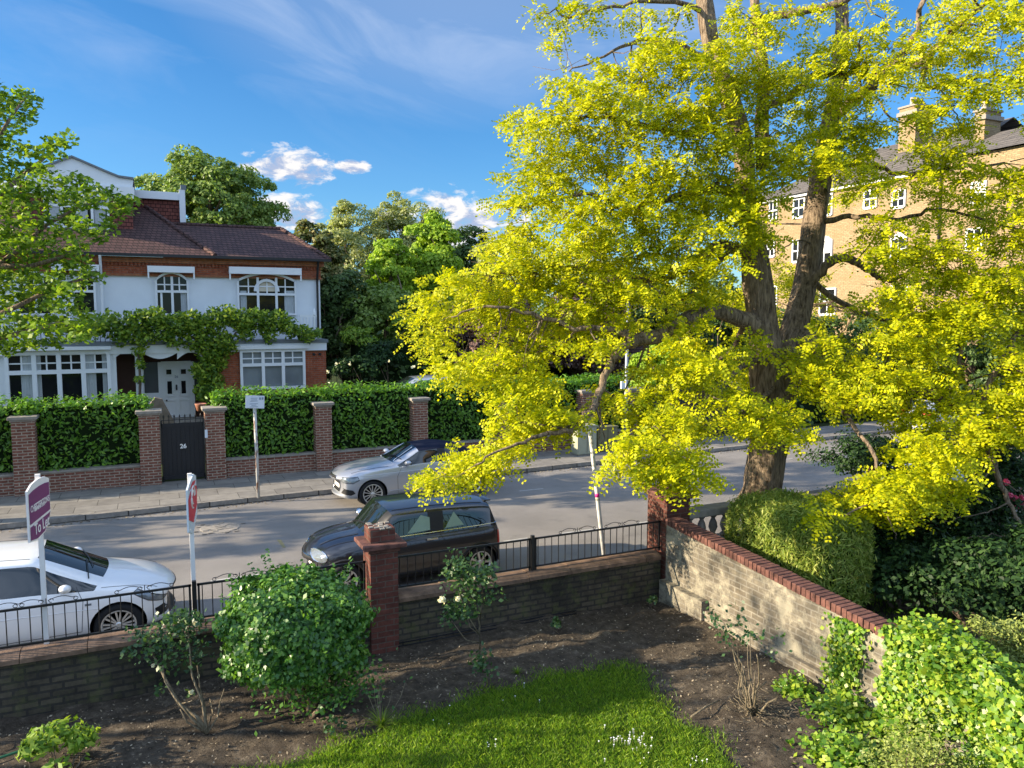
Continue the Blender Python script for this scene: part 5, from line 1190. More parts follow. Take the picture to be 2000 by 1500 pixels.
# parking sign on a leaning rusty pole
b = at(505, 972, z=.12); tp = at(497, 796, Y=b.y-.05)
tg_ = thing('parking_sign', 'small pale parking times sign on a chipped white pole in front of the laurel hedge', 'sign', (b.x, b.y, .12))
def chip(name, c1, c2):
    def bb(t, o):
        g = G(t); p = g.obj(); mp = g.n('ShaderNodeMapping'); g.l(p, mp.inputs[0]); mp.inputs['Scale'].default_value = (1,1,.25)
        g.l(g.pbsdf(g.ramp(g.noise(mp.outputs[0], 14, 6, .7), [(.52, c1), (.58, c2)]), .7, .2), o.inputs[0])
    return mat(name, bb)
M['chipped'] = chip('chipped_rusty_pole_paint', (.48,.48,.46), (.16,.08,.05))
MB().tube([b, tp + Vector((0,0,.30))], .040, 10).build('pole', M['chipped'], tg_, True)
c = at(498, 785, Y=tp.y-.06); w_, h_ = .22, .155; an = R(-3)
def SP(x, z): return Vector((c.x + x*math.cos(an) - z*math.sin(an)*1, c.y, c.z + z*math.cos(an) - x*math.sin(an)*-1*1.4 + .0))
pl = MB().prism([SP(-w_, -h_), SP(w_, -h_), SP(w_, h_), SP(-w_, h_)], (0, .012, 0)).build('sign_plate', M['sign_white'], tg_)
mb = MB()
for (x, z) in ((.115, .085), (.175, .090)): p = SP(x, z); mb.box(p.x-.022, p.y-.006, p.z-.028, p.x+.022, p.y-.001, p.z+.028)
for (z, l_) in ((.09,.08),(.05,.07),(.02,.09),(-.045,.10),(-.08,.06),(-.12,.10)): p = SP(-.02, z); mb.box(p.x-l_, p.y-.005, p.z-.006, p.x+l_*.9, p.y-.001, p.z+.006)
mb.build('sign_lettering', plain('faded_ink', (.22,.28,.38), .6), pl)
p = SP(.175, .09)
# white leaning post by the near kerb
b = at(1185, 1112, z=.12); b.y = 10.9; b = Vector((at(1185, 1112, Y=10.9).x, 10.9, .12)); tp = at(1152, 838, Y=10.95)
lp = thing('leaning_post', 'slim white post leaning left on the near pavement with a pink sticker', 'post', b)
MB().tube([b, tp], .036, 10).build('pole', M['pole_white'], lp, True)
for f0, f1, m_ in ((.555, .58, 'sticker'), (.535, .55, 'cabinet')):
    MB().tube([b.lerp(tp, f0), b.lerp(tp, f1)], .0375, 10).build('sticker_band', M[m_], lp, True)
# lamp post on the far pavement
b = at(1222, 800, Y=22.0); b = Vector((b.x, 22.0, .12)); lp = thing('lamp_post', 'tall grey steel lamp post on the far pavement beside the right hand brick pier', 'lamp post', b)
MB().tube([b, b+Vector((0,0,1.1)), b+Vector((.0,0,1.15)), b+Vector((.05,0,6.4))], [.085, .085, .06, .045], 12).build('column', M['steel'], lp, True)
MB().tube([b+Vector((.05,0,6.4)), b+Vector((.1,-.5,6.65)), b+Vector((.1,-1.0,6.7))], .03, 8).build('arm', M['steel'], lp, True); MB().box(b.x, b.y-1.5, 6.78, b.x+.22, b.y-.95, 6.88).build('lantern', M['lamp_glass'], lp, bevel=.02)
bxp = at(1217, 752, Y=21.88); MB().box(bxp.x-.08, 21.84, bxp.z-.12, bxp.x+.06, 21.93, bxp.z+.12).build('notice_box', M['sign_white'], lp)
# blue sign on white pole far right
b = at(1818, 760, Y=23.2); b = Vector((b.x, 23.2, .12)); sg = thing('blue_sign', 'small blue rectangular sign on a white pole up the street', 'sign', b); zt_ = at(1818, 683, Y=23.2)
MB().tube([b, Vector((b.x, b.y, zt_.z))], .05, 8).build('pole', M['pole_white'], sg, True); MB().box(zt_.x-.22, 23.12, zt_.z-.48, zt_.x+.22, 23.14, zt_.z+.02).build('sign_plate', M['sign_blue'], sg)
# utility cabinets
ca = at(1128, 891, z=.12); cabY = ca.y; cx0, cx1 = ca.x, at(1165, 880, Y=cabY).x
cb = thing('utility_cabinet', 'sage green roadside utility cabinet with two doors on the far pavement', 'cabinet', (cx0+.3, cabY+.1, .12))
ztp = at(1145, 834, Y=cabY).z
MB().box(cx0, cabY, .16, cx1, cabY+.42, ztp).build('housing', M['cabinet'], cb, bevel=.01); MB().box(cx0-.03, cabY-.03, ztp+.001, cx1+.03, cabY+.45, ztp+.05).build('lid', M['cabinet'], cb, bevel=.01); MB().box(cx0+.02, cabY+.02, .10, cx1-.02, cabY+.4, .158).build('base', M['stone'], cb)
mb = MB(); mb.box((cx0+cx1)/2-.006, cabY-.006, .22, (cx0+cx1)/2+.006, cabY-.001, ztp-.05); mb.box((cx0+cx1)/2+.05, cabY-.02, .7, (cx0+cx1)/2+.08, cabY-.001, .8); mb.build('door_seam', M['black'], cb)
ca2 = at(1170, 884, z=.12); x0 = at(1168, 880, Y=cabY+.35).x; x1 = at(1206, 870, Y=cabY+.35).x
cb = thing('utility_cabinet', 'darker olive roadside cabinet standing just right of the two door cabinet', 'cabinet', (x0+.3, cabY+.4, .12)); zt3 = at(1185, 836, Y=cabY+.35).z
M['cabinet2'] = plain('olive_cabinet', (.17,.16,.085), .6, var=.1)
MB().box(x0, cabY+.35, .14, x1, cabY+.7, zt3).build('housing', M['cabinet2'], cb, bevel=.01); MB().box(x0-.03, cabY+.33, zt3+.001, x1+.03, cabY+.73, zt3+.05).build('lid', M['cabinet2'], cb, bevel=.01)
mb = MB(); mb.box((x0+x1)/2-.006, cabY+.344, .2, (x0+x1)/2+.006, cabY+.349, zt3-.05); mb.build('door_seam', M['black'], cb)
# terracotta pot and a red toy near the porch
q = at(392, 790, Y=26.0); tag(MB().lathe([(.12, q.z-.2), (.17, q.z), (.18, q.z+.03), (.16, q.z+.03), (.1, q.z-.05)], (q.x, 26, 0), 16).build('plant_pot', M['terracotta'], None, True), 'terracotta plant pot beside the front steps right of the gate', 'pot')
# ================================================================ the golden tree
TB = Vector((9.85, 10.75, .1))
gtree = thing('golden_locust_tree', 'large golden yellow locust tree with twin rugged trunks spreading over the street', 'tree', TB)
D0 = 13.7
def P3(px, py, D=D0): return at(px, py, D=D)
def smooth(ctrl, n=6):
    out = []; c = [ctrl[0]] + ctrl + [ctrl[-1]]
    for i in range(1, len(c)-2):
        p0, p1, p2, p3 = (np.array(q, float) for q in c[i-1:i+3])
        for k in range(n):
            t = k/n; out.append(.5*((2*p1)+(-p0+p2)*t+(2*p0-5*p1+4*p2-p3)*t*t+(-p0+3*p1-3*p2+p3)*t**3))
    out.append(np.array(c[-2], float)); return out
limb_pts3 = []
def limb(ctrl, name='limb', n=8, m='bark', jit=0):
    # ctrl: (px, py, depth, radius m)
    s = smooth([tuple(P3(a, b, d)) + (r_,) for a, b, d, r_ in ctrl], 5); pts = [Vector(q[:3]) + Vector([random.gauss(0, jit) for _ in range(3)]) for q in s]
    mb = MB(); mb.tube(pts, [max(q[3], .006) for q in s], n)
    if name == 'trunk':   # fluted, burred skin
        vv = []
        for i, v in enumerate(mb.v):
            j = i % n; k = i // n
            if k < len(pts):
                c = pts[k]; d = Vector(v) - c; vv.append(tuple(c + d * (1 + .09*math.sin(j*2.4 + k*.12) + .05*math.sin(j*5.1+k*.5))))
            else: vv.append(v)
        mb.v = vv
    o = mb.build(name, M[m], gtree, True); limb_pts3.extend([(p, q[3]) for p, q in zip(pts, s)]); return o
limb([(1487,985,13.6,.42), (1490,940,13.6,.32), (1503,860,13.6,.33), (1510,790,13.6,.36), (1500,720,13.6,.30), (1492,640,13.6,.25), (1480,560,13.6,.245), (1470,470,13.6,.20), (1455,380,13.6,.18), (1450,280,13.7,.17), (1420,180,13.8,.16), (1390,90,13.9,.15), (1376,0,14,.14), (1368,-90,14,.12), (1360,-180,14,.09)], 'trunk', 20)
limb([(1522,800,13.9,.22), (1535,730,14.0,.26), (1552,640,14.1,.22), (1575,540,14.3,.205), (1590,440,14.4,.205), (1603,350,14.5,.19), (1618,260,14.5,.17), (1636,150,14.6,.14), (1645,50,14.7,.12), (1640,-60,14.8,.10), (1650,-160,14.8,.07)], 'trunk', 18)
limb([(1490,330,13.7,.12), (1488,230,13.6,.12), (1492,150,13.5,.10), (1480,60,13.4,.09), (1468,-60,13.4,.07)], 'limb', 10)
LB = [
 [(1480,640,13.4,.17), (1420,610,13.1,.14), (1360,615,12.7,.13), (1290,652,12.3,.12), (1238,664,12.0,.10), (1205,645,11.9,.055), (1120,640,11.8,.042), (1040,612,11.7,.032), (950,600,11.6,.020), (880,620,11.5,.010)],
 [(1240,664,12.0,.09), (1200,695,11.8,.07), (1178,745,11.6,.06), (1160,790,11.4,.055), (1142,815,11.2,.05), (1112,838,11.0,.04), (1060,850,10.8,.03), (1000,872,10.6,.02), (930,905,10.4,.012)],
 [(1142,815,11.2,.03), (1100,835,11.1,.02), (1050,825,11,.015), (1000,830,11,.01)],
 [(1178,745,11.6,.03), (1170,790,11.5,.018), (1168,860,11.4,.01)],
 [(1560,650,14,.17), (1600,690,13.6,.15), (1660,725,13.2,.13), (1730,748,12.9,.12), (1800,760,12.6,.11), (1850,785,12.4,.09), (1890,812,12.2,.07), (1920,850,12.0,.055), (1945,920,11.8,.045), (1970,980,11.7,.035), (1998,1040,11.6,.02)],
 [(1890,812,12.2,.05), (1950,850,12.0,.04), (2010,885,11.8,.03), (2080,920,11.6,.02)],
 [(1880,820,12.2,.04), (1895,880,12,.03), (1905,940,11.9,.02), (1912,975,11.9,.01)],
 [(1890,812,12.2,.06), (1925,770,12.2,.05), (1960,700,12.3,.045), (1985,650,12.4,.04), (2010,560,12.5,.03)],
 [(1850,785,12.4,.05), (1870,720,12.4,.035), (1890,640,12.5,.03), (1900,560,12.6,.02)],
 [(1580,560,14.2,.12), (1605,530,14.0,.09), (1640,505,13.9,.08), (1672,510,13.8,.075), (1700,530,13.8,.065), (1728,545,13.8,.055), (1760,540,13.7,.04), (1800,520,13.6,.02)],
 [(1625,240,14.5,.12), (1650,210,14.3,.10), (1700,165,14.0,.10), (1745,125,13.8,.095), (1800,118,13.6,.08), (1850,75,13.4,.06), (1900,25,13.2,.05), (1960,-20,13,.04)],
 [(1745,125,13.8,.07), (1790,60,13.6,.05), (1800,10,13.5,.045), (1830,-40,13.4,.03)],
 [(1800,100,13.6,.05), (1812,130,13.5,.05), (1800,160,13.4,.04), (1820,172,13.3,.035), (1870,158,13.2,.03), (1940,150,13,.02), (2010,165,13,.012)],
 [(1490,210,13.6,.07), (1540,190,13.4,.07), (1585,155,13.2,.065), (1640,142,13,.05), (1700,150,12.9,.03)],
 [(1485,40,13.5,.07), (1530,28,13.4,.07), (1590,18,13.3,.065), (1650,0,13.2,.06), (1720,-40,13.2,.04)],
 [(1390,120,13.9,.06), (1330,90,13.4,.05), (1250,80,13,.035), (1180,110,12.7,.02), (1110,140,12.5,.012)],
 [(1450,290,13.7,.09), (1390,250,13.3,.07), (1320,260,12.9,.05), (1240,240,12.6,.04), (1150,230,12.4,.03), (1060,240,12.3,.015)],
 [(1455,400,13.6,.10), (1400,370,13.2,.08), (1320,385,12.8,.06), (1230,400,12.5,.045), (1140,380,12.3,.03), (1050,400,12.2,.02), (990,410,12.1,.01)],
 [(1470,500,13.5,.09), (1410,480,13.1,.075), (1350,520,12.7,.06), (1290,545,12.4,.05), (1210,540,12.2,.035), (1120,520,12.1,.025), (1020,530,12,.02), (930,540,11.9,.01)],
 [(1430,480,13.2,.045), (1380,540,12.9,.04), (1340,580,12.7,.03), (1280,610,12.5,.02)],
 [(1500,700,13.4,.06), (1450,720,12.8,.045), (1390,760,12.2,.035), (1330,800,11.6,.03), (1260,850,11.2,.02), (1210,900,11,.012)],
 [(1510,760,13.3,.05), (1480,790,12.7,.035), (1450,810,12.2,.02), (1430,850,12,.01)],
 [(1535,690,13.6,.06), (1580,720,12.8,.05), (1640,800,12,.04), (1700,880,11.4,.03), (1720,960,11,.02), (1640,1010,10.8,.01)],
 [(1590,440,14.4,.07), (1660,420,14,.05), (1740,430,13.6,.04), (1830,410,13.3,.03), (1920,430,13,.02), (2020,450,12.8,.015)],
 [(1604,340,14.5,.06), (1680,320,14.1,.045), (1760,340,13.7,.035), (1850,330,13.3,.03), (1960,320,13,.02)],
 [(1376,20,14,.05), (1300,0,13.6,.04), (1200,10,13.3,.03), (1130,30,13,.02), (1060,20,12.8,.01)],
 [(1500,560,13.6,.06), (1440,660,14.5,.05), (1380,720,15.2,.03), (1300,740,15.6,.02)],
 [(1576,540,14.3,.06), (1660,600,14.8,.05), (1760,630,15,.035), (1880,640,15,.02)],
]
for l_ in LB: limb(l_, 'limb', 8, 'bark', .02)
# bare grey twigs hanging low on the right
for l_ in ([(1945,920,11.8,.02),(1905,940,11.6,.012),(1860,945,11.5,.008),(1830,960,11.4,.005)], [(1970,980,11.7,.015),(1930,1000,11.6,.01),(1880,1010,11.5,.007),(1840,1020,11.5,.004)], [(1998,1040,11.6,.012),(1960,1045,11.6,.01),(1900,1050,11.5,.008),(1850,1058,11.5,.004)],
           [(1900,850,11.9,.015),(1880,900,11.7,.009),(1850,930,11.6,.005)], [(1960,940,11.8,.012),(1990,960,11.7,.01),(2030,1000,11.6,.006)], [(1730,1000,11,.010),(1745,1035,10.9,.007),(1750,1052,10.9,.004)], [(1160,790,11.4,.02),(1180,840,11.3,.012),(1172,870,11.2,.008)],
           [(1590,480,14.3,.02),(1560,470,13.9,.014),(1510,495,13.6,.008)], [(1760,340,13.7,.012),(1830,310,13.4,.01),(1900,290,13.2,.007),(1960,300,13,.004)], [(1800,118,13.6,.02),(1850,200,13.4,.013),(1890,260,13.2,.008),(1900,300,13.2,.005)], [(1700,165,14,.025),(1740,230,13.7,.018),(1800,260,13.5,.012),(1830,330,13.4,.006)]):
    limb(l_, 'twig', 5, 'twig', .012)
outline = [(1075,130),(1130,150),(1180,100),(1250,75),(1310,60),(1370,110),(1400,60),(1460,20),(1540,60),(1600,40),(1700,20),(1800,-60),(2080,-60),(2080,860),(1990,880),(1905,905),(1850,990),(1740,1030),(1690,1000),(1600,1042),(1578,1010),(1650,945),(1745,915),(1760,870),(1790,845),(1765,825),(1690,800),(1640,825),(1610,790),(1560,775),(1530,800),(1545,865),(1500,880),(1460,850),(1420,868),(1395,838),(1345,845),(1345,885),(1390,955),(1330,972),(1270,950),(1160,928),(1150,905),(1195,870),(1150,842),(1110,862),(1060,868),(1010,895),(970,925),(905,955),(842,962),(842,925),(900,880),(960,830),(1000,780),(985,760),(950,775),(885,785),(855,745),(820,700),(808,670),(825,630),(808,590),(812,560),(850,535),(900,500),(930,490),(970,470),(985,430),(962,400),(1000,370),(1020,320),(995,240),(1010,205),(1080,190),(1110,165)]
holes = [[(1118,818),(1212,818),(1212,898),(1118,898)], [(1348,-20),(1412,-20),(1405,90),(1365,90)], [(1622,-20),(1668,-20),(1660,75),(1630,75)], [(1225,745),(1262,745),(1262,800),(1225,800)], [(1440,880),(1545,870),(1545,960),(1440,960)], [(1505,365),(1590,345),(1680,350),(1700,420),(1690,465),(1655,500),(1560,525),(1505,500)], [(1590,505),(1700,500),(1745,520),(1700,580),(1610,575)], [(1350,768),(1395,758),(1440,790),(1405,835),(1355,838)], [(880,700),(940,690),(960,660),(935,640),(890,650)],
         [(1085,705),(1170,690),(1200,740),(1180,790),(1110,790),(1075,750)], [(1700,200),(1760,180),(1790,250),(1770,330),(1710,330)], [(1870,200),(1990,190),(2060,240),(2050,300),(1900,300)], [(1740,360),(1850,350),(1870,440),(1780,455),(1735,430)], [(1720,-40),(1870,-40),(1800,60),(1720,80)],
         [(1380,610),(1440,600),(1450,640),(1400,650)], [(1265,600),(1330,620),(1290,650)], [(1030,575),(1085,560),(1090,600),(1040,620)], [(1860,660),(1900,640),(1960,660),(1960,745),(1880,750)], [(1590,580),(1690,590),(1740,625),(1640,630)], [(1200,660),(1260,650),(1270,700),(1210,730)], [(1550,60),(1610,70),(1620,110),(1560,120)], [(1640,630),(1700,640),(1720,700),(1650,700)]]
# pads of foliage: a blue-noise scatter through the crown, each given its own depth; the picture's sparse parts get fewer
cand = []; pads = []
def inpoly(x, y, poly):
    r_ = False; n = len(poly)
    for i in range(n):
        (x0, y0), (x1, y1) = poly[i], poly[(i+1) % n]
        if (y0 > y) != (y1 > y) and x < (x1-x0)*(y-y0)/(y1-y0)+x0: r_ = not r_
    return r_
rnd = random.Random(5)
for layer in range(2):
    got = []
    for _ in range(9000):
        x, y = rnd.uniform(800, 2090), rnd.uniform(-45, 1045)
        if not (inpoly(x, y+24, outline) and inpoly(x, y-14, outline)): continue
        gv = math.sin(x*.013+y*.031+1.0)*math.sin(x*.029-y*.021+.6) + .5*math.sin(x*.051+y*.043)*math.sin(y*.061-x*.017)
        gt_ = .50 if 950 < x < 1480 and y > 330 else .62
        if gv > (gt_ if layer == 0 else gt_ - .35) and y < 820: continue
        inh = any(inpoly(x+a, y+b, h) for h in holes for a, b in ((0,0),(17,0),(-17,0),(0,12),(0,-20)))
        if inh and rnd.random() > (.02): continue
        if layer and x > 1480 and y < 640 and rnd.random() < .45: continue
        if layer and 1150 < x and y < 250 and rnd.random() < .35: continue
        if layer and rnd.random() < .05: continue
        d_ = 39 if layer == 0 else 50
        if x > 1690 and y < 480: d_ *= 1.25
        if any((x-a)**2 + ((y-b)*1.15)**2 < d_**2 for a, b in got): continue
        got.append((x, y))
        # depth: lower outer parts hang towards us, the middle fills the crown
        base = 12.1 + (x > 1450)*.3 - max(0, (y-650))*.0042
        spread = 1.0 if layer == 0 else 2.4 if layer == 1 else 3.6
        D = base + rnd.uniform(-.5, .5)*spread + (0 if layer == 0 else 1.2 if layer == 1 else 2.6)
        if y > 880: D = min(D, 11.6 if x > 1400 else 11.4)
        if y > 860 and 1200 < x < 1420: D = 10.4 + rnd.uniform(-.4, .3)
        if 1415 < x < 1560 and 480 < y < 900 and not (770 < y < 862 or 655 < y < 690 and x < 1480):
            if rnd.random() < .6: continue
            D = 15 + rnd.uniform(0, 2)
        if 1540 < x < 1640 and 330 < y < 640: D = 15.3 + rnd.uniform(0, 2)
        pads.append((x, y, D, rnd.uniform(30, 48)))
for (x, y, r_) in ((1250,22,24), (1215,40,20), (1290,88,26), (1340,110,26), (1550,20,22), (1590,30,20), (1620,8,18), (1700,10,26), (1740,40,24), (1180,8,18), (1440,12,22), (1500,15,22), (1000,606,26), (1090,632,24), (940,598,26), (1160,648,20), (1050,15,16),(1042,30,12),(1100,50,24),(1120,20,26),(1150,10,24),(1085,85,18),(1160,50,18),(1090,95,14),(1310,35,18),(1330,15,22),(1300,60,14),(1420,30,22),(1860,60,20),(1450,770,26),(1500,845,26),(1470,828,26),(1515,820,22)): pads.append((x, y, 12.8, r_))
def compound(C, out, n):
    """n pinnate leaves around pad centre C with radii R3, drooping outward"""
    c = np.array(C[0]); rx, rz = C[1]*1.12, C[1]*.38
    d = sphere_pts(n); pos = c + d * rng.uniform(.15, 1.0, (n, 1)) * np.array([rx, rx, rz])
    dirs = unit(d * np.array([1, 1, .35]) + np.array([-.12, -.1, -.20]) + rng.normal(0, .42, (n, 3)))
    up = unit(np.array([-.42, -.30, .85]) + rng.normal(0, .34, (n, 3))); side = unit(np.cross(dirs, up)); upn = np.cross(side, dirs)
    m = 6; L_ = rng.uniform(.18, .32, (n, 1, 1)); t = np.linspace(.12, 1, m).reshape(1, m, 1)
    mid = pos[:, None] + dirs[:, None]*L_*t - np.array([0, 0, 1.0])*L_*(t**2)*.25
    V = []
    for sg in (-1, 1):
        ax = unit(side[:, None]*sg + dirs[:, None]*.35 - np.array([0,0,.25]) + rng.normal(0, .16, (n, m, 3))); ll = .068*(1.15-.35*t)*rng.uniform(.8, 1.2, (n, m, 1)); ww = unit(np.cross(ax, upn[:, None] + rng.normal(0, .3, (n, m, 3))))*.0200*rng.uniform(.8, 1.25, (n, m, 1))
        q = np.empty((n, m, 4, 3)); q[:, :, 0] = mid; q[:, :, 1] = mid + ax*ll*.5 + ww; q[:, :, 2] = mid + ax*ll; q[:, :, 3] = mid + ax*ll*.5 - ww; V.append(q.reshape(-1, 3))
    return np.concatenate(V)
Vs = []; tw = MB(); LP = np.array([tuple(p) for p, r_ in limb_pts3]); LR = np.array([r_ for p, r_ in limb_pts3])
for (x, y, D, r_) in pads:
    c = P3(x, y, D); rm = r_*D/F
    Vs.append(compound((c, rm), None, int(42*(r_/40)**1.6)))
    if rnd.random() < .75:
        k = int(np.argmin(np.linalg.norm(LP - np.array(c), axis=1) + (LR > .15)*.6)); a = Vector(LP[k]); r0 = min(.022, LR[k]*.5)
        if (a - c).length < 2.6: tw.tube(limb_pts(a, c, 5, .08), [r0*(1-j/6.2) for j in range(6)], 4, cap=False)
        for q in range(2):
            e = c + Vector((random.gauss(0, rm*.7), random.gauss(0, rm*.7), random.gauss(0, rm*.3))); tw.tube(limb_pts(a.lerp(c, .8), e, 3, .08), [.007, .005, .004, .003], 3, cap=False)
tw.build('twigs', M['twig'], gtree)
V = np.concatenate(Vs); npmesh('crown', V, np.arange(len(V)).reshape(-1, 4), M['golden'], gtree)
print('golden leaflets', len(V)//4)

# ================================================================ sweetgum on the far pavement at the left edge
sg = thing('sweetgum_tree', 'light green street tree at the left edge in front of the white and brick house', 'tree', (-6.2, 20.4, .1))
tr = MB(); tp_ = [Vector((-6.2, 20.4, 0)), Vector((-6.15, 20.4, 2)), Vector((-6.1, 20.3, 4)), Vector((-6.0, 20.3, 6)), Vector((-5.9, 20.3, 8)), Vector((-5.8, 20.3, 10))]; tr.tube(tp_, [.24, .2, .17, .14, .10, .05], 10)
for ctrl in ([(-60,560),(20,500),(90,440),(160,400),(230,395)], [(-60,480),(0,380),(60,330),(110,290)], [(-60,640),(30,600),(110,560),(180,540)], [(-80,420),(-20,300),(20,230),(50,190)], [(-60,680),(40,650),(120,630),(180,650)], [(-60,520),(60,520),(130,500),(190,470)]):
    tr.tube([at(x, y, D=16.9 + .3*i) for i, (x, y) in enumerate(ctrl)], [.07, .055, .04, .025, .012][:len(ctrl)], 6)
tr.build('trunk', M['bark'], sg, True)
o2 = [(-140,100),(30,180),(70,185),(75,215),(30,260),(45,290),(80,270),(135,265),(140,290),(95,320),(110,345),(150,340),(170,370),(205,365),(262,392),(258,410),(215,440),(220,458),(150,470),(165,510),(190,525),(195,545),(180,560),(150,600),(180,630),(215,635),(190,650),(130,665),(60,680),(20,690),(-140,700)]
h2 = [[(95,392),(150,385),(210,400),(205,440),(100,440)], [(150,440),(215,445),(240,480),(170,490)], [(140,530),(190,540),(185,600),(150,600)], [(60,360),(90,330),(130,350),(110,375)], [(10,690),(10,660),(110,680),(110,700)], [(70,300),(60,260),(130,300)], [(100,395),(200,440),(100,440)], [(190,470),(60,485),(70,470)], [(120,480),(60,495),(110,520)]]
Ps = []
for _ in range(9000):
    x, y = rnd.uniform(-140, 262), rnd.uniform(100, 700)
    if not inpoly(x, y, o2) or (any(inpoly(x, y, h) for h in h2) and rnd.random() > .12): continue
    if any((x-a)**2+(y-b)**2 < 20**2 for a, b, _ in Ps): continue
    Ps.append((x, y, 17.6 + rnd.uniform(-1.6, 1.6)))
P = np.concatenate([np.array(at(x, y, D=D)) + sphere_pts(66)*rng.uniform(.3, 1, (66, 1))*np.array([.30, .34, .20]) for x, y, D in Ps]); N = np.tile([0, -.3, 1.], (len(P), 1))
V, Q = leaves(P, N, .12, .8, .6, .6); npmesh('crown', V, Q, M['gum'], sg)
# street trees up the road on the left, outside the picture: their shade falls across the road and garden
make_tree('street_tree', 'street tree on the near pavement left of the picture', (-10, 11.2, 0), (-10, 11.2, 6.4), (2.6, 2.3, 2.4), 'gum', 10, 50, .14, .12, 'street trees further left', lump=.17)
make_tree('street_tree', 'street tree on the far pavement left of the picture', (-17, 21.4, 0), (-17, 21.2, 6.2), (2.8, 2.2, 2.8), 'gum', 34, 90, .22, .2, 'street trees further left', lump=.22)

# ================================================================ trees behind
def tp(px, py, D): return at(px, py, D=D)
def bgtree(label, px, ptop, pbot, hw, D, material, nl, per, size, depth=None, **kw):
    c = at(px, (ptop+pbot)/2, D=D); rx = hw*D/F; rz = (pbot-ptop)/2*D/F
    g = Vector((c.x, c.y, 0)); return make_tree(kw.pop('name', 'background_tree'), label, g, c, (rx, depth or rx, rz), material, nl, per, size, group='trees behind the houses', **kw)
bgtree('big round mid green tree rising behind the brown tiled roof', 410, 294, 560, 150, 46, 'far_round', 290, 190, .21, lump=.16, zcut=-.5, trunk_r=.5)
bgtree('pale feathery tree left of the middle group, behind the house', 675, 380, 640, 75, 58, 'far_pale', 120, 190, .20, lump=.20)
bgtree('tall pale feathery tree with an open crown in the middle distance', 770, 372, 640, 68, 60, 'far_pale', 120, 190, .20, lump=.20)
bgtree('narrow pale tree beside the bright lime tree', 835, 385, 620, 40, 62, 'far_pale', 60, 180, .20, lump=.24)
bgtree('bright lime green tree with a pointed crown in the middle', 842, 408, 660, 68, 38, 'far_lime', 130, 170, .20, lump=.20)
bgtree('lime green tree lower and left of the pointed one', 762, 452, 660, 50, 36, 'far_lime', 80, 170, .18, lump=.24)
bgtree('dark green rounded tree far behind the lime tree', 915, 432, 620, 55, 64, 'far_dark', 70, 150, .26, lump=.24)
bgtree('wispy pale willow behind the golden branch tips', 990, 435, 640, 70, 50, 'far_pale', 90, 100, .24, lump=.2)
bgtree('brownish green magnolia towering over the right end of the house', 610, 418, 780, 82, 34, 'far_brown', 150, 190, .20, lump=.2)
bgtree('dark evergreen tree tight beside the house', 668, 500, 800, 62, 33, 'far_dark', 100, 190, .17, lump=.22)
bgtree('dark green tree in shade left of the lime trees', 760, 545, 800, 95, 33, 'far_round', 130, 190, .18, lump=.22)
bgtree('deep green tree behind the laurel hedge', 850, 560, 800, 90, 34, 'far_round', 110, 170, .18, lump=.22)
bgtree('copper leaved tree behind the golden branches', 985, 560, 790, 120, 31, 'copper', 150, 190, .16, lump=.2)
bgtree('second copper leaved tree nearer the lamp post', 1150, 520, 780, 100, 32, 'copper', 130, 190, .16, lump=.2)
bgtree('dark tree behind the lodge', 1250, 500, 740, 90, 36, 'far_dark', 110, 170, .18, lump=.2)
bgtree('light green sunlit tree over the black driveway gates', 1290, 650, 830, 62, 29, 'far_lime', 90, 200, .13, lump=.24)
bgtree('dark tree behind the golden trunk', 1400, 520, 800, 90, 34, 'far_dark', 110, 170, .18, lump=.22)
bgtree('dark green tree at the foot of the yellow building', 1560, 590, 800, 110, 38, 'far_dark', 120, 170, .18, lump=.22)
bgtree('dark green tree in front of the yellow building', 1730, 590, 800, 110, 36, 'far_dark', 120, 170, .18, lump=.22)
bgtree('shaded green tree before the wing of the yellow building', 1900, 590, 800, 120, 34, 'far_dark', 120, 170, .18, lump=.22)
bgtree('shaded tree at the right end of the street', 2040, 560, 800, 100, 33, 'far_round', 90, 150, .18, lump=.22)
bgtree('distant tree to the left behind the house', 60, 420, 640, 160, 60, 'far_dark', 90, 120, .3, lump=.22)
bgtree('tall pale tree showing through the middle of the golden crown', 1150, 430, 700, 90, 60, 'far_pale', 90, 110, .26, lump=.2)
# low shrubs and hedge masses beyond the far wall on the right
make_hedge('evergreen_hedge', 'tall dark evergreen hedge along the far side, right of the black gates', GE+.5, 40, 24.2, 26.5, 0, 3.0, 'far_dark', 40, .25, .5, .35, faces='ft')
make_hedge('evergreen_hedge', 'dark evergreen screen behind the laurel hedge and lamp post', 7, 21, 29, 30.5, 0, 3.6, 'far_dark', 45, .24, .5, .4, faces='ft')
P = np.stack([rng.uniform(-60, 140, 26000), rng.uniform(62, 120, 26000), rng.uniform(0, 8.5, 26000)], 1); P[:, 2] *= (.75 + .25*np.sin(P[:, 0]*.21)*np.cos(P[:, 0]*.083)); V, Q = leaves(P, np.tile([0, -.5, 1.], (len(P), 1)), .9, .7)
tag(npmesh('distant_wood', V, Q, M['far_dark']), 'distant band of dark trees closing the horizon', 'wood', kind='stuff')
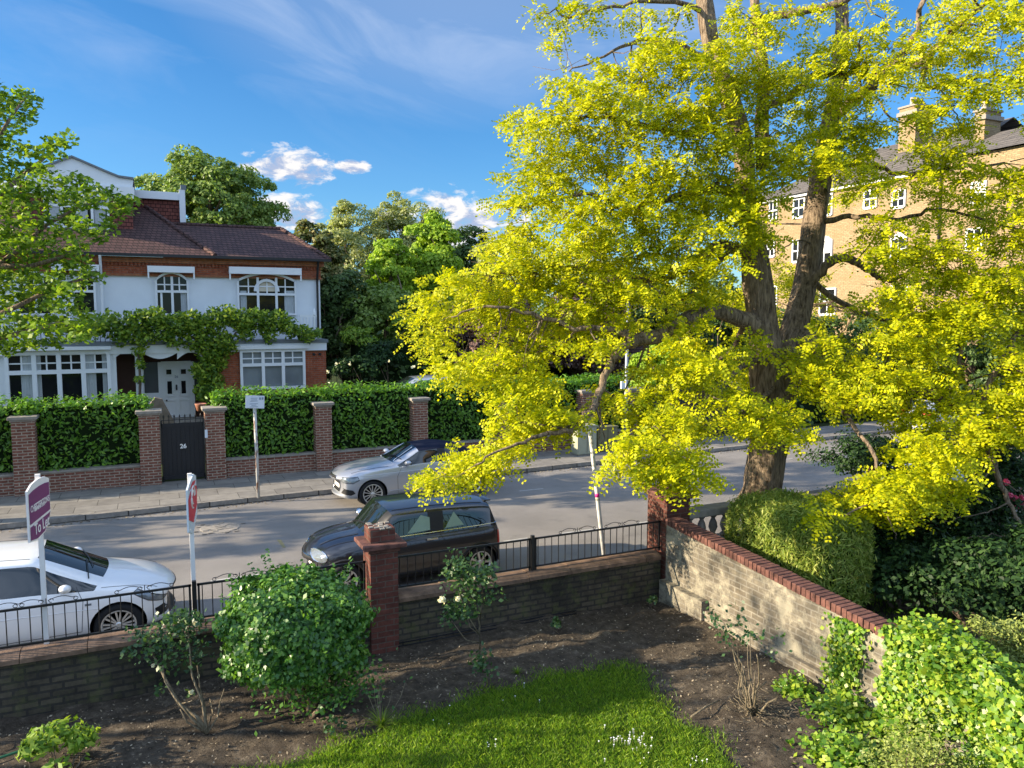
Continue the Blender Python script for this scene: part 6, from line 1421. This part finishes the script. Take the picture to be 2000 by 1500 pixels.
# little sunlit shrubs and white flowers right of the house
def shrub(name, label, c, rad, material, nl, per, size, stems=5, lump=.35, aspect=.6, cat='shrub', base=None, stem_r=.015, stemm='twig', shell=.7, zcut=-.4, group=None):
    b = Vector(base) if base is not None else Vector((c[0], c[1], GZ)); t = thing(name, label, cat, b, group)
    mb = MB()
    for i in range(stems):
        d = sphere_pts(1)[0]; e = Vector(c) + Vector((d[0]*rad[0], d[1]*rad[1], abs(d[2])*rad[2]*.6))*.7; mb.tube(limb_pts(b + Vector((random.gauss(0,.04), random.gauss(0,.04), 0)), e, 5, .08), [stem_r*(1.2-j/6) for j in range(6)], 6)
    mb.build('stem', M[stemm], t, True); P, N = crown_pts(c, rad, nl, per, lump, shell, zcut); V, Q = leaves(P, N, size, aspect, .55); npmesh('foliage', V, Q, M[material], t); return t
for i, (px, py, D, r_, m_, l_) in enumerate(((700,665,30,.9,'bright_leaf','sunlit yellow green shrub in the garden right of the house'), (745,700,29,1.0,'dark_shrub','dark shrub with small flowers behind the laurel hedge'), (790,640,31,.8,'bright_leaf','thin bright shrub in the shade of the garden'), (690,725,27.5,1.0,'dark_shrub','dark rose shrub against the side wall of the house'), (650,720,29,.5,'dark_shrub','small dark bush at the corner of the brick house'))):
    c = tp(px, py, D); shrub('garden_shrub', l_, c, (r_, r_, r_*.7), m_, 26, 90, .12, base=(c.x, c.y, .1))
for px, py in ((683,710),(658,711),(640,725),(760,705),(806,717),(733,765),(750,770)):
    c = tp(px, py, 26.6); tag(npmesh('white_flower', *leaves(np.array(c)+rng.normal(0,.03,(8,3)), np.tile([0,-1,.5],(8,1)), .07, .9), M['cream']), 'small white flower among the dark shrubs right of the house', 'flower', 'white flowers in the far garden')
# dwarf evergreen dark ball at left edge near bay
c = tp(0, 745, 27.2); shrub('clipped_bush', 'dark clipped bush at the left edge beside the bay window', c, (.7,.7,.9), 'dark_shrub', 30, 110, .09, base=(c.x, c.y, .1))

# ================================================================ our garden
# round shrub
c = at(578, 1226, D=8.55); cc = Vector((c.x, c.y, c.z)); sb = at(608, 1392, z=GZ)
t = thing('round_shrub', 'dense dark green rounded shrub clipped into a ball beside the brick pier', 'shrub', sb)
mb = MB()
for e in ((430+60,1300),(560,1270),(600,1250),(640,1260),(690,1290),(620,1200),(540,1330),(660,1330)):
    mb.tube(limb_pts(sb + Vector((random.gauss(0,.05), random.gauss(0,.05), -.02)), at(e[0], e[1], D=8.5+random.uniform(-.2,.2)), 5, .07), [.03,.026,.022,.018,.013,.009], 7)
mb.tube([sb, at(612,1330,D=8.5), at(600,1240,D=8.5)], [.06,.05,.03], 8); mb.build('stem', M['bark'], t, True)
d = sphere_pts(52000); d = d[d[:, 2] > -.62][:38000]; sx_, sz_ = 134*8.5/F, 110*8.5/F
rr = 1 + .07*np.sin(d[:, 0:1]*6+1)*np.cos(d[:, 1:2]*5) + .06*np.sin(d[:, 2:3]*9+d[:, 0:1]*7) + rng.normal(0, .06, (len(d), 1)) - np.abs(rng.normal(0, .12, (len(d), 1))) + .05*np.sin(d[:, 0:1]*17)*np.sin(d[:, 2:3]*15+d[:, 1:2]*13)
box_ = np.power(np.abs(d), .84)*np.sign(d); P = np.array(cc) + box_*rr*np.array([sx_*.96, sx_*.92, sz_*.94]); V, Q = leaves(P, d + np.array([0,0,.35]), .058, .66, .6, .6)
P2 = np.array(at(640,1340,D=8.5)) + rng.normal(0, 1, (1500, 3))*np.array([.28,.2,.08]); sh_ = []
for i in range(70):
    q = sphere_pts(1)[0]; q[2] = abs(q[2])*.9 - .15; q = q/np.linalg.norm(q); s0 = np.array(cc) + np.power(np.abs(q), .84)*np.sign(q)*np.array([sx_, sx_, sz_])*.9; k = 16; l_ = random.uniform(.10, .22)
    sh_.append(s0 + (q + np.array([0, 0, .5]))*np.linspace(0, l_, k)[:, None] + rng.normal(0, .014, (k, 3)))
P2 = np.concatenate([P2] + sh_); V2, Q2 = leaves(P2, np.tile([0,-.3,1],(len(P2),1)), .050, .62, .7)
V, Q = merge([(V, Q), (V2, Q2)]); npmesh('foliage', V, Q, M['shrub'], t)
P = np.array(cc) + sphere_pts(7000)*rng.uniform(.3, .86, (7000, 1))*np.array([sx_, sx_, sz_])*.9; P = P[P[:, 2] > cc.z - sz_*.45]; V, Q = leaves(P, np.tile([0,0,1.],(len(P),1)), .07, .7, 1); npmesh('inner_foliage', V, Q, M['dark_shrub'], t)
def rosebloom(p, r_, parent, m='cream'):
    n = 26; d = unit(rng.normal(0, 1, (n, 3)) + np.array([0, -.4, .7])); P = np.array(p) + d*r_*.55; V, Q = leaves(P, d, r_*1.1, .95, .35, 0, .15); return npmesh('rose_bloom', V, Q, M[m], parent)
def tubes(t, lists, rads, name='stem', m='stem_pale'):
    mb = MB()
    for l_, r_ in zip(lists, rads):
        k = len(l_); mb.tube(l_, [r_*(1-.6*i/(k-1)) for i in range(k)], 6)
    return mb.build(name, M[m], t, True)
# old rose at the left
rb = at(405, 1432, z=GZ); t = thing('old_rose_bush', 'gnarled old rose bush with cream yellow blooms left of the round shrub', 'rose bush', rb)
def A(px, py, D): return at(px, py, D=D)
tubes(t, [[rb, A(385,1400,8.15), A(350,1375,8.2), A(325,1330,8.3), A(300,1280,8.4), A(285,1240,8.5)], [rb, A(395,1370,8.2), A(375,1320,8.3), A(370,1260,8.35), A(365,1215,8.4)], [rb, A(372,1400,8.1), A(340,1360,8.1), A(322,1330,8.2), A(318,1300,8.2)], [rb, A(400,1380,8.2), A(390,1340,8.3), A(385,1300,8.3)], [rb, A(425,1400,8.2), A(430,1370,8.2), A(438,1345,8.2)], [rb, A(415,1390,8.2), A(410,1365,8.2)], [A(350,1375,8.2), A(372,1370,8.1), A(380,1365,8.1)], [rb, A(365,1410,8.1), A(352,1385,8.1)]], [.024,.017,.017,.013,.010,.014,.008,.014])
Ps = []
for px, py, r_, n in ((290,1265,.16,90),(270,1240,.12,60),(320,1270,.14,80),(345,1240,.16,110),(365,1225,.14,110),(330,1215,.14,100),(385,1215,.10,60),(350,1205,.12,90),(300,1240,.1,40),(375,1265,.14,80),(335,1295,.12,40),(310,1345,.06,14),(370,1355,.05,12),(255,1275,.07,25),(380,1290,.1,30)):
    Ps.append(np.array(A(px, py, 8.4)) + rng.normal(0, 1, (n, 3))*r_*np.array([.6,.6,.5]))
P = np.concatenate(Ps); V, Q = leaves(P, np.tile([-.2,-.3,1.],(len(P),1)), .055, .65, .7, .8); npmesh('foliage', V, Q, M['rose'], t)
for px, py, r_ in ((384,1219,.045),(374,1352,.035),(300,1300,.03)): rosebloom(A(px, py, 8.35), r_, t)
# standard rose in the middle
rb = at(940, 1312, z=GZ); t = thing('standard_rose', 'tall thin standing rose with two cream blooms in front of the mossy wall', 'rose bush', rb)
tubes(t, [[rb, A(938,1270,9.0), A(936,1230,9.1), A(940,1190,9.1), A(942,1150,9.15), A(938,1120,9.2)], [A(937,1240,9.1), A(915,1205,9.05), A(905,1180,9.0), A(893,1150,9.0)], [A(936,1255,9.1), A(910,1250,9.0), A(895,1230,8.95), A(882,1212,8.9)], [A(937,1240,9.1), A(918,1225,9.05), A(912,1200,9)], [A(938,1225,9.1), A(925,1170,9.1), A(905,1130,9.1), A(895,1105,9.1)]], [.016,.008,.007,.006,.008])
Ps = []
for px, py, r_, n in ((895,1105,.16,110),(880,1125,.15,80),(915,1130,.2,170),(905,1150,.18,110),(940,1120,.16,120),(955,1125,.13,80),(925,1165,.14,60),(895,1190,.14,120),(880,1200,.12,80),(912,1195,.12,80),(960,1165,.12,50),(940,1280,.12,40),(930,1300,.12,30),(950,1305,.12,40),(890,1105,.1,30)):
    Ps.append(np.array(A(px, py, 9.05)) + rng.normal(0, 1, (n, 3))*r_*np.array([.55,.5,.5]))
P = np.concatenate(Ps); V, Q = leaves(P, np.tile([-.2,-.3,1.],(len(P),1)), .055, .68, .7, .8); npmesh('foliage', V, Q, M['rose'], t)
rosebloom(A(864,1172,8.9), .055, t); rosebloom(A(894,1170,8.9), .042, t)
# sprig at the wall foot
for px, py, lab in ((1085,1235,'small leafy sprig growing at the foot of the mossy wall'), (1275,1185,'tiny green weed in the corner by the orange pier'), (655,1435,'small tuft of weeds at the lawn edge under the round shrub')):
    b = at(px, py, z=GZ); shrub('garden_weed', lab, b + Vector((0,0,.10)), (.16,.14,.09), 'rose', 8, 14, .05, 4, base=b, stem_r=.004, cat='weed')
# strap leaved clumps
def clump(label, px, py, n, h, spread, w_, material='grass', bloom=False):
    b = at(px, py, z=GZ); t = thing('strap_leaf_clump', label, 'plant', b)
    vs, fs = [], []
    for i in range(n):
        a = random.uniform(0, 6.28); d = Vector((math.cos(a), math.sin(a), 0)); l_ = h*random.uniform(.6, 1.15); o = spread*random.uniform(.3, 1); s_ = d.cross(Vector((0,0,1)))*w_*.5
        prev = None
        for k in range(5):
            u = k/4; c = b + d*(o*u**1.6) + Vector((0,0, l_*(u - .55*u*u*(o/spread)))); wk = s_*(1-u*.9); i0 = len(vs); vs += [c-wk, c+wk]
            if k: fs.append((i0-2, i0-1, i0+1, i0))
    mb = MB(); mb.add(vs, fs); mb.build('blades', M[material], t)
    if bloom:
        mb = MB()
        for i in range(10): e = b + Vector((random.gauss(0,.10), random.gauss(0,.06), h*random.uniform(1.3,1.9))); mb.tube(limb_pts(b, e, 4, .04), .003, 4)
        mb.build('flower_stalk', M['stem_pale'], t)
clump('arching strap leaved clump with dry flower stalks below the brick pier', 745, 1425, 130, .27, .26, .011, 'bright_leaf', True)
clump('smaller tuft of long grass left of the arching clump', 655, 1448, 60, .13, .12, .007)
clump('dark tuft of longer grass at the top of the lawn', 1010, 1318, 90, .12, .12, .006)
# bottom left leafy plant
b = at(120, 1530, z=GZ); c = at(118, 1462, D=7.55)
t = shrub('leafy_plant', 'bright glossy leafy plant at the bottom left corner of the garden', c, (.44,.34,.24), 'bright_leaf', 30, 26, .085, 9, .34, .42, 'plant', b, .007)
# scraggly rose by the side wall
rb = at(1470, 1395, z=GZ); t = thing('scraggly_rose', 'bare woody rose with sparse leaves in front of the side wall', 'rose bush', rb)
ls = []
for e in ((1440,1255,8.6),(1410,1215,8.7),(1460,1260,8.5),(1480,1280,8.3),(1450,1300,8.4),(1500,1330,8.2),(1390,1200,8.8),(1475,1310,8.3),(1435,1290,8.5),(1525,1345,8.1),(1448,1320,8.3),(1465,1240,8.5)): ls.append(limb_pts(rb + Vector((random.gauss(0,.03), random.gauss(0,.03), 0)), A(*e), 5, .06))
tubes(t, ls, [.013]*12); Ps = []
for px, py, n in ((1400,1210,26),(1420,1235,24),(1390,1195,14),(1440,1215,22),(1465,1235,18),(1450,1250,22),(1415,1255,14),(1500,1275,8),(1520,1240,8),(1530,1265,6),(1480,1240,10),(1440,1185,8)): Ps.append(np.array(A(px, py, 8.6)) + rng.normal(0, .05, (n, 3)))
P = np.concatenate(Ps); V, Q = leaves(P, np.tile([-.5,-.3,.8],(len(P),1)), .05, .7, .7); npmesh('foliage', V, Q, M['rose'], t)
mb = MB()
for i in range(150):
    x, y = rb.x + random.gauss(0, .22), rb.y + random.gauss(0, .16); a = random.uniform(0, 6.28); l_ = random.uniform(.03,.12); z = GZ + .04 + random.uniform(0, .12)*math.exp(-((x-rb.x)**2+(y-rb.y)**2)*20); mb.tube([(x,y,z),(x+l_*math.cos(a),y+l_*math.sin(a),z+random.uniform(-.02,.05))], .003, 3)
tag(mb.build('dry_twigs', M['stem_pale']), 'dry broken twigs lying round the scraggly rose', 'twigs', kind='stuff')
p0, p1_ = at(1350,1400,z=GZ+.03), at(1405,1368,z=GZ+.05); tag(MB().tube([p0, p0.lerp(p1_,.5)+Vector((0,0,.02)), p1_], [.012,.011,.007], 6).build('fallen_stick', M['stem_pale'], None, True), 'pale stick lying on the soil between lawn and scraggly rose', 'stick')
# ivy on the side wall
def ivy(name, label, P, N, size=.06, base=(7, 5, .2)):
    t = thing(name, label, 'climbing plant', base); V, Q = leaves(P, N, size, .95, .45, .9); npmesh('foliage', V, Q, M['ivy'], t); return t
def wallpts(n, ylo, yhi, zlo, zhi, lx=.10):
    y = rng.uniform(ylo, yhi, n); z = rng.uniform(zlo, zhi, n); b = .06*np.sin(y*5)+.06*np.sin(z*7+y*3); return np.stack([SX - .05 - np.abs(rng.normal(0, lx, n)) - b, y, z], 1)
yA = at(1745, 1220, X=SX).y; 
P = wallpts(23000, 2.2, yA, .2, 1.30, .06); P[:, 0] -= np.clip((yA-.9-P[:, 1]), 0, 1.2)*.28*(1.3-np.abs(P[:, 2]-.9))
keep = P[:, 2] < 1.42 - .0*P[:, 1]; P = P[keep]; T_ = np.stack([rng.uniform(SX-.38, SX+.30, 12000), rng.uniform(2.2, yA, 12000), 1.26 + rng.normal(0, .06, 12000)], 1); T_[:, 2] += .07*np.sin(T_[:, 1]*4) - np.clip(SX-.05-T_[:, 0], 0, 1)*.55
T_[:, 0] = np.where(T_[:, 1] > yA-.6, np.clip(T_[:, 0], SX-.1, SX+.3), T_[:, 0])
t = ivy('wall_ivy', 'thick bright green ivy smothering the near end of the side wall', np.concatenate([P, T_]), np.concatenate([np.tile([-1, 0, .5], (len(P), 1)), np.tile([-.2, -.1, 1.], (len(T_), 1))]), .054, (SX, 5, GZ))
MB().tube([(SX-.05, yA-.1, GZ), (SX-.04, yA-.2, .7), (SX-.05, yA-.5, 1.3)], [.03, .025, .015], 6).build('stem', M['twig'], t, True)
a = at(1655, 1240, X=SX-.05); b = at(1655, 1345, X=SX-.05)
P = np.stack([SX-.04-np.abs(rng.normal(0,.04,1500)), a.y + rng.normal(0, .11, 1500), rng.uniform(GZ, 1.12, 1500)], 1); P[:, 1] += (1.0-P[:, 2])*.10
t = ivy('wall_ivy', 'narrow column of darker ivy climbing the side wall beside the thick ivy', P, np.tile([-1, 0, .4], (len(P), 1)), .05, (SX, a.y, GZ)); MB().tube([(SX-.03, a.y, GZ), (SX-.03, a.y+.05, 1.1)], [.018, .01], 6).build('stem', M['twig'], t, True)
def groundpatch(name, label, px, py, r_, n, h, size, material='ivy', asp=.9, cat='ground plant'):
    b = at(px, py, z=GZ); q = rng.normal(0, 1, (n, 3))*np.array([r_*.5, r_*.5, 0]); P = np.array(b) + q; P[:, 2] = GZ + np.abs(rng.normal(0, h, n))*np.exp(-(q[:, 0]**2+q[:, 1]**2)/(r_*r_)); P[:, 0] = np.minimum(P[:, 0], SX-.05)
    t = thing(name, label, cat, b); V, Q = leaves(P, np.tile([-.3, -.1, 1.], (n, 1)), size, asp, .5); npmesh('foliage', V, Q, M[material], t)
    mb = MB()
    for i in range(6): mb.tube(limb_pts(b, b + Vector((random.gauss(0, r_*.4), random.gauss(0, r_*.4), h*1.2)), 3, .1), .005, 4)
    mb.build('stem', M['twig'], t)
groundpatch('ground_ivy', 'patch of ivy creeping at the wall foot right of the scraggly rose', 1552, 1350, .22, 420, .10, .055)
groundpatch('ground_ivy', 'dark green ivy spreading over the ground under the ivy column', 1650, 1395, .38, 1100, .10, .06)
groundpatch('ground_ivy', 'green ivy mass at the bottom right of the bed', 1655, 1480, .38, 1100, .10, .06)
groundpatch('ground_ivy', 'low ivy along the base of the thick wall ivy', 1775, 1440, .42, 1700, .2, .06)
groundpatch('fine_leaved_bush', 'fine leaved yellow green bush at the bottom edge below the ivy', 1790, 1540, .5, 4200, .36, .035, 'conifer', .5, 'shrub')
# bamboo block
bt = thing('bamboo_hedge', 'clipped block of yellow green bamboo beside the balustrade', 'bamboo', (8.6, 8.7, GZ))
q0 = at(1418, 955, Y=9.35); bx0 = q0.x; 
d0 = at(1680, 1010, X=9.6)
b_x0, b_x1, b_y0, b_y1, b_z1 = at(1425, 1050, Y=9.2).x, 9.35, 7.55, 9.45, 1.78
P, N = box_foliage(b_x0, b_x1, b_y0, b_y1, .5, b_z1, 2900, .07, .2, .20)
cx_, cy_ = (b_x0+b_x1)/2, (b_y0+b_y1)/2      # round the corners and bulge
u_ = (P - np.array([cx_, cy_, .95]))/np.array([(b_x1-b_x0)/2, (b_y1-b_y0)/2, .85]); ln = np.power((np.abs(u_)**5).sum(1), .2)[:, None]; P = np.array([cx_, cy_, .95]) + u_/np.maximum(ln, .3)*np.array([(b_x1-b_x0)/2, (b_y1-b_y0)/2, .85])*(1+rng.normal(0,.035,(len(P),1)))
V, Q = leaves(P, N, .10, .17, .9, 1.2); npmesh('foliage', V, Q, M['bamboo'], bt)
mb = MB()
for i in range(60): x, y = random.uniform(b_x0+.15, b_x1-.1), random.uniform(b_y0+.1, b_y1-.1); mb.tube([(x, y, GZ), (x+random.gauss(0,.05), y+random.gauss(0,.05), 1.6)], .008, 4)
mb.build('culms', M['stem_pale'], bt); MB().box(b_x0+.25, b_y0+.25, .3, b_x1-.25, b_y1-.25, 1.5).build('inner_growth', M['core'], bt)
# dark hedge behind the bamboo, dark shrubs in the neighbour's garden
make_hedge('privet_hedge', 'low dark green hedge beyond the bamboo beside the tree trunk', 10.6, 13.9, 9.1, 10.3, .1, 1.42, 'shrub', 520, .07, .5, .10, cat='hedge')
tp2 = at(1727, 905, D=15.4); t = thing('brick_pier', 'short red brick pier topped with a leafy dark plant beyond the low hedge', 'pier', (tp2.x, tp2.y, 0)); MB().box(tp2.x-.2, tp2.y-.2, 0, tp2.x+.2, tp2.y+.2, tp2.z-.1).build('shaft', M['pier_brick'], t)
shrub('ivy_topping', 'leafy dark plant draped over the short red brick pier', tp2 + Vector((.08,0,.10)), (.55,.45,.26), 'dark_shrub', 22, 90, .07, 3, base=(tp2.x, tp2.y, tp2.z-.1), cat='plant')
for px, py, D, rx, rz, m_, l_ in ((1905,1040,12.6,1.25,.75,'dark_shrub','dark glossy camellia with sunlit patches at the right edge'), (1800,985,13.0,1.2,.8,'dark_shrub','dark camellia behind the hanging golden branch'), (1990,960,13.4,1.2,.8,'dark_shrub','dark bush with pink flowers at the right edge'), (1760,1130,11.5,1.0,.8,'dark_shrub','deep shaded bush right of the bamboo'), (1900,1150,11,1.2,.85,'dark_shrub','low dark bush in the shade at the right'), (2010,1110,10.6,1.0,.8,'dark_shrub','shaded bush at the far right edge'), (1700,900,17,1.6,.5,'dark_shrub','dark low bushes by the parked blue car'), (1950,900,15.5,2,.75,'dark_shrub','dark hedge mass below the parked cars')):
    c = A(px, py, D); shrub('evergreen_shrub', l_, c, (rx, rx*.8, rz), m_, 46, 130, .075, 6, .3, base=(c.x, c.y, GZ if c.y < 9.6 else .1), stem_r=.03)
fl = A(1985, 975, 12.3)
for px, py in ((1972,968),(1982,975),(1995,972),(1990,990),(2003,985),(1965,942)):
    rosebloom(A(px, py, 12.35), .07, None, 'pink')
for o in list(bpy.data.objects):
    if o.name.startswith('rose_bloom') and o.parent is None: o.name = 'pink_flower'; tag(o, 'pink flower on the dark bush at the right edge', 'flower', 'pink flowers at the right edge')
# conifer sprays at right edge
ct = thing('conifer', 'feathery yellow green conifer sprays reaching in from the right edge', 'conifer', at(2120, 1330, D=8.2))
sp_ = [[(2080,1330),(2010,1280),(1950,1240),(1905,1215)], [(2080,1340),(2020,1300),(1960,1275),(1915,1262)], [(2080,1300),(2030,1250),(1985,1230),(1962,1228)], [(2080,1350),(2030,1325),(1980,1305),(1950,1290)], [(2080,1290),(2040,1265),(2000,1250)], [(2070,1360),(2020,1335),(1990,1325)]]
Ps = []; mb = MB()
for l_ in sp_:
    pts = [Vector(q) for q in smooth([tuple(A(x, y, 8.2 + .05*i)) for i, (x, y) in enumerate(l_)], 8)]; mb.tube(pts, .006, 4)
    for i, p in enumerate(pts): k = 70; Ps.append(np.array(p) + rng.normal(0, 1, (k, 3))*(.03 + .09*(1-i/len(pts))))
mb.build('stem', M['twig'], ct); P = np.concatenate(Ps); V, Q = leaves(P, np.tile([-.4,-.2,1.],(len(P),1)), .045, .35, .6, .3); npmesh('foliage', V, Q, M['conifer'], ct)
P = np.stack([rng.uniform(7.4, 14, 26000), rng.uniform(3, 9, 26000), GZ+.02+0*rng.uniform(0, 1, 26000)], 1); V, Q = blades(P, .05, .008, 1); tag(npmesh('neighbour_grass', V, Q, M['grass']), "grass in the neighbour's shaded garden beyond the side wall", 'grass', kind='stuff')
for o in bpy.data.objects:
    if o.type == 'MESH' and o.parent is None and 'category' not in o and 'kind' not in o: print('UNTAGGED', o.name)
